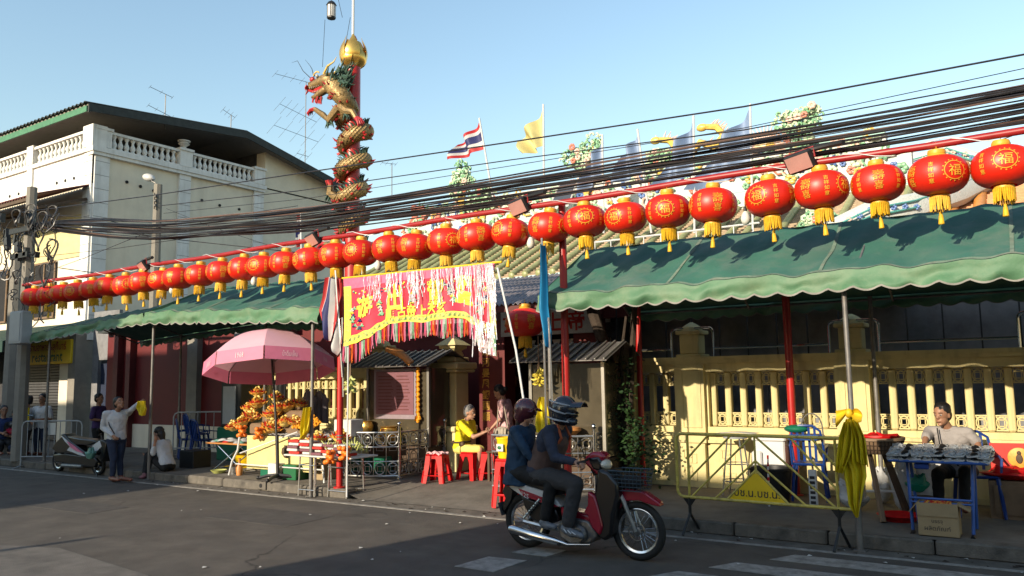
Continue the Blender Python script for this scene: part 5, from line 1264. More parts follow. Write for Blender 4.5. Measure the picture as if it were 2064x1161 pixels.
# ================================================================== UMBRELLA
ux, uy = -11.0, 9.25
t = thing('market_umbrella', 'large faded pink market umbrella over the fruit stall', 'umbrella', (ux,uy,.15))
TM = Matrix.Rotation(.16, 3, Vector((.15,1,0)).normalized()) @ Matrix.Rotation(.10, 3, Vector((1,0,0)))
cen = Vector((ux-.16,uy,2.68)); RR = 1.08
def up(ang, q):                                        # q 0 apex .. 1 rim
    a = ang % (pi/4); k = cos(pi/8)/cos(a-pi/8); bow = 1-.05*sin(pi*((a/(pi/4))))*q
    r = RR*q*k*(1 if True else bow); z = -.50*q**2.2-.02*q
    return cen + TM.inverted() @ Vector((cos(ang)*r, sin(ang)*r, z*(.97+.03*bow)))
UA = .22
for k in range(8):
    m = MB(); m.grid(lambda u,v,k=k: up(UA+(k+min(.9999,u))*pi/4-UA if False else (k+min(.9999,u))*pi/4, .02+.98*v), 6, 12); pn = obj('panel', m, 'umbrella', t, ang=60)
    m = MB()
    def vf(u, v, k=k):
        uu = .015+u*.97; p = up((k+uu)*pi/4, 1.0); return p+TM.inverted()@Vector((cos((k+uu)*pi/4)*.02*v, sin((k+uu)*pi/4)*.02*v, -.22*v+.0*u))
    m.grid(vf, 6, 3); vl = obj('valance', m, 'umbrella_valance', t)
    m = MB()
    def tf(x, y, k=k):
        uu = .5-x/1.25; ang = (k+.5)*pi/4; p = up((k+.5)*pi/4, 1.0); td = Vector((-sin(ang),cos(ang),0)); q = vf(min(.98,max(.02,.5+x/1.3)), .5-y/.22, k); return q+TM.inverted()@Vector((cos(ang)*.008,sin(ang)*.008,0))
    text_on(m, ('น้ำดื่มเย็น' if k%2 else '1968'), tf, .115 if k%2 else .13, bold=.0)
    obj('print', m, 'print_white', vl, smooth=False)
m = MB(); m.tube([cen+Vector((0,0,-.02)), Vector((ux+.02,uy,1.2)), Vector((ux+.10,uy,.3))], .02, 8); m.tube([Vector((ux+.06,uy,.9)), Vector((ux+.1,uy,.22))], .03, 8); obj('pole', m, 'black_metal', t)
m = MB()
for k in range(8): a = k*pi/4; m.tube([up(a,.02)+Vector((0,0,-.02)), up(a,.5)+Vector((0,0,-.02)), up(a,.99)+Vector((0,0,-.012))], .007, 4); m.tube([Vector((ux-.02,uy,2.15)), up(a,.5)+Vector((0,0,-.02))], .006, 4)
obj('rib', m, 'steel_pole', t)
m = MB(); bc = Vector((ux+.10,uy,.17))
for k in range(4): a = k*pi/2+.4; m.tube([bc+Vector((0,0,.06)), bc+Vector((cos(a)*.2,sin(a)*.2,.05)), bc+Vector((cos(a)*.34,sin(a)*.34,.012))], [.04,.03,.028], 6); m.ball(bc+Vector((cos(a)*.36,sin(a)*.36,.02)), .035, 8, 6)
obj('foot', m, 'black_metal', t)
# ================================================================== STREET OBJECTS
PV = .152
def pts_m(m, name, parent, mt, **k): return obj(name, m, mt, parent, world=False, **k)
# plastic stools
def make_stool(mt, lab, grp):
    t = thing('plastic_stool', lab, 'stool', (0,0,0), group=grp)
    m = MB(); m.bbox((-.145,-.145,.43),(.145,.145,.455),.012); m.box((-.14,-.14,.385),(.14,-.128,.43)); m.box((-.14,.128,.385),(.14,.14,.43)); m.box((-.14,-.128,.385),(-.128,.128,.43)); m.box((.128,-.128,.385),(.14,.128,.43)); pts_m(m, 'seat', t, mt, smooth=False)
    for sx in (-1,1):
        for sy in (-1,1):
            m = MB(); q = lambda a, b, z, w: [(sx*a, sy*a, z), (sx*(a-w), sy*a, z), (sx*(a-w), sy*(a-.012), z), (sx*(a-.012), sy*(a-.012), z), (sx*(a-.012), sy*(a-w), z), (sx*a, sy*(a-w), z)]
            A = q(.14,0,.43,.12); Bm = q(.155,0,.28,.085); C_ = q(.19,0,.0,.075)
            vs = A+Bm+C_; fs = []
            for r in (0,6):
                for i in range(6): fs.append((r+i, r+(i+1)%6, r+6+(i+1)%6, r+6+i))
            fs += [tuple(range(6)), tuple(range(12,18))]; m.addf(vs, fs); m.tube([(sx*.165,sy*.165,.2),(sx*.188,sy*.188,.01)], .012, 6); pts_m(m, 'leg', t, mt, smooth=False)
    m = MB(); h = .168
    for (a, b) in (((-h,-h),(h,-h)),((h,-h),(h,h)),((h,h),(-h,h)),((-h,h),(-h,-h))): m.tube([(a[0],a[1],.12),(b[0],b[1],.12)], .010, 4)
    pts_m(m, 'brace', t, mt); return t
rs = make_stool('plastic_red', 'red plastic stool with a pink cloth on its seat beside the gate railing', 'red plastic stools')
rs.location = (-8.30,10.30,PV-.01); rs.rotation_euler[2] = .25
dup(rs, (-7.98,10.82,PV-.01), rz=-.1, label='red plastic stool directly behind the one with the pink cloth')
dup(rs, (-7.70,10.98,PV-.01), rz=.4, label='red plastic stool under the seated person in yellow')
dup(rs, (-6.30,9.33,.035), rz=.15, label='red plastic stool carrying the yellow bin', scale=(.8,.8,1.45))
m = MB(); m.grid(lambda u,v: (-8.30+(u-.5)*.26+.02*sin(v*9), 10.30+(v-.5)*.24, .612+.018*sin(u*11)*cos(v*8)+.01*sin(v*20)), 16, 14, th=.012, thv=(0,0,-1)); single('folded_cloth', m, 'shirt_pink', 'crumpled pink cloth lying on the front red stool', 'cloth')
t = thing('yellow_bin', 'yellow plastic bin with a picture sticker standing on a red stool', 'bin', (-6.30,9.33,.69))
m = MB(); m.lathe([(.10,0),(.125,.26),(.135,.26),(.135,.285),(.122,.285),(.12,.26),(.098,.02)], (-6.30,9.33,.70), 24); obj('body', m, 'plastic_yellow', t)
m = MB(); m.box((-6.36,9.19,.80),(-6.25,9.197,.90)); obj('sticker', m, 'paper_white', t, smooth=False)
m = MB(); m.ball((-6.31,9.188,.85),(.035,.004,.025),8,6); obj('sticker_print', m, 'sign_green', t)
# blue plastic chairs
def make_chair(lab, mt='plastic_blue'):
    t = thing('plastic_chair', lab, 'chair', (0,0,0), group='blue plastic chairs')
    m = MB(); m.bbox((-.20,-.20,.40),(.20,.20,.43),.015); pts_m(m, 'seat', t, mt, smooth=False)
    m = MB(); m.tube([(-.19,.19,.41),(-.20,.24,.62),(-.17,.27,.80),(-.08,.28,.86),(.08,.28,.86),(.17,.27,.80),(.20,.24,.62),(.19,.19,.41)], .016, 6)
    for k in range(4): m.box((-.12+.07*k,.245,.45),(-.09+.07*k,.265,.84), rot=(-.16,0,0))
    pts_m(m, 'backrest', t, mt)
    for sx in (-1,1):
        for sy in (-1,1): m = MB(); m.tube([(sx*.17,sy*.17,.41),(sx*.21,sy*.22,0)], [.024,.018], 6); pts_m(m, 'leg', t, mt)
    for sx in (-1,1): m = MB(); m.tube([(sx*.20,.22,.60),(sx*.23,.0,.62),(sx*.22,-.17,.60),(sx*.20,-.19,.42)], .014, 6); pts_m(m, 'armrest', t, mt)
    return t
bc_ = make_chair('blue plastic chair left of the dark green cabinet under the awning'); bc_.location = (-15.9,11.0,PV); bc_.rotation_euler[2] = 2.6
dup(bc_, (-15.35,11.0,PV), rz=3.0, label='blue plastic chair nearer the green cabinet under the awning')
dup(bc_, (-15.6,11.0,PV+.12), rz=2.8, label='upper blue plastic chair stacked between the two others')
dup(bc_, (-2.62,10.95,PV+.02), rz=3.3, label='blue plastic chair stacked with goods behind the yellow barrier', scale=(1,1,1.12))
dup(bc_, (-.72,10.75,PV), rz=.2, label='blue plastic chair under the fish vendor', scale=1.08)
# cabinet with pale panel
t = thing('cabinet', 'dark cabinet with a pale grey panel and green base under the awning', 'cabinet', (-14.6,11.15,PV))
m = MB(); m.bbox((-14.95,11.0,.15),(-14.2,11.4,.85),.02); obj('base', m, 'plastic_green', t, smooth=False)
m = MB(); m.bbox((-14.9,11.05,.85),(-14.25,11.35,1.95),.02); c_ = obj('frame', m, 'black_metal', t, smooth=False)
m = MB(); m.box((-14.80,11.03,.92),(-14.38,11.05,1.72)); obj('pale_panel', m, 'grey_box', t, smooth=False)
t = thing('green_crate', 'dark green crate beside the cabinet', 'crate', (-13.9,11.2,PV)); m = MB(); m.bbox((-14.1,11.0,.15),(-13.7,11.4,.62),.02); obj('body', m, 'plastic_green', t, smooth=False)
# folding table with packets
def fold_table(name, lab, c, w, d, h, mt, legm, rz=0):
    t = thing(name, lab, 'table', (c[0],c[1],c[2]), rz)
    m = MB(); m.bbox((-w/2,-d/2,h-.025),(w/2,d/2,h),.008); pts_m(m, 'tabletop', t, mt, smooth=False)
    for sy in (-1,1):
        for sx in (-1,1): m = MB(); m.tube([(sx*w*.38,sy*d*.38,.0),(-sx*w*.30,sy*d*.38,h-.03)], .011, 6); pts_m(m, 'leg', t, legm)
    m = MB(); m.tube([(w*.38,-d*.38,.05),(w*.38,d*.38,.05)], .01, 6); m.tube([(-w*.38,-d*.38,.05),(-w*.38,d*.38,.05)], .01, 6); pts_m(m, 'crossbar', t, legm); return t
fold_table('folding_table', 'small folding table with orange top and crossed chrome legs left of the fruit stall', (-12.72,9.85,PV), 1.25, .55, .53, 'table_orange', 'chrome')
ra = random.Random(21); PKM = []
for q in range(3):
    m = MB(); m.grid(lambda u,v: ((u-.5)*.17,(v-.5)*.12,.035*sin(pi*u)**.5*sin(pi*v)**.5), 8, 6); m.grid(lambda u,v: ((u-.5)*.17,(v-.5)*.12,0), 2, 2); me = m.mesh('packet'); me.materials.append(MATS[('plastic_bag','paper_red','mint_bag')[q]]); PKM.append(me)
nm = ('clear','red','pale blue')
for k in range(18):
    x = -13.25+.118*(k%9)+ra.uniform(-.02,.02); y = 9.7+.2*(k//9)+ra.uniform(-.02,.02); q = ra.choice((0,0,0,1,2))
    o = bpy.data.objects.new('packet', PKM[q]); COL.objects.link(o); o.location = (x,y,PV+.532+.02*(k%3)); o.rotation_euler = (ra.uniform(-.2,.2),ra.uniform(-.2,.2),ra.uniform(0,3)); tag(o, nm[q]+' plastic packet, number '+str(k%9+1)+' from the left, '+('front' if k < 9 else 'back')+' row on the orange table', 'packet', 'packets on the folding table')
# stall table with yellow cloth
t = thing('stall_table', 'fruit stall table draped with a pale yellow cloth and white bent tube legs', 'table', (-11.1,9.75,PV))
m = MB(); m.bbox((-12.15,9.5,.82),(-9.9,10.15,.85),.01); obj('tabletop', m, 'paper_white', t, smooth=False)
m = MB(); m.grid(lambda u,v: (lerp(-12.0,-10.2,u), 9.48-.015*abs(sin(u*30))*v, lerp(.853,.28,v)), 60, 6, th=.004); m.grid(lambda u,v: (-12.0+.0*u, lerp(9.48,10.1,u), lerp(.853,.28,v)), 6, 4); obj('tablecloth', m, 'tablecloth_yellow', t)
for x in (-12.2,-9.85):
    s_ = -1 if x < -11 else 1
    m = MB(); m.tube([(x-s_*.15,9.35,.83),(x-s_*.13,9.33,.6),(x-s_*.02,9.3,.4),(x+s_*.03,9.28,.16)], .018, 8); obj('leg', m, 'white_plastic', t)
m = MB(); m.tube([(-12.0,9.33,.55),(-10.6,9.4,.95)], .012, 6); m.tube([(-12.1,9.32,.36),(-9.9,9.32,.36)], .012, 6); obj('brace', m, 'white_plastic', t)
m = MB(); m.grid(lambda u,v: (lerp(-11.7,-9.95,u), lerp(9.5,10.1,v), .868+.02*abs(sin(u*40+v*9))+.014*sin(v*22)), 60, 12); obj('plastic_wrap', m, 'plastic_bag', t)
# paper offerings: folded gold-and-red lotus baskets
def make_offer():
    t = thing('paper_offering', 'x', 'offering', (0,0,0), group='folded paper offerings on the fruit stall')
    m = MB(); m.lathe([(.05,0),(.09,.03),(.13,.09),(.12,.09),(.05,.02)], (0,0,0), 12); pts_m(m, 'bowl', t, 'paper_gold')
    m = MB(); m2 = MB()
    for r, z, n, b in ((.14,.06,12,m),(.11,.09,10,m2),(.075,.12,8,m)):
        for k in range(n):
            a = 2*pi*k/n+r*9; p = Vector((cos(a)*r,sin(a)*r,z)); s_ = Vector((-sin(a),cos(a),0))*.035; o_ = Vector((cos(a)*.035,sin(a)*.035,.05))
            b.addf([p-s_, p+s_, p+o_, p*.8+Vector((0,0,.03))], [(0,1,2),(0,2,3),(1,3,2),(0,3,1)])
    pts_m(m, 'petal', t, 'paper_orange', smooth=False, kind='stuff'); pts_m(m2, 'petal', t, 'paper_red', smooth=False, kind='stuff')
    m = MB()
    for k in range(5): a = k*1.3; m.ball((cos(a)*.04,sin(a)*.04,.15+.01*k), (.035,.02,.02), 6, 5, rot=(0,.4,a))
    pts_m(m, 'ingot', t, 'paper_gold'); return t
of = make_offer()
OFP = [(472,858,9.75,1.0,'lowest on the left beside the oranges'),(545,862,9.6,1.25,'large one directly behind the umbrella pole'),(505,838,9.9,1.15,'middle left of the heap'),(548,836,9.8,1.2,'middle of the heap behind the umbrella pole'),(520,812,10.0,1.15,'upper left of the heap'),(582,820,10.0,1.15,'upper right of the heap beside the marigolds'),(520,790,10.05,1.0,'topmost of the heap'),(556,800,10.1,1.0,'second from the top of the heap'),(600,812,10.1,1.0,'dark red one right of the heap'),
 (608,898,9.05,1.0,'on the front tray left of the umbrella foot'),(640,886,9.15,1.1,'middle of the front tray'),(684,882,9.25,1.1,'yellow one at the right end of the front tray'),(575,850,9.7,1.0,'beside the marigold garland pile'),(535,868,9.55,1.0,'low on the cloth right of the hanging oranges'),(490,850,9.7,1.0,'far left of the heap above the oranges'),(560,822,9.85,1.1,'behind the large one'),(500,822,9.95,.95,'left upper part of the heap'),(595,848,9.75,.95,'low right of the heap')]
for k, (px, py, Y, s_, lab) in enumerate(OFP):
    p = PY(px, py+10, Y); lb = 'orange and gold folded paper offering, '+lab
    if k == 0: of['label'] = lb; of.location = p; o = of
    else: o = dup(of, p, label=lb)
    o.scale = (s_,s_,s_); o.rotation_euler = (ra.uniform(-.3,.1),ra.uniform(-.25,.25),ra.uniform(0,6))
m = MB(); m.bbox((-12.3,9.75,.85),(-10.9,10.2,1.05),.02); m.bbox((-12.2,9.95,1.05),(-11.1,10.25,1.28),.02); m.bbox((-12.0,10.05,1.28),(-11.3,10.3,1.45),.02); single('offering_stand', m, 'wood', 'stepped wooden stand that carries the heap of paper offerings', 'stand', smooth=False)
OM = MB(); OM.ball((0,0,0), (.042,.042,.038), 12, 8); OME = OM.mesh('orange'); OME.materials.append(MATS['orange_fruit'])
for (px, py, Y, n, lab) in ((489,868,9.45,13,'clear bag of oranges hanging at the left corner of the yellow stall table'),(522,872,9.4,12,'second clear bag of oranges right of the umbrella pole foot'),(666,920,8.75,12,'clear bag of oranges hanging from the front metal rack'),(697,912,8.8,13,'rightmost clear bag of oranges on the front metal rack')):
    c = PY(px, py, Y); t = thing('bag_of_oranges', lab, 'oranges', c-Vector((0,0,.12)), group='bags of oranges')
    for k in range(n):
        a = k*2.4; r = .095*sqrt((k%7)/7); z = -.08+.075*(k//5)
        o = inst('orange', OME, t, (c.x+cos(a)*r, c.y+sin(a)*r*.8-.02, c.z+z+.01*sin(k)))
# marigold garlands
t = thing('garland_pile', 'pile of orange marigold garlands heaped on the stall right of the offerings', 'garlands', PY(618,862,9.7)); m = MB(); c = PY(617,848,9.72)
for k in range(230):
    u = ra.uniform(-1,1); v = ra.random(); z = (1-abs(u)*.6)*v*.22; m.ball((c.x+u*.26, c.y-.10+.22*v+ra.uniform(-.03,.03), c.z-.12+z), ra.uniform(.016,.024), 6, 4)
obj('blossom', m, 'garland_orange', t, kind='stuff')
# front rack: two chrome stool frames with a tray
def rack(lab, x, y, z0, w, d, h):
    t = thing('rack_stand', lab, 'stand', (x,y,z0), group='metal stool frames of the front rack')
    for sx in (-1,1):
        for sy in (-1,1): m = MB(); m.tube([(sx*w/2,sy*d/2,0),(sx*w*.46,sy*d*.46,h)], .013, 6); pts_m(m, 'leg', t, 'stainless')
    m = MB()
    for z in (.10, h-.12):
        for (a,b) in (((-1,-1),(1,-1)),((1,-1),(1,1)),((1,1),(-1,1)),((-1,1),(-1,-1))): m.tube([(a[0]*w/2,a[1]*d/2,z),(b[0]*w/2,b[1]*d/2,z)], .008, 6)
    pts_m(m, 'crossbar', t, 'stainless'); m = MB(); m.bbox((-w*.5,-d*.5,h),(w*.5,d*.5,h+.02),.006); pts_m(m, 'top', t, 'stainless', smooth=False); return t
rack('chrome stool frame at the left of the front rack', -9.75, 9.02, .01, .36, .36, .60); rack('chrome stool frame at the right of the front rack', -9.2, 9.15, .01, .4, .38, .58)
t = thing('offering_tray', 'wide tray of stacked paper bundles and flowers resting on the front rack', 'tray', (-9.55,9.05,.62)); m = MB(); m.bbox((-10.25,8.8,.62),(-8.75,9.4,.645),.008); obj('tray', m, 'paper_white', t, smooth=False)
for k in range(22):
    x = -10.1+.26*(k%5)+ra.uniform(-.03,.03); z = .648+.045*(k//5); m = MB(); m.bbox((x-.12,8.82+ra.uniform(0,.1),z),(x+.12,9.12+ra.uniform(0,.1),z+.04),.008)
    o = obj('paper_bundle', m, ('paper_red','paper_white','poster_pink','paper_white')[k%4], t, smooth=False)
m = MB()
for k in range(60): p = Vector((ra.uniform(-9.4,-8.8),ra.uniform(8.85,9.3),.70+ra.random()*.10)); d = Vector((ra.uniform(-1,1),ra.uniform(-1,.2),ra.uniform(.1,.9))).normalized()*.12; m.tube([p,p+d], [.012,.008], 5)
obj('flower_stem', m, 'banana_green', t, kind='stuff')
# things below the stall
def drumlike(name, lab, cat, c, prof, mt, n=18): m = MB(); m.lathe(prof, c, n); return single(name, m, mt, lab, cat)
drumlike('concrete_planter', 'grey concrete cylinder standing between the folding table and the stall', 'planter', (-12.55,10.15,PV), [(.19,0),(.19,.55),(.21,.56),(.21,.62),(.17,.62),(.16,.5)], 'concrete')
drumlike('water_basin', 'yellow plastic basin under the orange-topped table', 'basin', (-13.1,10.35,PV), [(.16,0),(.27,.26),(.29,.26),(.25,.26),(.15,.02)], 'plastic_yellow')
drumlike('green_bowl', 'lime green bowl on the pavement under the folding table', 'bowl', (-12.75,9.45,PV), [(.09,0),(.15,.06),(.14,.06),(.08,.01)], 'banana_green')
drumlike('steel_pot', 'small shiny steel pot beside the lime green bowl', 'pot', (-12.35,9.5,PV), [(.10,0),(.11,.14),(.12,.14),(.10,.14),(.03,.17),(.0,.19)], 'chrome')
drumlike('orange_bottle', 'orange spray bottle beside the steel pot', 'bottle', (-12.1,9.4,PV), [(.05,0),(.06,.13),(.02,.2),(.02,.28),(.03,.3)], 'table_orange')
drumlike('clay_jar', 'brown clay jar lying on the boxes under the stall', 'jar', (-10.95,9.5,.5), [(.06,0),(.11,.08),(.10,.16),(.06,.19),(.07,.21),(.05,.21)], 'wood_dark')
for (x, y, w, d, h, mt, lab) in ((-11.55,9.65,.22,.3,.30,'plastic_green','small green carton under the stall left of the umbrella pole'),(-11.1,9.45,.24,.3,.26,'paper_white','white carton with a black mark under the stall'),(-10.72,9.48,.34,.3,.25,'sign_green','bright green carton right of the white one'),(-10.3,9.7,.35,.3,.26,'cardboard','brown carton at the right under the stall'),(-14.1,9.9,.45,.4,.33,'black_metal','black crate on the kerb left of the folding table'),(-10.0,10.0,.4,.3,.28,'paper_white','white box at the right end of the stall table')):
    m = MB(); z = PV if mt != 'paper_white' or x < -10.5 else .86; m.bbox((x-w/2,y-d/2,z),(x+w/2,y+d/2,z+h),.008); single('carton', m, mt, lab, 'box', smooth=False)
m = MB(); m.bbox((-11.45,9.5,.42),(-10.1,9.9,.455),.006); single('plank', m, 'wood', 'wooden plank laid across the cartons under the stall', 'plank', smooth=False)
# hanging clothes
def shirt_hang(px, py, Y, w, h, mt, lab):
    c = PY(px, py, Y); t = thing('hanging_shirt', lab, 'shirt', c-Vector((0,0,h/2))); m = MB()
    def fn(u, v):
        wd = w*(.55+.45*min(1,v*3.5)) if v < .3 else w*(1-.12*sin(v*3)); x = (u-.5)*wd; return (c.x+x, c.y-.05*cos((u-.5)*pi)+.02*sin(u*22), c.z+h/2-v*h-.10*abs(u-.5)*2*(1 if v < .2 else .3))
    m.grid(fn, 28, 14, th=.03, thv=(0,1,0)); obj('cloth', m, mt, t)
    m = MB(); m.tube([(c.x-w*.28,c.y,c.z+h/2-.03),(c.x,c.y,c.z+h/2+.05),(c.x+w*.28,c.y,c.z+h/2-.03)], .006, 5); m.tube([(c.x,c.y,c.z+h/2+.05),(c.x,c.y,c.z+h/2+.15)], .004, 5); obj('hanger', m, 'chrome', t)
shirt_hang(622,815,10.6,.42,.55,'grey_cloth','grey shirt on a hanger left of the yellow cloth strip'); shirt_hang(645,818,10.75,.44,.6,'grey_cloth','second grey shirt hanging close to the red post'); shirt_hang(562,785,10.9,.42,.5,'black_metal','black shirt hanging behind the umbrella pole')
m = MB(); m.tube([PY(540,752,10.8),PY(680,748,10.7)], .01, 5); single('clothes_line', m, 'steel_pole', 'thin rod above the stall on which the shirts hang', 'rod')
# yellow cloth strips
def strip(lab, L, R, Y, mt='cloth_yellow', knot=None, amp=.03):
    t = thing('yellow_cloth', lab, 'cloth', PY(*L[-1], Y)); P_ = [PY(*q,Y) for q in L]; Q = [PY(*q,Y) for q in R]
    def ev(P, v): k = min(len(P)-2, int(v*(len(P)-1))); return P[k].lerp(P[k+1], v*(len(P)-1)-k)
    m = MB()
    def fn(u, v): p = ev(P_,v).lerp(ev(Q,v),u); return (p.x, p.y-.03-amp*sin(u*13+v*1.5)-amp*.6*sin(u*25-v*3), p.z)
    m.grid(fn, 30, 24, th=.012, thv=(0,1,0)); obj('drape', m, mt, t)
    if knot: c = PY(*knot, Y); m = MB(); m.ball(c+Vector((0,-.04,0)), (.04,.045,.05), 10, 8); m.grid(lambda u,v: (c.x-.02-.11*u, c.y-.05-.03*sin(v*6), c.z+.02+(v-.5)*(.05+.12*u)-.08*u), 8, 8, th=.012, thv=(0,1,0)); m.grid(lambda u,v: (c.x+.02+.10*u, c.y-.05-.03*sin(v*6+1), c.z+.0+(v-.5)*(.04+.10*sin(u*2.6))-.03*u), 8, 8, th=.012, thv=(0,1,0)); obj('knot', m, 'cloth_yellow_side', t)
    return t
strip('long yellow cloth tied in a bow on the steel pole at the right', [(1706,845),(1696,880),(1690,935),(1700,945),(1708,985),(1712,1015),(1727,1042)], [(1722,840),(1736,862),(1745,920),(1748,960),(1742,985),(1738,1010),(1731,1042)], 8.78, knot=(1713,833))
strip('shorter tail of the yellow bow on the steel pole at the right', [(1702,850),(1692,880),(1688,915),(1686,950)], [(1720,850),(1722,880),(1716,915),(1700,955)], 8.74)
strip('right fold of the yellow bow on the steel pole', [(1716,845),(1724,880),(1728,930)], [(1730,850),(1746,885),(1752,940)], 8.75)
strip('short yellow cloth hanging on the awning pole in front of the fruit stall', [(618,822),(612,850),(609,872),(610,886)], [(628,820),(627,845),(624,868),(613,884)], 8.78)
strip('bright yellow cloth hanging on a pole behind the motorcycle riders', [(1090,800),(1084,822),(1082,850),(1082,870)], [(1102,800),(1108,830),(1112,860),(1112,880)], 8.8, amp=.02)
strip('small yellow cloth tied to the pole where the standing man grips it', [(284,808),(280,822),(286,836)], [(293,808),(297,824),(292,838)], 8.80)
strip('yellow cloth draped on the motorbike behind the left barrier', [(50,820),(44,845),(42,868)], [(60,822),(61,848),(56,862)], 9.6)
# bananas
def bananas(px, py, Y, lab, mt, n=16):
    c = PY(px, py, Y); t = thing('banana_bunch', lab, 'bananas', c-Vector((0,0,.2)), group='hanging banana bunches'); st = MB(); st.tube([c+Vector((0,0,.5)),c+Vector((0,0,.12)),c+Vector((0,0,-.05))], [.008,.012,.025], 6); obj('stalk', st, 'wood', t)
    m = MB(); m.tube([(0,0,.0),(.05,0,-.035),(.095,0,-.03),(.13,0,.0)], [.010,.019,.018,.006], 7); first = None
    for k in range(n):
        a = 2.4*k; z = .05-.012*k
        if first is None: first = obj('banana', m, mt, t, world=False); o = first; o.location = (0,0,.2+z)
        else: o = inst('banana', first, t, (c.x,c.y,c.z+z))
        o.rotation_euler = (ra.uniform(-.3,.3), .5+ra.uniform(-.2,.2), a)
bananas(706, 762, 8.75, 'bunch of yellow-green bananas hanging on the thin pole left of the glass shrine case', 'banana_green', 18)
bananas(1086, 745, 10.2, 'bunch of yellow bananas hanging before the right glass shrine case', 'banana', 20)
# ------------------------------------------------------------------ glass shrine cases
def case(lab, x0, x1, y0, y1, z1):
    t = thing('shrine_case', lab, 'case', ((x0+x1)/2,(y0+y1)/2,PV)); m = MB(); m.bbox((x0,y0,.15),(x1,y1,.62),.015); obj('base', m, 'wood_dark', t, smooth=False)
    for (x,y) in ((x0,y0),(x1,y0),(x0,y1),(x1,y1)): m = MB(); m.cbox((x,y,(.62+z1)/2),(.05,.05,z1-.62)); obj('frame_post', m, 'case_frame', t, smooth=False)
    m = MB(); m.box((x0+.03,y0-.002,.64),(x1-.03,y0+.008,z1-.02)); obj('glass_pane', m, 'glass_dark', t, smooth=False); m = MB(); m.box((x0-.002,y0+.03,.64),(x0+.008,y1-.03,z1-.02)); obj('glass_pane', m, 'glass_dark', t, smooth=False); m = MB(); m.box((x1-.008,y0+.03,.64),(x1+.002,y1-.03,z1-.02)); obj('glass_pane', m, 'glass_dark', t, smooth=False)
    m = MB(); m.grid(lambda u,v: (lerp(x0-.22,x1+.2,u), lerp(y0-.28,(y0+y1)/2,v), lerp(z1+.02,z1+.30,v)), 2, 2, th=.012, thv=(0,0,-1)); m.grid(lambda u,v: (lerp(x0-.22,x1+.2,u), lerp((y0+y1)/2,y1+.25,v), lerp(z1+.30,z1+.02,v)), 2, 2, th=.012, thv=(0,0,-1)); rf = obj('roof', m, 'metal_roof', t, smooth=False)
    n = 12; mm = MB(); mm.bbox((0,-.015,0),(.028,1.0,.03),.006); f_ = None
    a = math.atan2(.28, (y1-y0)/2+.28); L = sqrt(.28**2+((y1-y0)/2+.28)**2)
    for k in range(n):
        x = lerp(x0-.2,x1+.15,k/(n-1))
        if f_ is None: f_ = obj('roof_rib', mm, 'case_frame', rf, world=False, smooth=False); f_.location = Vector((x,y0-.28,z1+.02))-OFF[rf.name]
        else: f_ = f_; o = inst('roof_rib', f_, rf, (x,y0-.28,z1+.02)); o.rotation_euler = (a,0,0); o.scale = (1,L,1); continue
        f_.rotation_euler = (a,0,0); f_.scale = (1,L,1)
    return t
cs = case('left glass shrine case with a ribbed metal roof and a pink poster on its front', -10.5, -9.05, 11.0, 11.9, 2.02)
m = MB(); m.box((-10.34,10.985,1.10),(-9.32,10.996,2.0)); ps = thing('poster', 'large pinkish red notice poster taped to the left glass case', 'poster', (-9.8,10.98,1.1)); obj('sheet', m, 'poster_border', ps, smooth=False)
m = MB(); m.box((-10.28,10.975,1.18),(-9.38,10.984,1.95)); obj('print', m, 'poster_pink', ps, smooth=False)
m = MB()
for k in range(11): m.box((-10.22,10.970,1.26+.06*k),(-9.86-.03*(k%3),10.974,1.275+.06*k)); m.box((-9.78,10.970,1.26+.06*k),(-9.46-.03*((k+1)%3),10.974,1.275+.06*k))
obj('text_line', m, 'maroon', ps, smooth=False, kind='stuff')
m = MB()
for k in range(60): z = 2.0-.014*k; m.ball((-9.24+.02*sin(k),10.93,z), .028, 6, 4)
for k in range(8): m.ball((-9.24+ra.uniform(-.05,.05),10.92,1.12+ra.uniform(-.06,.04)), .03, 6, 4)
single('marigold_garland', m, 'garland_orange', 'thick orange marigold garland hanging at the right side of the poster', 'garland')
m = MB(); m.tube([(-9.75,10.7,2.36),(-9.45,10.72,2.26),(-9.22,10.74,2.08)], [.06,.075,.06], 10); single('cloth_roll', m, 'table_orange', 'brown-orange rolled cloth draped over the corner of the left case roof', 'cloth')
for (x, z, s_) in ((-10.4,1.02,1.0),(-9.85,.92,1.4)): drumlike('incense_urn', 'golden urn before the left glass case '+('at its left corner' if s_ == 1 else 'below the poster'), 'urn', (x,10.85,z-.18*s_), [(.06*s_,0),(.12*s_,.06*s_),(.13*s_,.14*s_),(.10*s_,.2*s_),(.12*s_,.22*s_)], 'gold')
case('right glass shrine case with a ribbed metal roof behind the motorcycle rider', -6.6, -5.35, 10.5, 11.3, 2.02)
drumlike('offering_bowl', 'orange-red bowl of offerings on a stand behind the motorcycle', 'bowl', (-5.85,10.3,.95), [(.10,0),(.2,.08),(.18,.12),(.05,.14)], 'table_orange')
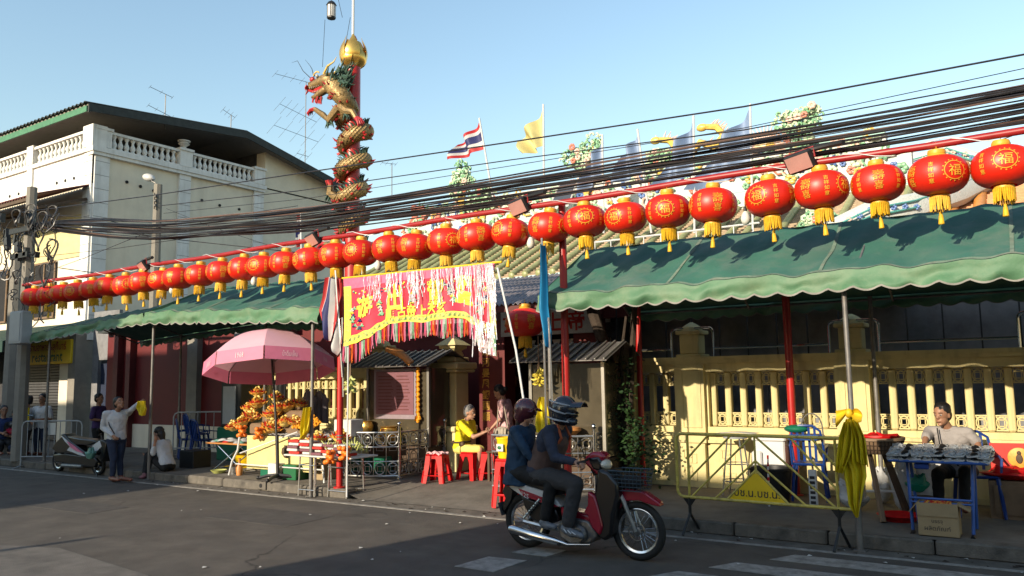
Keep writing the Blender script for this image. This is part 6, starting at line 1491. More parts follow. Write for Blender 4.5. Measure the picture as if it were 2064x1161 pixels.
# ------------------------------------------------------------------ stainless railings with coin pattern
def railing(lab, path, z0=.2, z1=.92, seed=1, ends=(1,1)):
    t = thing('incense_railing', lab, 'railing', (path[0][0],path[0][1],PV)); pts = [Vector((x,y,0)) for x,y in path]; L = [0]
    for a,b in zip(pts,pts[1:]): L.append(L[-1]+(b-a).length)
    tot = L[-1]
    def at(s_):
        s_ = min(max(s_,0),tot-1e-6)
        for i in range(len(pts)-1):
            if L[i] <= s_ <= L[i+1]: return pts[i].lerp(pts[i+1], (s_-L[i])/(L[i+1]-L[i]))
        return pts[-1]
    N = max(8,int(tot/.08))
    for z in (z1, z1-.24, z0+.24, z0): m = MB(); m.tube([at(tot*k/N)+Vector((0,0,z)) for k in range(N+1)], .017 if z in (z1,z0) else .010, 8); obj('rail', m, 'stainless', t)
    n = int(tot/.21); sp = tot/n
    cm = None
    for k in range(n):
        c = at((k+.5)*sp); d = (at((k+.5)*sp+.02)-at((k+.5)*sp-.02)).normalized(); an = atan2(d.y, d.x)
        for z in (z1-.12, z0+.12):
            if cm is None:
                m = MB(); m.tube([(cos(a)*.085,0,sin(a)*.095) for a in [2*pi*q/16 for q in range(16)]], .009, 5, closed=True)
                for (q0,q1) in (((-.04,-.04),(.04,-.04)),((.04,-.04),(.04,.04)),((.04,.04),(-.04,.04)),((-.04,.04),(-.04,-.04))): m.tube([(q0[0],0,q0[1]),(q1[0],0,q1[1])], .006, 4)
                for sx in (-1,1): m.tube([(sx*.04,0,sx*.04),(sx*.06,0,sx*.066)], .006, 4); m.tube([(sx*.04,0,-sx*.04),(sx*.06,0,-sx*.066)], .006, 4)
                cm = obj('coin_ring', m, 'stainless', t, world=False); o = cm; o.location = Vector((c.x,c.y,z))-OFF[t.name]
            else: o = inst('coin_ring', cm, t, (c.x,c.y,z))
            o.rotation_euler = (0,0,an)
        m = MB(); b = at(k*sp); m.tube([b+Vector((0,0,z0)), b+Vector((0,0,z1))], .008, 6)
        m.tube([at((k+.5)*sp+.06*sx)+Vector((0,0,zz)) for sx, zz in ((-1,z1-.24),(-1,z1-.30),(1,z1-.30),(1,z1-.24))], .006, 4); obj('baluster', m, 'stainless', t)
    for e, q in zip(ends, (0,tot)):
        if e: c = at(q); m = MB(); m.tube([c+Vector((0,0,.13)), c+Vector((0,0,z1+.1))], .026, 10); m.ball(c+Vector((0,0,z1+.14)), .042, 10, 8); m.lathe([(.06,.15),(.06,.17),(.03,.19)], c, 10); obj('post', m, 'chrome', t)
    return t
ac = [(-10.05+1.28*cos(a), 11.15+1.2*sin(a)) for a in [radians(-44-12*k) for k in range(11)]]
railing('curved stainless railing with coin rings around the left incense area', ac, ends=(1,0))
railing('straight stainless railing wing running back to the gate pillar', [(ac[0][0],ac[0][1]),(-9.05,11.45)], ends=(0,1))
railing('stainless railing behind the motorcycle before the right shrine case', [(-7.0,10.0),(-6.4,9.95),(-5.9,10.05),(-5.45,10.35)], ends=(0,1), z1=.95)
railing('railing wing running back beside the climbing plant', [(-5.45,10.35),(-5.36,11.5)], ends=(0,1), z1=.98)
m = MB(); m.grid(lambda u,v: (-9.06+.03*sin(v*9)+(u-.5)*.12, 11.40-.03*sin(u*8), .93-.42*v), 8, 12, th=.01, thv=(0,1,0)); single('hanging_towel', m, 'shirt_grey', 'pale towel hanging on the railing post beside the gate pillar', 'towel')
m = MB()
for k in range(3): m.bbox((-10.7+.35*k,10.6,.16),(-10.45+.35*k,10.85,.45),.02)
single('green_cartons', m, 'plastic_green', 'dark green cartons stored behind the curved railing', 'boxes', smooth=False)
# ------------------------------------------------------------------ tree with climbing plants
t = thing('street_tree', 'dark tree trunk overgrown with leafy climbing plants beside the red post', 'tree', (-5.32,10.95,PV))
m = MB(); m.tube([(-5.25,11.1,.1),(-5.3,11.1,.8),(-5.38,11.05,1.5),(-5.55,11.0,2.2),(-5.72,10.95,2.8),(-5.8,10.95,3.3)], [.10,.085,.08,.09,.10,.09], 9); m.tube([(-5.3,11.1,.8),(-5.2,11.1,1.6),(-5.15,11.15,2.5),(-5.1,11.15,3.0)], [.06,.05,.05,.04], 7)
m.tube([(-5.3,11.0,.1),(-5.22,11.0,1.2),(-5.3,10.98,2.0),(-5.18,10.98,2.7)], [.03,.03,.028,.02], 6); obj('trunk', m, 'tar_tree', t)
m = MB(); m2 = MB()
for k in range(620):
    zz = ra.choice((ra.uniform(.45,1.0),ra.uniform(.6,1.2),ra.uniform(.9,2.1),ra.uniform(.25,1.4))); c = Vector((-5.12+(0 if zz < 1.2 else -.12)+ra.gauss(0,.11 if zz > 1.1 else .20), 10.9+ra.uniform(-.14,.14), zz)); a = ra.uniform(0,2*pi); d = Vector((cos(a),sin(a)*.6,ra.uniform(-.6,.5))).normalized(); s_ = d.orthogonal().normalized(); L = ra.uniform(.05,.10)
    (m if k%3 else m2).addf([c, c+d*L*.5+s_*L*.28, c+d*L, c+d*L*.5-s_*L*.28], [(0,1,2,3)])
obj('leaf', m, 'leaf', t, smooth=False, kind='stuff'); obj('leaf', m2, 'leaf_dark', t, smooth=False, kind='stuff')
m = MB(); m.lathe([(.14,0),(.19,.25),(.21,.25),(.17,.25)], (-5.15,10.8,PV), 14); single('plant_pot', m, 'wood_dark', 'dark plant pot at the foot of the climbing plant', 'pot')
# ------------------------------------------------------------------ yellow police barrier
a0 = Vector((-3.50,8.86,0)); b0_ = Vector((-1.86,8.80,0)); W_ = (b0_-a0).length; an = atan2(b0_.y-a0.y, b0_.x-a0.x)
t = thing('police_barrier', 'yellow tubular steel barrier with diagonal bars and a lettered triangle plate', 'barrier', a0, an)
z0, z1 = .42, 1.13; xl, xr = -.10, W_+.22; R_ = .07
fr_ = [(xl+R_,z0),(xr-R_,z0)]+[(xr-R_+R_*sin(q),z0+R_-R_*cos(q)) for q in (.5,1.07,1.57)]+[(xr,z1-R_)]+[(xr-R_+R_*cos(q),z1-R_+R_*sin(q)) for q in (.5,1.07,1.57)]+[(xl+R_,z1)]+[(xl+R_-R_*sin(q),z1-R_+R_*cos(q)) for q in (.5,1.07,1.57)]+[(xl,z0+R_)]+[(xl+R_-R_*cos(q),z0+R_-R_*sin(q)) for q in (.5,1.07)]
m = MB(); m.tube([(x,0,z) for x,z in fr_], .018, 8, closed=True); mat('barrier_yellow', (.66,.52,.10), .5, var=.2, scale=12, dirt=.75, dcol=(.16,.11,.06), dscale=14)
obj('outer_frame', m, 'barrier_yellow', t, world=False)
kids_ = []
def bar(x1_,zz1,x2_,zz2,r=.012): m = MB(); m.tube([(x1_,0,zz1),(x2_,0,zz2)], r, 6); obj('bar', m, 'barrier_yellow', t, world=False)
vl, vr, vm = 0.04, W_+.02, (W_)/2+.0
bar(vl,z0,vl,z1,.015); bar(vr,z0,vr,z1,.015); bar(vm,z0+.30,vm,z1,.012)
for (xa, za, xb, zb) in ((vl,.86,.30,z1),(vl,.62,.56,z1),(vl+.02,z0,vm-.02,z1),(.34,z0,vm,.86),(vm,z1,vr-.02,z0),(vm,.86,W_-.30,z0),(vm+.38,z1,vr,.60),(vm+.60,z1,vr,.84)): bar(xa,za,xb,zb)
m = MB(); m.prism([(vm-.33,z0+.01),(vm+.33,z0+.01),(vm,z0+.33)], -.006, .006, 'y'); tp = obj('triangle_plate', m, 'sign_yellow', t, world=False, smooth=False)
m = MB(); text_on(m, 'บช.น.', lambda x,y: (vm-.13+x,-.008,z0+.085+y), .115, bold=.01); text_on(m, 'บช.น.', lambda x,y: (vm+.13+x,-.008,z0+.085+y), .115, bold=.01); obj('lettering', m, 'ink', tp, world=False, smooth=False)
bar(vm-.34,z0,vm,z0+.34,.014); bar(vm+.34,z0,vm,z0+.34,.014)
for x in (vl+.0, vr):
    m = MB(); m.tube([(x,0,z0),(x,0,.22)], .018, 6); m.prism([(x-.08,z0-.01),(x+.08,z0-.01),(x,z0-.12)], -.005, .005, 'y'); m.tube([(x,0,.24),(x-.03,-.16,.015)], .016, 6); m.tube([(x,0,.24),(x+.05,.16,.015)], .016, 6); obj('foot', m, 'black_metal', t, world=False)
# goods behind the barrier
t = thing('metal_stool', 'round stainless stool behind the yellow barrier with a paper sheet on top', 'stool', (-3.62,11.05,PV))
for k in range(4): a = pi/4+k*pi/2; m = MB(); m.tube([(-3.62+cos(a)*.22,11.05+sin(a)*.22,.15),(-3.62+cos(a)*.12,11.05+sin(a)*.12,.92)], .011, 6); obj('leg', m, 'stainless', t)
for z, r in ((.35,.19),(.58,.165)): m = MB(); m.tube([(-3.62+cos(q)*r,11.05+sin(q)*r,z) for q in [2*pi*s/16 for s in range(16)]], .008, 5, closed=True); obj('ring', m, 'stainless', t)
m = MB(); m.lathe([(.16,.92),(.165,.945),(.0,.95)], (-3.62,11.05,0), 18); obj('seat', m, 'grey_box', t)
m = MB(); m.bbox((-3.40,11.15,.3),(-2.98,11.45,.92),.02); m.bbox((-3.42,11.13,.88),(-2.96,11.47,.95),.02); single('foam_box', m, 'white_plastic', 'white foam box standing against the yellow wall behind the black basin', 'box', smooth=False)
m = MB(); m.bbox((-3.42,11.1,.16),(-3.28,11.3,.75),.02); single('white_canister', m, 'white_plastic', 'narrow white canister beside the metal stool', 'canister', smooth=False)
drumlike('black_basin', 'large black plastic tub behind the yellow barrier', 'tub', (-3.06,10.72,PV), [(.22,0),(.27,.40),(.29,.41),(.29,.44),(.25,.43),(.2,.05)], 'black_metal', 24)
m = MB(); m.grid(lambda u,v: (-3.9+.55*u, 10.9+.3*v+.1*u, .985+.02*sin(u*3)), 6, 4, th=.004, thv=(0,0,-1)); single('paper_sheet', m, 'paper_white', 'white paper sheet lying on the metal stool and barrier top', 'paper')
m = MB(); m.bbox((-2.80,10.6,.95),(-2.4,10.95,1.02),.02); single('goods_board', m, 'table_blue', 'blue board laid across the stacked blue chair', 'board', smooth=False)
m = MB(); m.ball((-2.70,10.72,1.09), (.16,.12,.055), 16, 8); single('green_cushion', m, 'plastic_green', 'round dark green cushion on top of the blue chair', 'cushion')
m = MB(); m.tube([(-2.62,10.68,1.02)]+[(-2.50-.13*cos(q),10.68,1.10+.19*sin(q)) for q in [pi*s/12 for s in range(13)]]+[(-2.36,10.68,.9)], .009, 6); single('wire_hoop', m, 'steel_pole', 'thin metal hoop standing on the blue chair', 'hoop')
m = MB(); m.bbox((-2.50,10.34,.17),(-2.40,10.39,.62),.008); pw = single('power_strip', m, 'white_plastic', 'white power strip leaning upright at the blue chair', 'power strip', smooth=False)
m = MB()
for k in range(6): m.box((-2.48,10.335,.21+.06*k),(-2.42,10.339,.245+.06*k))
o = obj('socket', m, 'ink', None, smooth=False); o.data.transform(Matrix.Translation(-pw.location)); o.parent = pw; o['kind'] = 'stuff'
t = thing('striped_pole', 'thin red and white striped stick standing behind the barrier', 'stick', (-2.98,10.3,PV))
for k in range(14): m = MB(); m.tube([(-2.98+.001*k,10.3,.15+.045*k),(-2.98+.001*(k+1),10.3,.15+.045*(k+1))], .012, 6); obj('stripe', m, 'plastic_red' if k%2 else 'white_plastic', t)
# ------------------------------------------------------------------ basket stand
t = thing('basket_stand', 'splayed wooden stand carrying a round bamboo basket', 'stand', (-1.62,10.1,PV))
m = MB(); m.tube([(-1.72,10.0,.90),(-1.58,9.75,.16)], [.03,.035], 6); obj('leg', m, 'wood', t); m = MB(); m.tube([(-1.60,10.2,.90),(-1.40,10.3,.16)], [.04,.045], 6); obj('leg', m, 'wood_dark', t); m = MB(); m.tube([(-1.85,10.2,.90),(-1.95,10.4,.16)], .03, 6); obj('leg', m, 'wood', t)
m = MB(); m.tube([(-1.78,10.0,.45),(-1.5,10.1,.45)], .015, 6); obj('crossbar', m, 'white_plastic', t)
t = thing('bamboo_basket', 'round woven bamboo basket on the wooden stand with a red bag inside', 'basket', (-1.68,10.1,.88)); m = MB(); m.lathe([(.26,.88),(.31,1.03),(.33,1.03),(.33,1.06),(.29,1.06),(.25,.92)], (-1.68,10.1,0), 28); obj('weave', m, 'wood', t)
m = MB()
for k in range(48): a = 2*pi*k/48; m.tube([(-1.68+cos(a)*.268,10.1+sin(a)*.268,.885),(-1.68+cos(a)*.318,10.1+sin(a)*.318,1.03)], .005, 4)
for z, r in ((.93,.282),(.98,.298)): m.tube([(-1.68+cos(q)*r,10.1+sin(q)*r,z) for q in [2*pi*s/30 for s in range(30)]], .006, 4, closed=True)
obj('rib', m, 'wood_dark', t, kind='stuff')
def lump(name, lab, cat, c, r, mt, seed, n=26, k=.18):
    rr_ = random.Random(seed); ph = [rr_.uniform(0,6) for _ in range(6)]; m = MB(); vs = []; fs = []; nn = n; mmn = n//2
    for i in range(mmn+1):
        p_ = max(.03,min(pi-.03,pi*i/mmn))
        for j in range(nn):
            a = 2*pi*j/nn; q = 1+k*(sin(3*a+ph[0]+p_*2)*.5+sin(5*a+ph[1]-p_*3)*.35+sin(9*a+ph[2]+p_*7)*.3); q *= .9+.1*sin(p_*6+ph[3])
            vs.append((c[0]+r[0]*q*sin(p_)*cos(a), c[1]+r[1]*q*sin(p_)*sin(a), c[2]+r[2]*(1-cos(p_))*.85*q))
    for i in range(mmn):
        for j in range(nn): fs.append((i*nn+j,i*nn+(j+1)%nn,(i+1)*nn+(j+1)%nn,(i+1)*nn+j))
    m.addf(vs, fs); return single(name, m, mt, lab, cat)
lump('red_bag', 'crumpled dark red plastic bag lying in the bamboo basket', 'bag', (-1.66,10.1,1.0), (.3,.22,.06), 'plastic_red', 1)
lump('plastic_sack', 'tied white plastic sack behind the yellow cloth pole', 'sack', (-2.02,10.5,PV), (.18,.16,.22), 'plastic_bag', 2); lump('plastic_sack', 'tall white plastic sack behind the basket stand', 'sack', (-1.47,10.6,PV), (.15,.15,.40), 'plastic_bag', 3); lump('plastic_sack', 'tall white plastic sack left of the green bag', 'sack', (-1.20,10.7,PV), (.16,.15,.40), 'plastic_bag', 4); lump('plastic_sack', 'low white sack beside the basket stand leg', 'sack', (-1.8,11.2,PV), (.12,.12,.27), 'plastic_bag', 14)
drumlike('red_tray', 'low red plastic basin on the pavement left of the cardboard box', 'basin', (-1.45,9.98,PV), [(.16,0),(.22,.06),(.235,.065),(.22,.075),(.15,.02)], 'plastic_red', 24)
drumlike('wicker_basket', 'small dark wicker basket under the green plastic bag', 'basket', (-1.22,10.3,PV), [(.11,0),(.15,.22),(.16,.23),(.13,.22)], 'wood_dark')
lump('green_bag', 'translucent green plastic bag hanging at the blue table legs', 'bag', (-1.22,9.75,.50), (.12,.08,.12), 'green_bag', 5)
# ------------------------------------------------------------------ vendor's blue table
t = thing('blue_table', 'folding table with a blue top and blue legs covered with packed fish', 'table', (-.98,9.55,PV))
m = MB(); m.bbox((-1.42,9.25,.865),(-.50,9.85,.895),.01); obj('tabletop', m, 'table_blue', t, smooth=False)
for sx in (-1,1):
    for sy in (-1,1): m = MB(); m.tube([(-.96+sx*.30,9.55+sy*.12,.87),(-.96+sx*.27,9.55+sy*.24,.16)], .017, 8); obj('leg', m, 'table_blue', t); 
    m = MB(); m.tube([(-.96+sx*.27,9.31,.165),(-.96+sx*.27,9.24,.155)], .022, 6); obj('foot', m, 'black_metal', t)
m = MB(); m.tube([(-1.24,9.35,.50),(-.68,9.35,.50)], .013, 6); m.tube([(-1.24,9.35,.46),(-.68,9.35,.46)], .011, 6); obj('crossbar', m, 'table_blue', t)
fm = []
for q in range(3):
    m = MB(); m.bbox((-.052,-.085,0),(.052,.085,.016),.005); m.tube([(-.052,-.085,.018),(.052,-.085,.018),(.052,.085,.018),(-.052,.085,.018)],.005,4,closed=True); m.cur = 1; m.ball((0,-.01,.024),(.026,.075,.016),10,6,rot=(0,0,.2*q-.2)); m.ball((.012,.02,.028),(.022,.06,.012),8,5,rot=(0,0,.5)); me = m.mesh('fish_pack'); me.materials.append(MATS['white_plastic']); me.materials.append(MATS[('fish','black_metal','fish')[q]]); fm.append(me)
fm2 = []
for k in range(54):
    c = k%9; r = (k//9)%3; l = k//27
    o = bpy.data.objects.new('fish_pack', fm[k%3]); COL.objects.link(o); o.location = (-1.37+.104*c+ra.uniform(-.012,.012), 9.34+.185*r, .897+.045*l+.02*r); o.rotation_euler = (ra.uniform(.05,.25), ra.uniform(-.12,.12), ra.uniform(-.25,.25)); tag(o, 'wrapped silvery fish, '+['first','second','third','fourth','fifth','sixth','seventh','eighth','ninth'][c]+' from left, '+['front','middle','back'][r]+' row, '+['lower','upper'][l]+' layer on the blue table', 'fish', 'fish packs on the blue table')
for k in range(7): m = MB(); m.ball((-1.32+.055*k,9.78+.02*(k%2),.985), (.03,.03,.022), 8, 6); single('steamed_bun', m, 'banana' if k%2 else 'paper_white', 'small pale bun, '+['first','second','third','fourth','fifth','sixth','seventh'][k]+' from the left at the back of the blue table', 'bun', group='buns at the back of the blue table')
m = MB(); m.bbox((-1.18,9.28,.80),(-1.04,9.36,.86),.01); single('blue_scale', m, 'plastic_blue', 'small blue box fixed under the blue tabletop', 'box', smooth=False)
t = thing('cardboard_box', 'open cardboard box with Thai lettering full of orange-red packets at the kerb', 'box', (-.98,9.32,PV))
x0,x1,y0,y1,zb = -1.165,-.80,9.18,9.46,.15
for (a,b) in (((x0,y0,zb),(x1,y0+.008,zb+.33)),((x0,y1-.008,zb),(x1,y1,zb+.33)),((x0,y0+.008,zb),(x0+.008,y1-.008,zb+.33)),((x1-.008,y0+.008,zb),(x1,y1-.008,zb+.33)),((x0,y0,zb),(x1,y1,zb+.01))): m = MB(); m.box(a,b); obj('side', m, 'cardboard', t, smooth=False)
m = MB(); m.box((x0-.002,y0-.010,zb+.20),(x1+.002,y0-.001,zb+.325)); obj('flap', m, 'cardboard', t, smooth=False)
m = MB(); m.box((x0-.12,y0,zb+.32),(x0,y1,zb+.328), rot=(0,-.9,0), piv=(x0,y0,zb+.32)); m.box((x1,y0,zb+.32),(x1+.12,y1,zb+.328), rot=(0,.5,0), piv=(x1,y0,zb+.32)); obj('side_flap', m, 'cardboard', t, smooth=False)
m = MB(); text_on(m, 'บรรจุ', lambda x,y: (-.99+x,y0-.003,zb+.145+y), .05); text_on(m, 'ผลิตภัณฑ์', lambda x,y: (-.99+x,y0-.003,zb+.085+y), .06); obj('lettering', m, 'ink', t, smooth=False)
for k in range(22): m = MB(); m.tube([(x0+.04+.3*ra.random(),y0+.05,zb+.29),(x0+.04+.3*ra.random(),y1-.05,zb+.34)], .014, 5); obj('packet', m, 'paper_orange' if k%2 else 'paper_red', t)
# red framed picture box and red bag at the right edge
t = thing('red_gift_box', 'red box lid with a round portrait medallion leaning at the right edge', 'box', (-.33,10.9,.62)); m = MB(); m.box((-.58,10.95,.60),(.0,11.0,.96), rot=(-.1,0,.15)); obj('panel', m, 'paper_red', t, smooth=False)
m = MB(); m.lathe([(.10,0),(.115,.006),(.10,.012)], (-.29,10.935,.80), 24, M=Matrix.Rotation(pi/2,3,'X')); obj('medallion', m, 'paper_orange', t); m = MB(); m.ball((-.29,10.915,.79), (.035,.008,.055), 10, 8); m.ball((-.29,10.915,.855),(.022,.008,.026),8,6); obj('figure', m, 'wood_dark', t)
m = MB(); m.box((-.6,10.6,.15),(.1,11.2,.57)); m.box((-.55,10.58,.2),(.05,10.6,.52)); single('cardboard_carton', m, 'wood', 'brown carton under the red bags at the right edge', 'box', smooth=False)
lump('red_bag', 'shiny red plastic bag on the brown carton at the right edge', 'bag', (-.35,10.72,.57), (.32,.2,.09), 'plastic_red', 9); lump('red_bag', 'small red plastic bag hanging down the carton at the very right edge', 'bag', (-.08,10.5,.2), (.14,.12,.2), 'plastic_red', 10)
# ------------------------------------------------------------------ crowd barriers on the left
def crowd(lab, a, b, h, n=11):
    a = Vector(a); b = Vector(b); W2 = (b-a).length; t = thing('crowd_barrier', lab, 'barrier', a, atan2((b-a).y,(b-a).x), group='silver crowd barriers'); m = MB()
    m.tube([(.0,0,.0),(.0,0,h-.1),(.03,0,h-.03),(.1,0,h),(W2-.1,0,h),(W2-.03,0,h-.03),(W2,0,h-.1),(W2,0,.22)], .016, 8); m.tube([(0,0,.25),(W2,0,.25)], .014, 8); obj('frame', m, 'grey_box', t, world=False); first = None
    for k in range(1,n):
        x = W2*k/n
        if first is None: m = MB(); m.tube([(0,0,.25),(0,0,h)], .008, 6); first = obj('bar', m, 'grey_box', t, world=False); first.location = (x,0,0)
        else: o = inst('bar', first, None, (x,0,0)); o.parent = t
    for x in (.0, W2): m = MB(); m.tube([(x,-.25,.01),(x,0,.05),(x,.25,.01)], .014, 6); obj('foot', m, 'grey_box', t, world=False)
    return t
c1 = crowd('silver crowd barrier at the far left in front of the people on motorbikes', (-18.9,8.9,.0), (-17.65,9.55,.0), 1.02)
m = MB(); m.box((.62,-.02,.72),(.80,-.012,.98)); obj('paper_tag', m, 'paper_white', c1, world=False, smooth=False)
crowd('silver crowd barrier behind the man gripping the pole', (-15.9,10.6,.15), (-14.9,11.3,.15), 1.02, 7)
m = MB(); m.box((-12.99+1.9,8.955,.03),(-12.75+1.9,8.985,.15)); single('drain_block', m, 'kerb', 'small pale concrete drain block set into the kerb face', 'drain', smooth=False)
m = MB(); m.lathe([(.035,0),(.035,.004)], (-10.97,8.953,.09), 14, M=Matrix.Rotation(pi/2,3,'X')); single('drain_hole', m, 'dark_void', 'round dark drain opening in the pale kerb block', 'drain')
# ================================================================== MOTORCYCLES AND PEOPLE
def J(px, py, Y): return PY(px, py, Y)
def remesh(o, vox, it=6):
    md = o.modifiers.new('remesh', 'REMESH'); md.mode = 'VOXEL'; md.voxel_size = vox; md.use_smooth_shade = True
    ms = o.modifiers.new('smooth', 'SMOOTH'); ms.factor = .5; ms.iterations = it
TXC = bpy.data.textures.new('cloth_folds', 'CLOUDS'); TXC.noise_scale = .085; TXC.noise_depth = 2
def cloth(o, vox, it=3, st=.022):
    md = o.modifiers.new('remesh', 'REMESH'); md.mode = 'VOXEL'; md.voxel_size = vox; md.use_smooth_shade = True
    ms = o.modifiers.new('smooth', 'SMOOTH'); ms.factor = .5; ms.iterations = it+4
    dd = o.modifiers.new('folds', 'DISPLACE'); dd.texture = TXC; dd.strength = st; dd.mid_level = .45; dd.texture_coords = 'LOCAL'
def loft(mb, base, up, lat, dep, L, secs, n=22, bend=0):
    vs = []; fs = []; k = len(secs)
    for f, a, b in secs:
        c = base+up*L*f-dep*bend*sin(pi*min(1,max(0,f)))
        for j in range(n):
            q = 2*pi*j/n; vs.append(c+lat*a*cos(q)+dep*b*sin(q))
    for i in range(k-1):
        for j in range(n): fs.append((i*n+j, i*n+(j+1)%n, (i+1)*n+(j+1)%n, (i+1)*n+j))
    fs += [tuple(range(n-1,-1,-1)), tuple(range((k-1)*n,k*n))]
    mb.addf(vs, fs)
def bev(o, w=.012, seg=2):
    md = o.modifiers.new('bevel', 'BEVEL'); md.width = w; md.segments = seg; md.limit_method = 'ANGLE'
def hand(mb, w, d, palm_n, s=1, curl=.5):
    """palm and five fingers leaving wrist w along d; palm_n points out of the palm"""
    d = d.normalized(); n = (palm_n-d*palm_n.dot(d)).normalized(); sd = d.cross(n)
    c = w+d*.045*s; mb.ball(w+d*.01*s, (.026*s,)*3, 8, 6)
    for k in (-1,0,1): mb.cap(w+sd*.016*k*s+d*.01*s, w+sd*.022*k*s+d*.08*s, .014*s, .013*s, 8)
    for k, L in zip((-1.5,-.5,.5,1.5), (.062,.075,.07,.052)):
        a = w+sd*.0155*k*s+d*.082*s; b = a+(d*cos(curl)+n*sin(curl))*L*.55*s; e = b+(d*cos(curl*2.4)+n*sin(curl*2.4))*L*.5*s
        mb.cap(a, b, .0095*s, .0088*s, 6); mb.cap(b, e, .0088*s, .0075*s, 6)
    a = w-sd*.022*s+d*.02*s; b = a+(-sd*.6+d*.7+n*.35).normalized()*.04*s; e = b+(d*.8+n*.5-sd*.1).normalized()*.032*s
    mb.cap(a, b, .012*s, .010*s, 6); mb.cap(b, e, .010*s, .008*s, 6)
def person(label, j, top, bottom, face, skin='skin', hair='hair', hairlen=.0, sleeve=.95, leg=.95, shoe='shoe', s=1.0, helmet=None, vox=.011, girth=1.0, palms=(None,None), curl=(.5,.5), grp=None, bun=False, faceup=0, barefoot=False, legk=1.0):
    base = Vector(((j['la'].x+j['ra'].x)/2, (j['la'].y+j['ra'].y)/2, min(j['la'].z, j['ra'].z)-.06))
    t = thing('person', label, 'person', base, group=grp)
    pel, nk, hd = j['pel'], j['neck'], j['head']; ls, rs_, le, re, lw, rw = j['ls'], j['rs'], j['le'], j['re'], j['lw'], j['rw']
    lh, rh, lk, rk, la, ra_ = j['lh'], j['rh'], j['lk'], j['rk'], j['la'], j['ra']
    up = (nk-pel).normalized(); lat = (ls-rs_); lat = (lat-up*lat.dot(up)).normalized(); dep = lat.cross(up)
    R = Matrix((lat, dep, up)).transposed(); eu = R.to_euler()
    def torso(mb, k, lo=0, hi=1.0):
        L = (nk-pel).length; S_ = [(-.16,.08,.06),(-.10,.135,.095),(-.02,.163,.115),(.14,.158,.108),(.34,.148,.102),(.55,.160,.110),(.73,.178,.116),(.86,.170,.102),(.95,.115,.080),(1.0,.060,.055)]
        S_ = [(f, a*k*s*girth, b*k*s*girth) for f, a, b in S_ if f >= lo-.12]
        loft(mb, pel, up, lat, dep, L, S_)
        if hi > .8: mb.cap(rs_, ls, .062*k*s, .062*k*s, 10)
    fw = Vector(face).normalized(); hz = (up*.3+Vector((0,0,1))).normalized() if faceup == 0 else Vector((0,0,1)); hx = fw; hy = Vector((0,0,1)).cross(hx).normalized(); hz = hx.cross(hy).normalized(); HR = Matrix((hx, hy, hz)).transposed(); he = HR.to_euler()
    H = lambda x, y, z: hd+HR@Vector((x*s,y*s,z*s))
    m = MB(); torso(m, .93)
    m.cap(nk-up*.03*s, hd-hz*.05*s, .054*s, .050*s, 10); m.ball(hd+hz*.025*s, (.098*s,.078*s,.10*s), 16, 12, rot=he); m.ball(H(.022,0,-.055), (.068*s,.060*s,.062*s), 12, 10, rot=he)
    m.ball(H(.098,0,-.015), (.020*s,.016*s,.024*s), 8, 6, rot=he); m.ball(H(.088,0,-.062), (.016*s,.026*s,.010*s), 8, 6, rot=he); m.ball(H(.070,0,-.10), (.022*s,.028*s,.016*s), 8, 6, rot=he)
    for sy in (-1,1): m.ball(H(-.005,sy*.078,-.01), (.018*s,.012*s,.030*s), 8, 6, rot=he)
    for a, b, c, pn, cu in ((ls,le,lw,palms[0],curl[0]),(rs_,re,rw,palms[1],curl[1])):
        m.cap(a, b, .048*s, .038*s, 10); m.cap(b, c, .038*s, .025*s, 10); hand(m, c, (c-b), Vector(pn) if pn else Vector((0,0,-1)), s, cu)
    for a, b, c, tt in ((lh,lk,la,j['lt']),(rh,rk,ra_,j['rt'])):
        m.cap(a, b, .078*s, .052*s, 10); m.cap(b, b.lerp(c,.35), .052*s, .050*s, 10); m.cap(b.lerp(c,.35), c, .050*s, .034*s, 10); m.cap(c+Vector((0,0,-.03*s)), tt, .036*s, .026*s, 8)
    bd = obj('body', m, skin, t); remesh(bd, vox*.8, 3)
    # eyes, brows, mouth
    m = MB(); 
    for sy in (-1,1): m.ball(H(.082,sy*.031,.010), (.012*s,.015*s,.008*s), 8, 6, rot=he)
    obj('eye', m, 'eye_white', bd); m = MB()
    for sy in (-1,1): m.ball(H(.091,sy*.031,.010), (.006*s,.007*s,.007*s), 6, 5, rot=he); m.cap(H(.092,sy*.018,.032), H(.082,sy*.050,.034), .005*s, .004*s, 5)
    obj('pupil_and_brow', m, 'hair', bd); m = MB(); m.cap(H(.103,-.018,-.060), H(.103,.018,-.060), .005*s, .005*s, 5); obj('lips', m, 'mosaic_pink' if skin == 'skin' else 'skin_dark', bd)
    # clothes
    m = MB(); torso(m, 1.07, 0)
    for a, b, c in ((ls,le,lw),(rs_,re,rw)):
        m.cap(a, a.lerp(b, min(1, sleeve*2)), .062*s, .052*s if sleeve > .5 else .058*s, 10)
        if sleeve > .5: m.cap(b, b.lerp(c, (sleeve-.5)*2), .050*s, .038*s, 10)
    sh = obj('shirt', m, top, t); cloth(sh, vox, 3)
    m = MB(); m.ball(pel, (.172*s*girth,.125*s*girth,.11*s), 14, 10, rot=eu)
    for a, b, c in ((lh,lk,la),(rh,rk,ra_)):
        m.cap(a, a.lerp(b, min(1, leg*2)), .092*s*legk, .068*s*legk, 12)
        if leg > .5: m.cap(b, b.lerp(c, (leg-.5)*2), .066*s*legk, .052*s*legk, 12)
    tr = obj('trousers' if leg > .5 else 'shorts', m, bottom, t); cloth(tr, vox, 3, .016)
    m = MB(); m.tube([nk-up*.02*s+(lat*cos(q)+dep*sin(q))*.068*s+up*.018*s*sin(q) for q in [2*pi*x/18 for x in range(18)]], .013*s, 6, closed=True); obj('collar', m, top, sh)
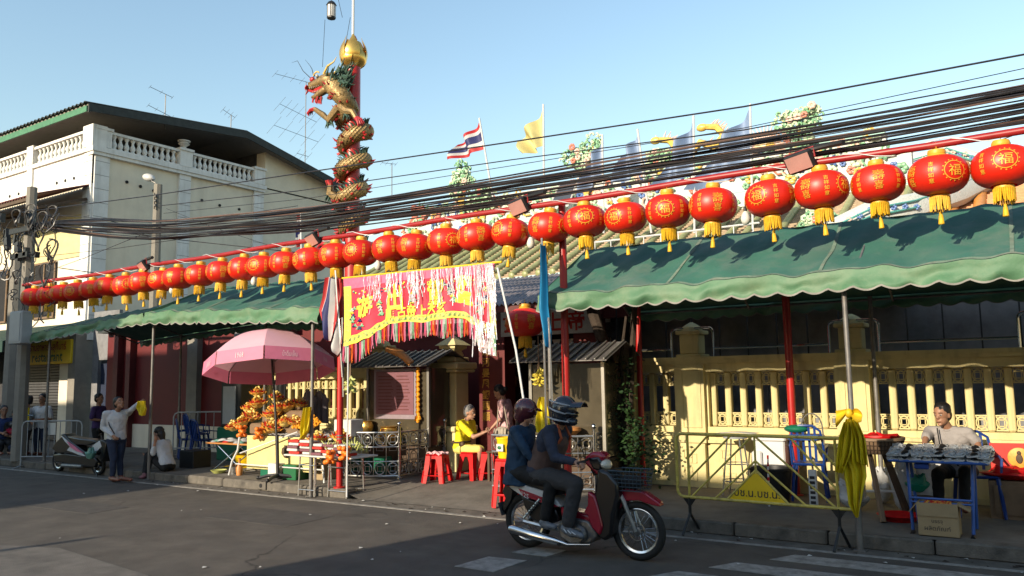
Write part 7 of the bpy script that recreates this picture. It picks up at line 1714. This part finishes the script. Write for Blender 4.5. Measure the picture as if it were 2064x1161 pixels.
    if not barefoot:
        for nm_, c, tt in (('shoe',la,j['lt']),('shoe',ra_,j['rt'])):
            m = MB(); lo = Vector((0,0,-.035*s)); m.cap(c+lo-(tt-c)*.22, c+lo+(tt-c)*.3, .042*s, .040*s, 10); m.cap(c+lo, tt, .042*s, .032*s, 10, sq=.9); m.ball(c+Vector((0,0,.0)), (.045*s,)*3, 8, 6); o = obj(nm_, m, shoe, t); remesh(o, vox*.8, 2)
    # hair
    if helmet is None:
        m = MB(); m.ball(H(-.018,0,.048), (.100*s,.087*s,.095*s), 16, 12, rot=he); m.ball(H(-.045,0,-.005), (.070*s,.082*s,.085*s), 12, 10, rot=he)
        if hairlen: m.cap(H(-.06,0,-.02), H(-.06,0,-hairlen), .075*s, .05*s, 10)
        if bun: m.ball(H(-.13,0,.0), (.045*s,)*3, 10, 8)
        rr_ = random.Random(int(hd.x*100))
        for k in range(16): q = Vector((rr_.uniform(-1,.6),rr_.uniform(-1,1),rr_.uniform(.1,1))).normalized(); m.ball(H(-.018+q.x*.095,q.y*.080,.045+q.z*.090), .016*s, 6, 5)
        o = obj('hair', m, hair, t); remesh(o, .008, 1)
    return t, H, he, bd
def shoulders(nk, half, fw, drop=.05):
    f = Vector(fw); f.z = 0; f.normalize(); l = Vector((0,0,1)).cross(f)
    return nk+l*half-Vector((0,0,drop)), nk-l*half-Vector((0,0,drop))
# ---- wheels
def wheel(parent, c, R, wt, nsp=28, disc=True, tilt=0):
    m = MB(); n = 40; vs = []
    m.tube([c+Vector((cos(a)*(R-wt*.62),0,sin(a)*(R-wt*.62))) for a in [2*pi*k/n for k in range(n)]], wt*.62, 10, closed=True); w_ = obj('wheel', m, 'tyre', parent)
    m = MB(); m.tube([c+Vector((cos(a)*(R-wt*1.25),0,sin(a)*(R-wt*1.25))) for a in [2*pi*k/n for k in range(n)]], wt*.28, 6, closed=True, sq=1.4); obj('rim', m, 'chrome', w_)
    m = MB(); m.lathe([(.035,-.05),(.045,-.045),(.03,-.03),(.03,.03),(.045,.045),(.035,.05)], c, 14, M=Matrix.Rotation(pi/2,3,'X')); obj('hub', m, 'engine', w_)
    m = MB()
    for k in range(nsp): a = 2*pi*k/nsp; b = a+(.35 if k%2 else -.35); m.tube([c+Vector((cos(b)*.035,(-.035 if k%4 < 2 else .035),sin(b)*.035)), c+Vector((cos(a)*(R-wt*1.3),0,sin(a)*(R-wt*1.3)))], .0022, 4)
    obj('spoke', m, 'chrome', w_, kind='stuff')
    if disc: m = MB(); m.tube([c+Vector((cos(a)*.085,-.045,sin(a)*.085)) for a in [2*pi*k/24 for k in range(24)]], .012, 4, closed=True, sq=.3); obj('brake_disc', m, 'stainless', w_)
    return w_
def side(name, poly, Ya, Yb, mt, parent, b=.012, label=None):
    m = MB(); m.prism([(PY(x,y,Ya).x, PY(x,y,Ya).z) for x,y in poly], Ya, Yb, 'y'); o = obj(name, m, mt, parent, label=label); bev(o, b); return o
YM = 7.4
wf = Vector((-3.43,YM,.285)); wr_ = Vector((-4.72,YM,.285))
t = thing('motorcycle', 'red, black and white underbone motorcycle with wire basket carrying two riders along the road', 'motorcycle', (-4.08,YM,0))
wheel(t, wf, .285, .058); wheel(t, wr_, .285, .062, disc=False)
NY, FY = YM-.12, YM+.12
side('front_fender', [(1236,1012),(1240,992),(1262,984),(1300,994),(1328,1014),(1330,1022),(1312,1018),(1286,1009),(1262,1010),(1250,1024),(1243,1030)], YM-.055, YM+.055, 'moto_red', t, .01)
for y in (-.07,.07): m = MB(); m.tube([wf+Vector((0,y,0)), wf+Vector((-.12,y,.28)), Vector((-3.68,YM+y*.8,.80))], [.018,.024,.022], 8); obj('fork', m, 'stainless', t)
side('leg_shield', [(1204,944),(1226,952),(1244,975),(1246,1000),(1236,1040),(1232,1080),(1218,1092),(1200,1080),(1190,1040),(1196,1000),(1200,965)], YM-.16, YM+.16, 'moto_black', t, .03)
side('leg_shield_trim', [(1184,990),(1198,1000),(1206,1030),(1214,1062),(1208,1080),(1192,1064),(1184,1040),(1176,1032),(1184,1018)], YM-.185, YM-.10, 'moto_red', t, .015)
side('front_cowl', [(1178,920),(1192,910),(1208,912),(1220,920),(1212,932),(1208,946),(1226,956),(1242,972),(1228,980),(1206,962),(1190,948),(1176,934)], YM-.085, YM+.085, 'moto_red', t, .03)
side('cowl_trim', [(1184,924),(1206,920),(1214,936),(1210,950),(1194,946)], YM-.10, YM+.10, 'moto_black', t, .02)
m = MB(); c = J(1222,936,YM-.01); m.ball(c, (.045,.10,.055), 14, 10, rot=(0,-.45,0)); obj('headlight', m, 'headlight', t)
m = MB(); m.tube([J(1200,958,YM), J(1188,928,YM)], .022, 8); m.tube([J(1172,934,YM-.30), J(1184,926,YM-.2), J(1190,922,YM), J(1184,926,YM+.2), J(1172,934,YM+.30)], .012, 8); obj('handlebar', m, 'black_metal', t)
for y in (-.30,.30): m = MB(); p = J(1172,934,YM+y); m.tube([p+Vector((-.02,-.05 if y < 0 else .05,0)), p+Vector((.02,.04 if y < 0 else -.04,.01))], .017, 8); obj('grip', m, 'tyre', t)
for y in (-.26,.26): p = J(1180,928,YM+y); m = MB(); m.tube([p, p+Vector((-.02,y*.15,.14))], .005, 5); m.ball(p+Vector((-.02,y*.25,.17)), (.015,.055,.035), 10, 6); obj('mirror', m, 'moto_black', t)
side('seat', [(1030,952),(1060,956),(1086,966),(1112,972),(1134,984),(1140,996),(1120,1000),(1090,990),(1060,978),(1034,966)], YM-.12, YM+.12, 'moto_black', t, .03)
side('side_panel', [(1022,955),(1034,962),(1062,980),(1096,990),(1118,1004),(1132,1022),(1110,1022),(1078,1008),(1048,998),(1028,984),(1020,968)], YM-.125, YM+.125, 'moto_white', t, .012)
side('red_stripe', [(1044,984),(1066,992),(1098,1004),(1126,1022),(1108,1021),(1080,1009),(1054,1000)], YM-.131, YM+.131, 'moto_red', t, .004)
m = MB(); text_on(m, '125', lambda x,y: (J(1072,993,YM).x+x, YM-.133, J(1072,995,YM).z+y-x*.35), .07, bold=.01); obj('decal', m, 'moto_white', t, smooth=False)
side('lower_body', [(1050,1000),(1082,1012),(1120,1026),(1128,1050),(1100,1060),(1070,1046),(1056,1020)], YM-.09, YM+.09, 'moto_black', t, .015)
side('frame_cover', [(1128,1020),(1150,1028),(1186,1038),(1204,1062),(1196,1080),(1160,1082),(1134,1062)], YM-.10, YM+.10, 'moto_red', t, .02)
side('chassis', [(1140,1040),(1185,1050),(1206,1080),(1190,1096),(1150,1098),(1128,1084),(1122,1060)], YM-.12, YM+.12, 'engine', t, .02)
m = MB(); cE = J(1168,1076,YM-.13); m.lathe([(.085,0),(.09,.02),(.07,.05)], cE+Vector((0,0,0)), 18, M=Matrix.Rotation(pi/2,3,'X')); 
for k in range(6): m.cbox(J(1190,1062,YM)+Vector((.02*k-.02,0,.01)), (.008,.18,.12))
obj('engine', m, 'engine', t)
m = MB(); a = J(1030,1066,YM-.17); b = J(1118,1090,YM-.17); m.tube([a+Vector((-.01,0,0)), a+Vector((.02,0,0)), a.lerp(b,.5), b, b+Vector((.14,.02,-.03)), J(1190,1098,YM-.12)], [.040,.048,.046,.038,.018,.016], 14); obj('exhaust', m, 'chrome', t)
m = MB(); m.tube([wr_+Vector((0,-.09,0)), J(1136,1072,YM-.09)], [.02,.022], 6); m.tube([wr_+Vector((0,.09,0)), J(1136,1072,YM+.09)], .02, 6); obj('swingarm', m, 'stainless', t)
for y in (-.13,.13): m = MB(); a = wr_+Vector((.03,y,.04)); b = J(1088,1006,YM+y); m.tube([a,b], .012, 6); m.tube([a.lerp(b,k/40)+Vector((cos(k*1.2)*.024,sin(k*1.2)*.024,0)) for k in range(6,36)], .005, 4); obj('shock', m, 'stainless', t)
side('rear_fender', [(1020,968),(1034,990),(1030,1010),(1014,1036),(1008,1030),(1018,1004),(1012,990)], YM-.06, YM+.06, 'moto_black', t, .01)
m = MB(); p = J(1018,1022,YM); m.box(p+Vector((-.012,-.09,-.08)), p+Vector((.0,.09,.06)), rot=(0,-.35,0)); obj('number_plate', m, 'dark_wall', t, smooth=False)
side('tail_light', [(1018,960),(1024,962),(1028,982),(1020,980)], YM-.07, YM+.07, 'plastic_red', t, .006)
for y in (-.22,.22): m = MB(); m.tube([J(1146,1090,YM), J(1146,1090,YM)+Vector((0,y,0))], .014, 6); obj('footpeg', m, 'tyre', t)
# front wire basket with black bag
bc = J(1272,966,YM); t2 = MB(); bx0, bx1, bz0, bz1 = bc.x-.17, bc.x+.17, bc.z-.10, bc.z+.09
for k in range(9): x = lerp(bx0,bx1,k/8); t2.tube([(x,YM-.15,bz1),(x*.9+bc.x*.1,YM-.12,bz0),(x*.9+bc.x*.1,YM+.12,bz0),(x,YM+.15,bz1)], .0035, 4)
for k in range(6): z = lerp(bz0,bz1,k/5); q = .9+.1*k/5; t2.tube([(bc.x-.17*q,YM-.12-.03*k/5,z),(bc.x+.17*q,YM-.12-.03*k/5,z),(bc.x+.17*q,YM+.12+.03*k/5,z),(bc.x-.17*q,YM+.12+.03*k/5,z)], .004 if k < 5 else .007, 4, closed=True)
obj('basket', t2, 'basket', t); m = MB(); m.ball(bc+Vector((0,0,-.03)), (.13,.10,.07), 14, 10); o = obj('basket_bag', m, 'trousers_black', t)
# ---- rider
def legs(pel, fw, half=.09):
    f = Vector(fw); f.z = 0; f.normalize(); l = Vector((0,0,1)).cross(f); return pel+l*half-Vector((0,0,.02)), pel-l*half-Vector((0,0,.02))
def full_helmet(c, he, HRf, mt, parent, full=True, s=1):
    m = MB(); m.ball(c(-.005,0,.02), (.150*s,.130*s,.145*s), 22, 14, rot=he)
    if full: m.ball(c(.075,0,-.09), (.085*s,.085*s,.050*s), 14, 8, rot=he)
    m.ball(c(-.02,0,-.05), (.125*s,.12*s,.10*s), 16, 10, rot=he)
    o = obj('helmet', m, mt, parent); remesh(o, .009, 3)
    m = MB(); m.ball(c(.06,0,-.015), (.098*s,.112*s,.055*s), 18, 10, rot=he); obj('visor', m, 'visor', o)
    return o
fx = (1,0,0)
pel = J(1092,950,YM); nk = J(1124,862,YM); hd = J(1138,829,YM)
ls, rs_ = shoulders(nk, .185, fx, .03); lh, rh = legs(pel, fx, .10)
jr = dict(pel=pel, neck=nk, head=hd, ls=ls, rs=rs_, re=J(1118,922,YM-.26), rw=J(1160,932,YM-.30), le=J(1118,922,YM+.26), lw=J(1160,932,YM+.30), lh=lh, rh=rh, rk=J(1160,976,YM-.17), ra=J(1144,1062,YM-.21), rt=J(1172,1080,YM-.23), lk=J(1160,976,YM+.17), la=J(1144,1062,YM+.20), lt=J(1172,1080,YM+.22))
jr['rs'] = Vector((rs_.x-.01, rs_.y, rs_.z)); 
p_, H, he, bd = person('motorcycle rider in navy shirt, brown vest, grey trousers and patterned full-face helmet gripping the handlebar', jr, 'shirt_navy', 'trousers_grey', (1,0,-.12), s=1.06, helmet=1, palms=((0,0,-1),(0,0,-1)), curl=(1.0,1.0), girth=1.15, legk=1.22)
hm = full_helmet(H, he, None, 'helmet_blue', p_)
m = MB(); m.grid(lambda u,v: tuple(H(.06+.16*u, (v-.5)*.20*(1-.25*u), .095+.02*u-.05*(v-.5)**2*4)), 8, 8, th=.008, thv=(0,0,1)); obj('peak', m, 'helmet_blue', hm)
m = MB()
for k, (za, zb) in enumerate(((.07,.10),(-.02,.03),(-.09,-.07))): 
    for sy in (-1,1): m.tube([H(.10-.13*q/8*1.9, sy*(.075+.060*sin(pi*q/8)), lerp(za,zb,q/8)) for q in range(9)], [.006+.005*sin(pi*q/8) for q in range(9)], 5)
obj('stripe', m, 'helmet_stripe', hm)
m = MB(); up = (nk-pel).normalized()
lt_ = Vector((0,1,0)); loft(m, pel, up, lt_, lt_.cross(up), (nk-pel).length, [(.06,.205,.165),(.2,.21,.17),(.4,.203,.165),(.6,.205,.166),(.76,.198,.160),(.88,.16,.13),(.95,.11,.10)])
vt = obj('vest', m, 'vest', p_); cloth(vt, .011, 2, .018)
m = MB()
for sy in (-1,1): m.tube([nk+Vector((.04,sy*.07,.03)), nk+Vector((.10,sy*.10,-.10)), pel+Vector((.13,sy*.12,.12)), pel+Vector((.12,sy*.13,.0))], .016, 5)
obj('vest_strap', m, 'vest_orange', vt)
m = MB(); p0 = jr['ra']; 
for k in range(3): m.tube([J(1136+8*k,1066+3*k,YM-.26), J(1142+9*k,1074+2*k,YM-.262)], .006, 4)
obj('shoe_stripe', m, 'white_plastic', p_)
# ---- passenger
pel = J(1052,946,YM+.01); nk = J(1054,860,YM+.01); hd = J(1062,832,YM+.01); ls, rs_ = shoulders(nk, .16, fx, .04); lh, rh = legs(pel, fx, .10)
jp = dict(pel=pel, neck=nk, head=hd, ls=ls, rs=rs_, re=J(1062,912,YM-.17), rw=J(1082,934,YM-.12), le=J(1062,912,YM+.19), lw=J(1082,934,YM+.14), lh=lh, rh=rh, rk=J(1112,968,YM-.16), ra=J(1098,1050,YM-.18), rt=J(1118,1062,YM-.19), lk=J(1112,968,YM+.16), la=J(1098,1050,YM+.18), lt=J(1118,1062,YM+.19))
p2_, H, he, bd = person('motorcycle passenger in a maroon helmet and loose dark blue jacket seated behind the rider', jp, 'jacket_blue', 'trousers_black', (1,-.15,-.1), s=.97, helmet=1, girth=1.05, legk=1.15)
m = MB(); m.ball(H(-.02,0,.035), (.140,.122,.125), 20, 14, rot=he); m.ball(H(-.06,0,-.04), (.095,.112,.09), 14, 10, rot=he); o = obj('helmet', m, 'helmet_maroon', p2_); remesh(o, .009, 3)
m = MB(); m.grid(lambda u,v: tuple(H(.09+.06*u, (v-.5)*.19, .06+.005*u-.04*(v-.5)**2*4)), 4, 8, th=.006, thv=(0,0,1)); obj('peak', m, 'helmet_maroon', o)
m = MB(); m.cap(H(-.07,0,-.06), H(-.10,0,-.20), .07, .05, 10); o = obj('hair', m, 'hair', p2_); remesh(o, .01, 2)
m = MB(); L = (nk-pel).length                           # loose jacket falling over the seat
up = (nk-pel).normalized(); lt_ = Vector((0,1,0)); loft(m, pel+Vector((-.01,0,0)), up, lt_, lt_.cross(up), L, [(-.34,.21,.19),(-.2,.205,.185),(.0,.195,.17),(.2,.188,.158),(.4,.182,.148),(.6,.186,.145),(.78,.182,.135),(.9,.135,.105),(.98,.07,.07)])
o = obj('jacket', m, 'jacket_blue', p2_); cloth(o, .011, 3, .035)
# ---- seated person in yellow
Y = 10.95; pel = J(930,902,Y); nk = J(939,848,Y); hd = J(947,832,Y-.01); ls, rs_ = shoulders(nk, .17, fx, .04); lh, rh = legs(pel, fx, .09)
jj = dict(pel=pel, neck=nk, head=hd, ls=ls, rs=rs_, re=J(955,881,Y-.22), rw=J(974,873,Y-.15), le=J(956,879,Y+.20), lw=J(975,871,Y+.1), lh=lh, rh=rh, rk=J(968,906,Y-.13), ra=J(960,952,Y-.13), rt=J(973,963,Y-.15), lk=J(972,906,Y+.11), la=J(970,952,Y+.10), lt=J(983,962,Y+.08))
person('grey-haired person in yellow polo shirt and yellow shorts sitting on a red stool', jj, 'shirt_yellow', 'shorts_yellow', (1,.1,-.15), hair='hair_grey', sleeve=.40, leg=.48, shoe='skin', s=.98, girth=1.05, palms=((0,0,1),(0,0,1)), curl=(.5,.5))
m = MB(); m.tube([pel+Vector((cos(a)*.145,sin(a)*.19,.10)) for a in [2*pi*k/20 for k in range(20)]], .016, 6, closed=True); m.ball(pel+Vector((.12,-.14,.07)), (.06,.05,.05), 8, 6); single('waist_bag', m, 'wood_dark', 'small dark waist bag belted round the seated person in yellow', 'bag')
m = MB(); m.bbox((-7.62,10.7,.60),(-6.95,11.2,.63),.01)
t = thing('low_table', 'small dark table between the person in yellow and the woman in pink', 'table', (-7.3,11,PV)); obj('tabletop', m, 'wood_dark', t, smooth=False)
for (x,y) in ((-7.58,10.74),(-6.99,10.74),(-7.58,11.16),(-6.99,11.16)): m = MB(); m.cbox((x,y,.375),(.04,.04,.45)); obj('leg', m, 'wood_dark', t, smooth=False)
# ---- woman in pink
Y = 11.5; pel = J(1022,874,Y); nk = J(1017,806,Y); hd = J(1007,791,Y-.04); fl = (-1,-.25,0); ls, rs_ = shoulders(nk, .165, fl, .05); lh, rh = legs(pel, fl, .08)
g_ = lambda px, Y_: Vector((PY(px,900,Y_).x, Y_, .20))
jj = dict(pel=pel, neck=nk, head=hd, ls=ls, rs=rs_, le=J(1009,844,Y-.20), lw=J(992,862,Y-.26), re=J(1018,846,Y+.18), rw=J(1004,872,Y+.1), lh=lh, rh=rh, lk=g_(1022,Y-.06)+Vector((0,0,.33)), rk=g_(1028,Y+.12)+Vector((0,0,.33)), la=g_(1022,Y-.06), ra=g_(1028,Y+.14), lt=g_(1022,Y-.06)+Vector((-.16,-.03,-.03)), rt=g_(1028,Y+.14)+Vector((-.16,-.03,-.03)))
person('woman in a pink patterned blouse bending towards the seated person in yellow', jj, 'shirt_pink', 'trousers_black', (-1,-.3,-.55), sleeve=.42, shoe='shoe_brown', s=.98, bun=True, palms=((0,0,-1),(0,0,-1)))
c = J(1012,874,11.1); m = MB(); m.ball(c, (.15,.07,.12), 18, 12)
for k in range(5): m.tube([c+Vector((-.11+.055*k,-.05,.09)), c+Vector((-.12+.06*k,-.08,-.02)), c+Vector((-.10+.05*k,-.055,-.09))], .012, 6)
hb = thing('handbag', 'beige pleated handbag hanging from the shoulder of the woman in pink', 'bag', c-Vector((0,0,.12))); o = obj('body', m, 'bag_tan', hb); remesh(o, .008, 2); m = MB(); m.tube([c+Vector((-.1,0,.1)), nk+Vector((-.02,-.15,-.02)), nk+Vector((.06,-.12,-.05)), c+Vector((.12,.0,.1))], .010, 6); obj('strap', m, 'bag_tan', hb)
# ---- standing man gripping the pole
Y = 8.62; pel = J(235,884,Y); nk = J(236,829,Y); hd = J(240,813,Y-.02); fr = (.9,-.35,0); ls, rs_ = shoulders(nk, .19, fr, .04); lh, rh = legs(pel, fr, .09)
jj = dict(pel=pel, neck=nk, head=hd, ls=ls, rs=rs_, le=J(265,826,Y+.12), lw=J(282,811,8.92), re=J(207,862,Y-.18), rw=J(228,879,Y-.14), lh=lh, rh=rh, rk=J(229,924,Y-.08), ra=J(226,961,Y-.10), rt=J(240,967,Y-.22), lk=J(241,924,Y+.08), la=J(243,960,Y+.06), lt=J(264,967,Y-.05))
p4_, H, he, bd = person('man in a white long-sleeved shirt and jeans gripping the awning pole and looking up', jj, 'shirt_white', 'jeans', (.95,.05,.35), skin='skin_dark', shoe='shoe_brown', s=1.0, palms=((.2,1,0),(-.3,.6,0)), curl=(1.1,.8), faceup=1)
m = MB(); m.tube([nk+Vector((-.09,-.06,.03)), nk+Vector((-.05,-.15,-.10)), nk.lerp(pel,.5)+Vector((.03,-.165,0)), pel+Vector((.13,-.12,.10))], .010, 6); obj('strap', m, 'trousers_black', p4_)
# ---- woman sitting on the kerb
Y = 9.2; pel = J(338,938,Y); nk = J(326,888,Y); hd = J(320,874,Y-.02); fl = (-1,-.3,0); ls, rs_ = shoulders(nk, .165, fl, .05); lh, rh = legs(pel, fl, .09)
pel.z = max(pel.z,.27)
jj = dict(pel=pel, neck=nk, head=hd, ls=ls, rs=rs_, le=J(308,914,Y-.22), lw=J(312,893,Y-.22), re=J(318,918,Y+.2), rw=J(300,918,Y+.12), lh=lh, rh=rh, lk=J(298,918,Y-.10), rk=J(302,914,Y+.14), la=J(291,956,8.95), ra=J(299,948,Y+.12), lt=J(283,962,8.90), rt=J(290,952,Y+.10))
person('woman in a white blouse sitting on the kerb with her hand at her face', jj, 'shirt_white', 'trousers_black', (-1,-.35,-.25), sleeve=.8, shoe='poster_pink', s=.97, hairlen=.16, palms=((-.3,0,.6),(0,0,1)))
# ---- fish vendor
Y = 10.35; pel = J(1935,945,Y+.1); nk = J(1911,862,Y-.08); hd = J(1899,836,Y-.16); fv = (-.25,-1,0); ls, rs_ = shoulders(nk, .20, fv, .05)
lh, rh = legs(pel, fv, .10)
jj = dict(pel=pel, neck=nk, head=hd, ls=ls, rs=rs_, le=J(1970,893,Y-.12), lw=J(1978,917,Y-.38), re=J(1866,884,Y-.2), rw=J(1862,904,Y-.45), lh=lh, rh=rh, lk=J(1945,950,Y-.36), rk=J(1890,955,Y-.38), la=J(1945,1018,Y-.30), ra=J(1893,1024,Y-.30), lt=J(1947,1028,Y-.45), rt=J(1888,1034,Y-.45))
person('fish vendor in a grey short-sleeved shirt leaning forward behind the blue table', jj, 'shirt_grey', 'trousers_black', (-.45,-1,-.12), skin='skin_dark', sleeve=.42, leg=.9, shoe='shoe_brown', s=1.0, girth=1.08, palms=((0,0,-1),(0,0,-1)), curl=(.3,.3))
m = MB(); 
m.tube([nk+Vector((-.10,-.10,.0)), nk+Vector((-.08,-.15,-.20)), pel+Vector((.0,-.16,.05))], .007, 5); single('shirt_strap', m, 'trousers_black', 'thin dark bag strap across the fish vendor chest', 'strap')
# ---- people behind the left barrier
def bystander(px, py, Y, lab, top, bot, face, sit=False, s=1.0, sk='skin_dark', grp=None, hc='hair'):
    hd = J(px, py, Y); nk = hd-Vector((0,0,.19*s)); z0 = .16; pel = Vector((nk.x, nk.y, nk.z-.50*s)); fw = Vector(face); f = fw.copy(); f.z = 0; f.normalize(); l = Vector((0,0,1)).cross(f)
    ls, rs_ = shoulders(nk, .18*s, face, .04); lh, rh = legs(pel, face, .09)
    if sit: lk = lh+f*.36-Vector((0,0,.05)); rk = rh+f*.36-Vector((0,0,.05)); la = lk-f*.05; ra_ = rk-f*.05; la.z = ra_.z = z0+.12
    else: la = Vector((lh.x,lh.y,z0+.06)); ra_ = Vector((rh.x,rh.y,z0+.06)); lk = lh.lerp(la,.5)+f*.03; rk = rh.lerp(ra_,.5)+f*.03
    jj = dict(pel=pel, neck=nk, head=hd, ls=ls, rs=rs_, le=ls-Vector((0,0,.24))+l*.05-f*.02, lw=pel+f*.22+l*.02+Vector((0,0,.20)), re=rs_-Vector((0,0,.24))-l*.05-f*.02, rw=pel+f*.24-l*.04+Vector((0,0,.17)), lh=lh, rh=rh, lk=lk, rk=rk, la=la, ra=ra_, lt=la+f*.17-Vector((0,0,.03)), rt=ra_+f*.17-Vector((0,0,.03)))
    return person(lab, jj, top, bot, face, skin=sk, sleeve=.42, s=s, vox=.014, shoe='shoe_brown')
bystander(86, 804, 9.9, 'person in a white t-shirt with folded arms standing behind the left crowd barrier', 'shirt_white', 'jeans', (.5,-1,0))
bystander(56, 808, 9.7, 'person in a white top standing by the power pole next to the yellow cloth', 'shirt_white', 'trousers_grey', (-.7,-.7,0))
bystander(8, 828, 9.3, 'person in a blue jacket at the left edge seated on a motorbike', 'shirt_blue', 'trousers_black', (.9,-.2,0), sit=True)
bystander(32, 835, 9.5, 'person in a black jacket seated on a motorbike left of the barrier', 'trousers_black', 'jeans', (.9,-.3,-.2), sit=True)
bystander(200, 804, 10.6, 'person in a purple shirt standing behind the man gripping the pole', 'shirt_purple', 'trousers_black', (.8,.4,0))
bystander(1036, 762, 12.7, 'dark figure standing deep inside the temple doorway', 'trousers_black', 'trousers_black', (0,-1,0))
# ---- parked scooter
YS = 8.95; t = thing('scooter', 'white, pink and black scooter parked behind the man gripping the pole', 'motorcycle', PY(155,940,YS)*1.0)
Rw = .23; w1 = J(118,943,YS); w1.z = Rw; w2 = J(198,946,YS); w2.z = Rw; w1 += Vector((0,0,.0)); wheel(t, w1, Rw, .055, 10, False); wheel(t, w2, Rw, .055, 10, True)
side('tail', [(104,905),(110,893),(124,880),(121,876),(128,874),(140,888),(156,900),(172,912),(176,920),(150,916),(132,912),(116,914)], YS-.12, YS+.12, 'moto_black', t, .015)
side('white_panel', [(123,878),(134,888),(152,903),(172,920),(160,918),(146,912),(134,908),(140,900),(130,890)], YS-.135, YS+.135, 'moto_white', t, .008); side('pink_stripe', [(134,889),(150,900),(166,913),(154,910),(142,902)], YS-.14, YS+.14, 'umbrella_valance', t, .004)
side('seat', [(134,879),(160,884),(188,887),(194,892),(176,898),(150,896)], YS-.12, YS+.12, 'moto_black', t, .02)
side('body', [(106,916),(130,914),(160,918),(188,920),(196,930),(190,942),(160,940),(130,934),(110,930)], YS-.09, YS+.09, 'moto_black', t, .02)
side('front_shield', [(198,890),(206,886),(214,892),(210,920),(204,932),(197,926),(204,908)], YS-.14, YS+.14, 'moto_black', t, .02); side('front_trim', [(186,898),(200,888),(205,900),(192,912),(182,914)], YS-.145, YS+.145, 'moto_white', t, .01); side('fender', [(186,926),(192,918),(206,918),(212,928),(200,924)], YS-.06, YS+.06, 'moto_black', t, .01)
m = MB(); m.tube([J(208,892,YS), J(204,876,YS)], .02, 6); m.tube([J(198,878,YS-.28), J(204,874,YS), J(198,878,YS+.28)], .013, 6); m.tube([J(200,877,YS-.2), J(199,868,YS-.25)], .005, 4); m.ball(J(199,866,YS-.25), (.02,.05,.035), 8, 6); obj('handlebar', m, 'black_metal', t)
m = MB(); m.tube([J(126,938,YS-.12), J(165,940,YS-.12)], [.04,.03], 8); obj('exhaust', m, 'engine', t)
m = MB(); m.tube([J(190,938,YS), J(196,962,YS-.15)], .012, 5); obj('kickstand', m, 'black_metal', t)
lump('mint_bag', 'mint green plastic bag hanging on the parked scooter', 'bag', tuple(J(182,926,YS-.25)), (.12,.09,.13), 'mint_bag', 31)
t = thing('motorbike', 'dark red motorbike behind the left crowd barrier', 'motorcycle', Vector((-20.2,9.4,.0))); wheel(t, Vector((-19.9,9.35,.43)), .28, .05, 12); wheel(t, Vector((-21.1,9.4,.43)), .28, .05, 12)
m = MB(); m.cap((-20.9,9.4,.75), (-20.1,9.38,.72), .11, .09, 10); m.cap((-20.1,9.38,.7), (-19.95,9.36,1.05), .08, .07, 8); o = obj('body', m, 'moto_red', t); remesh(o, .02, 2); m = MB(); m.cap((-21.0,9.4,.9), (-20.4,9.4,.88), .09, .08, 8); obj('seat', m, 'moto_black', t); m = MB(); m.tube([(-19.98,9.1,1.1),(-19.95,9.36,1.12),(-19.98,9.62,1.1)], .013, 6); m.tube([(-19.95,9.36,1.05),(-19.88,9.36,.45)], .02, 6); obj('handlebar', m, 'chrome', t)
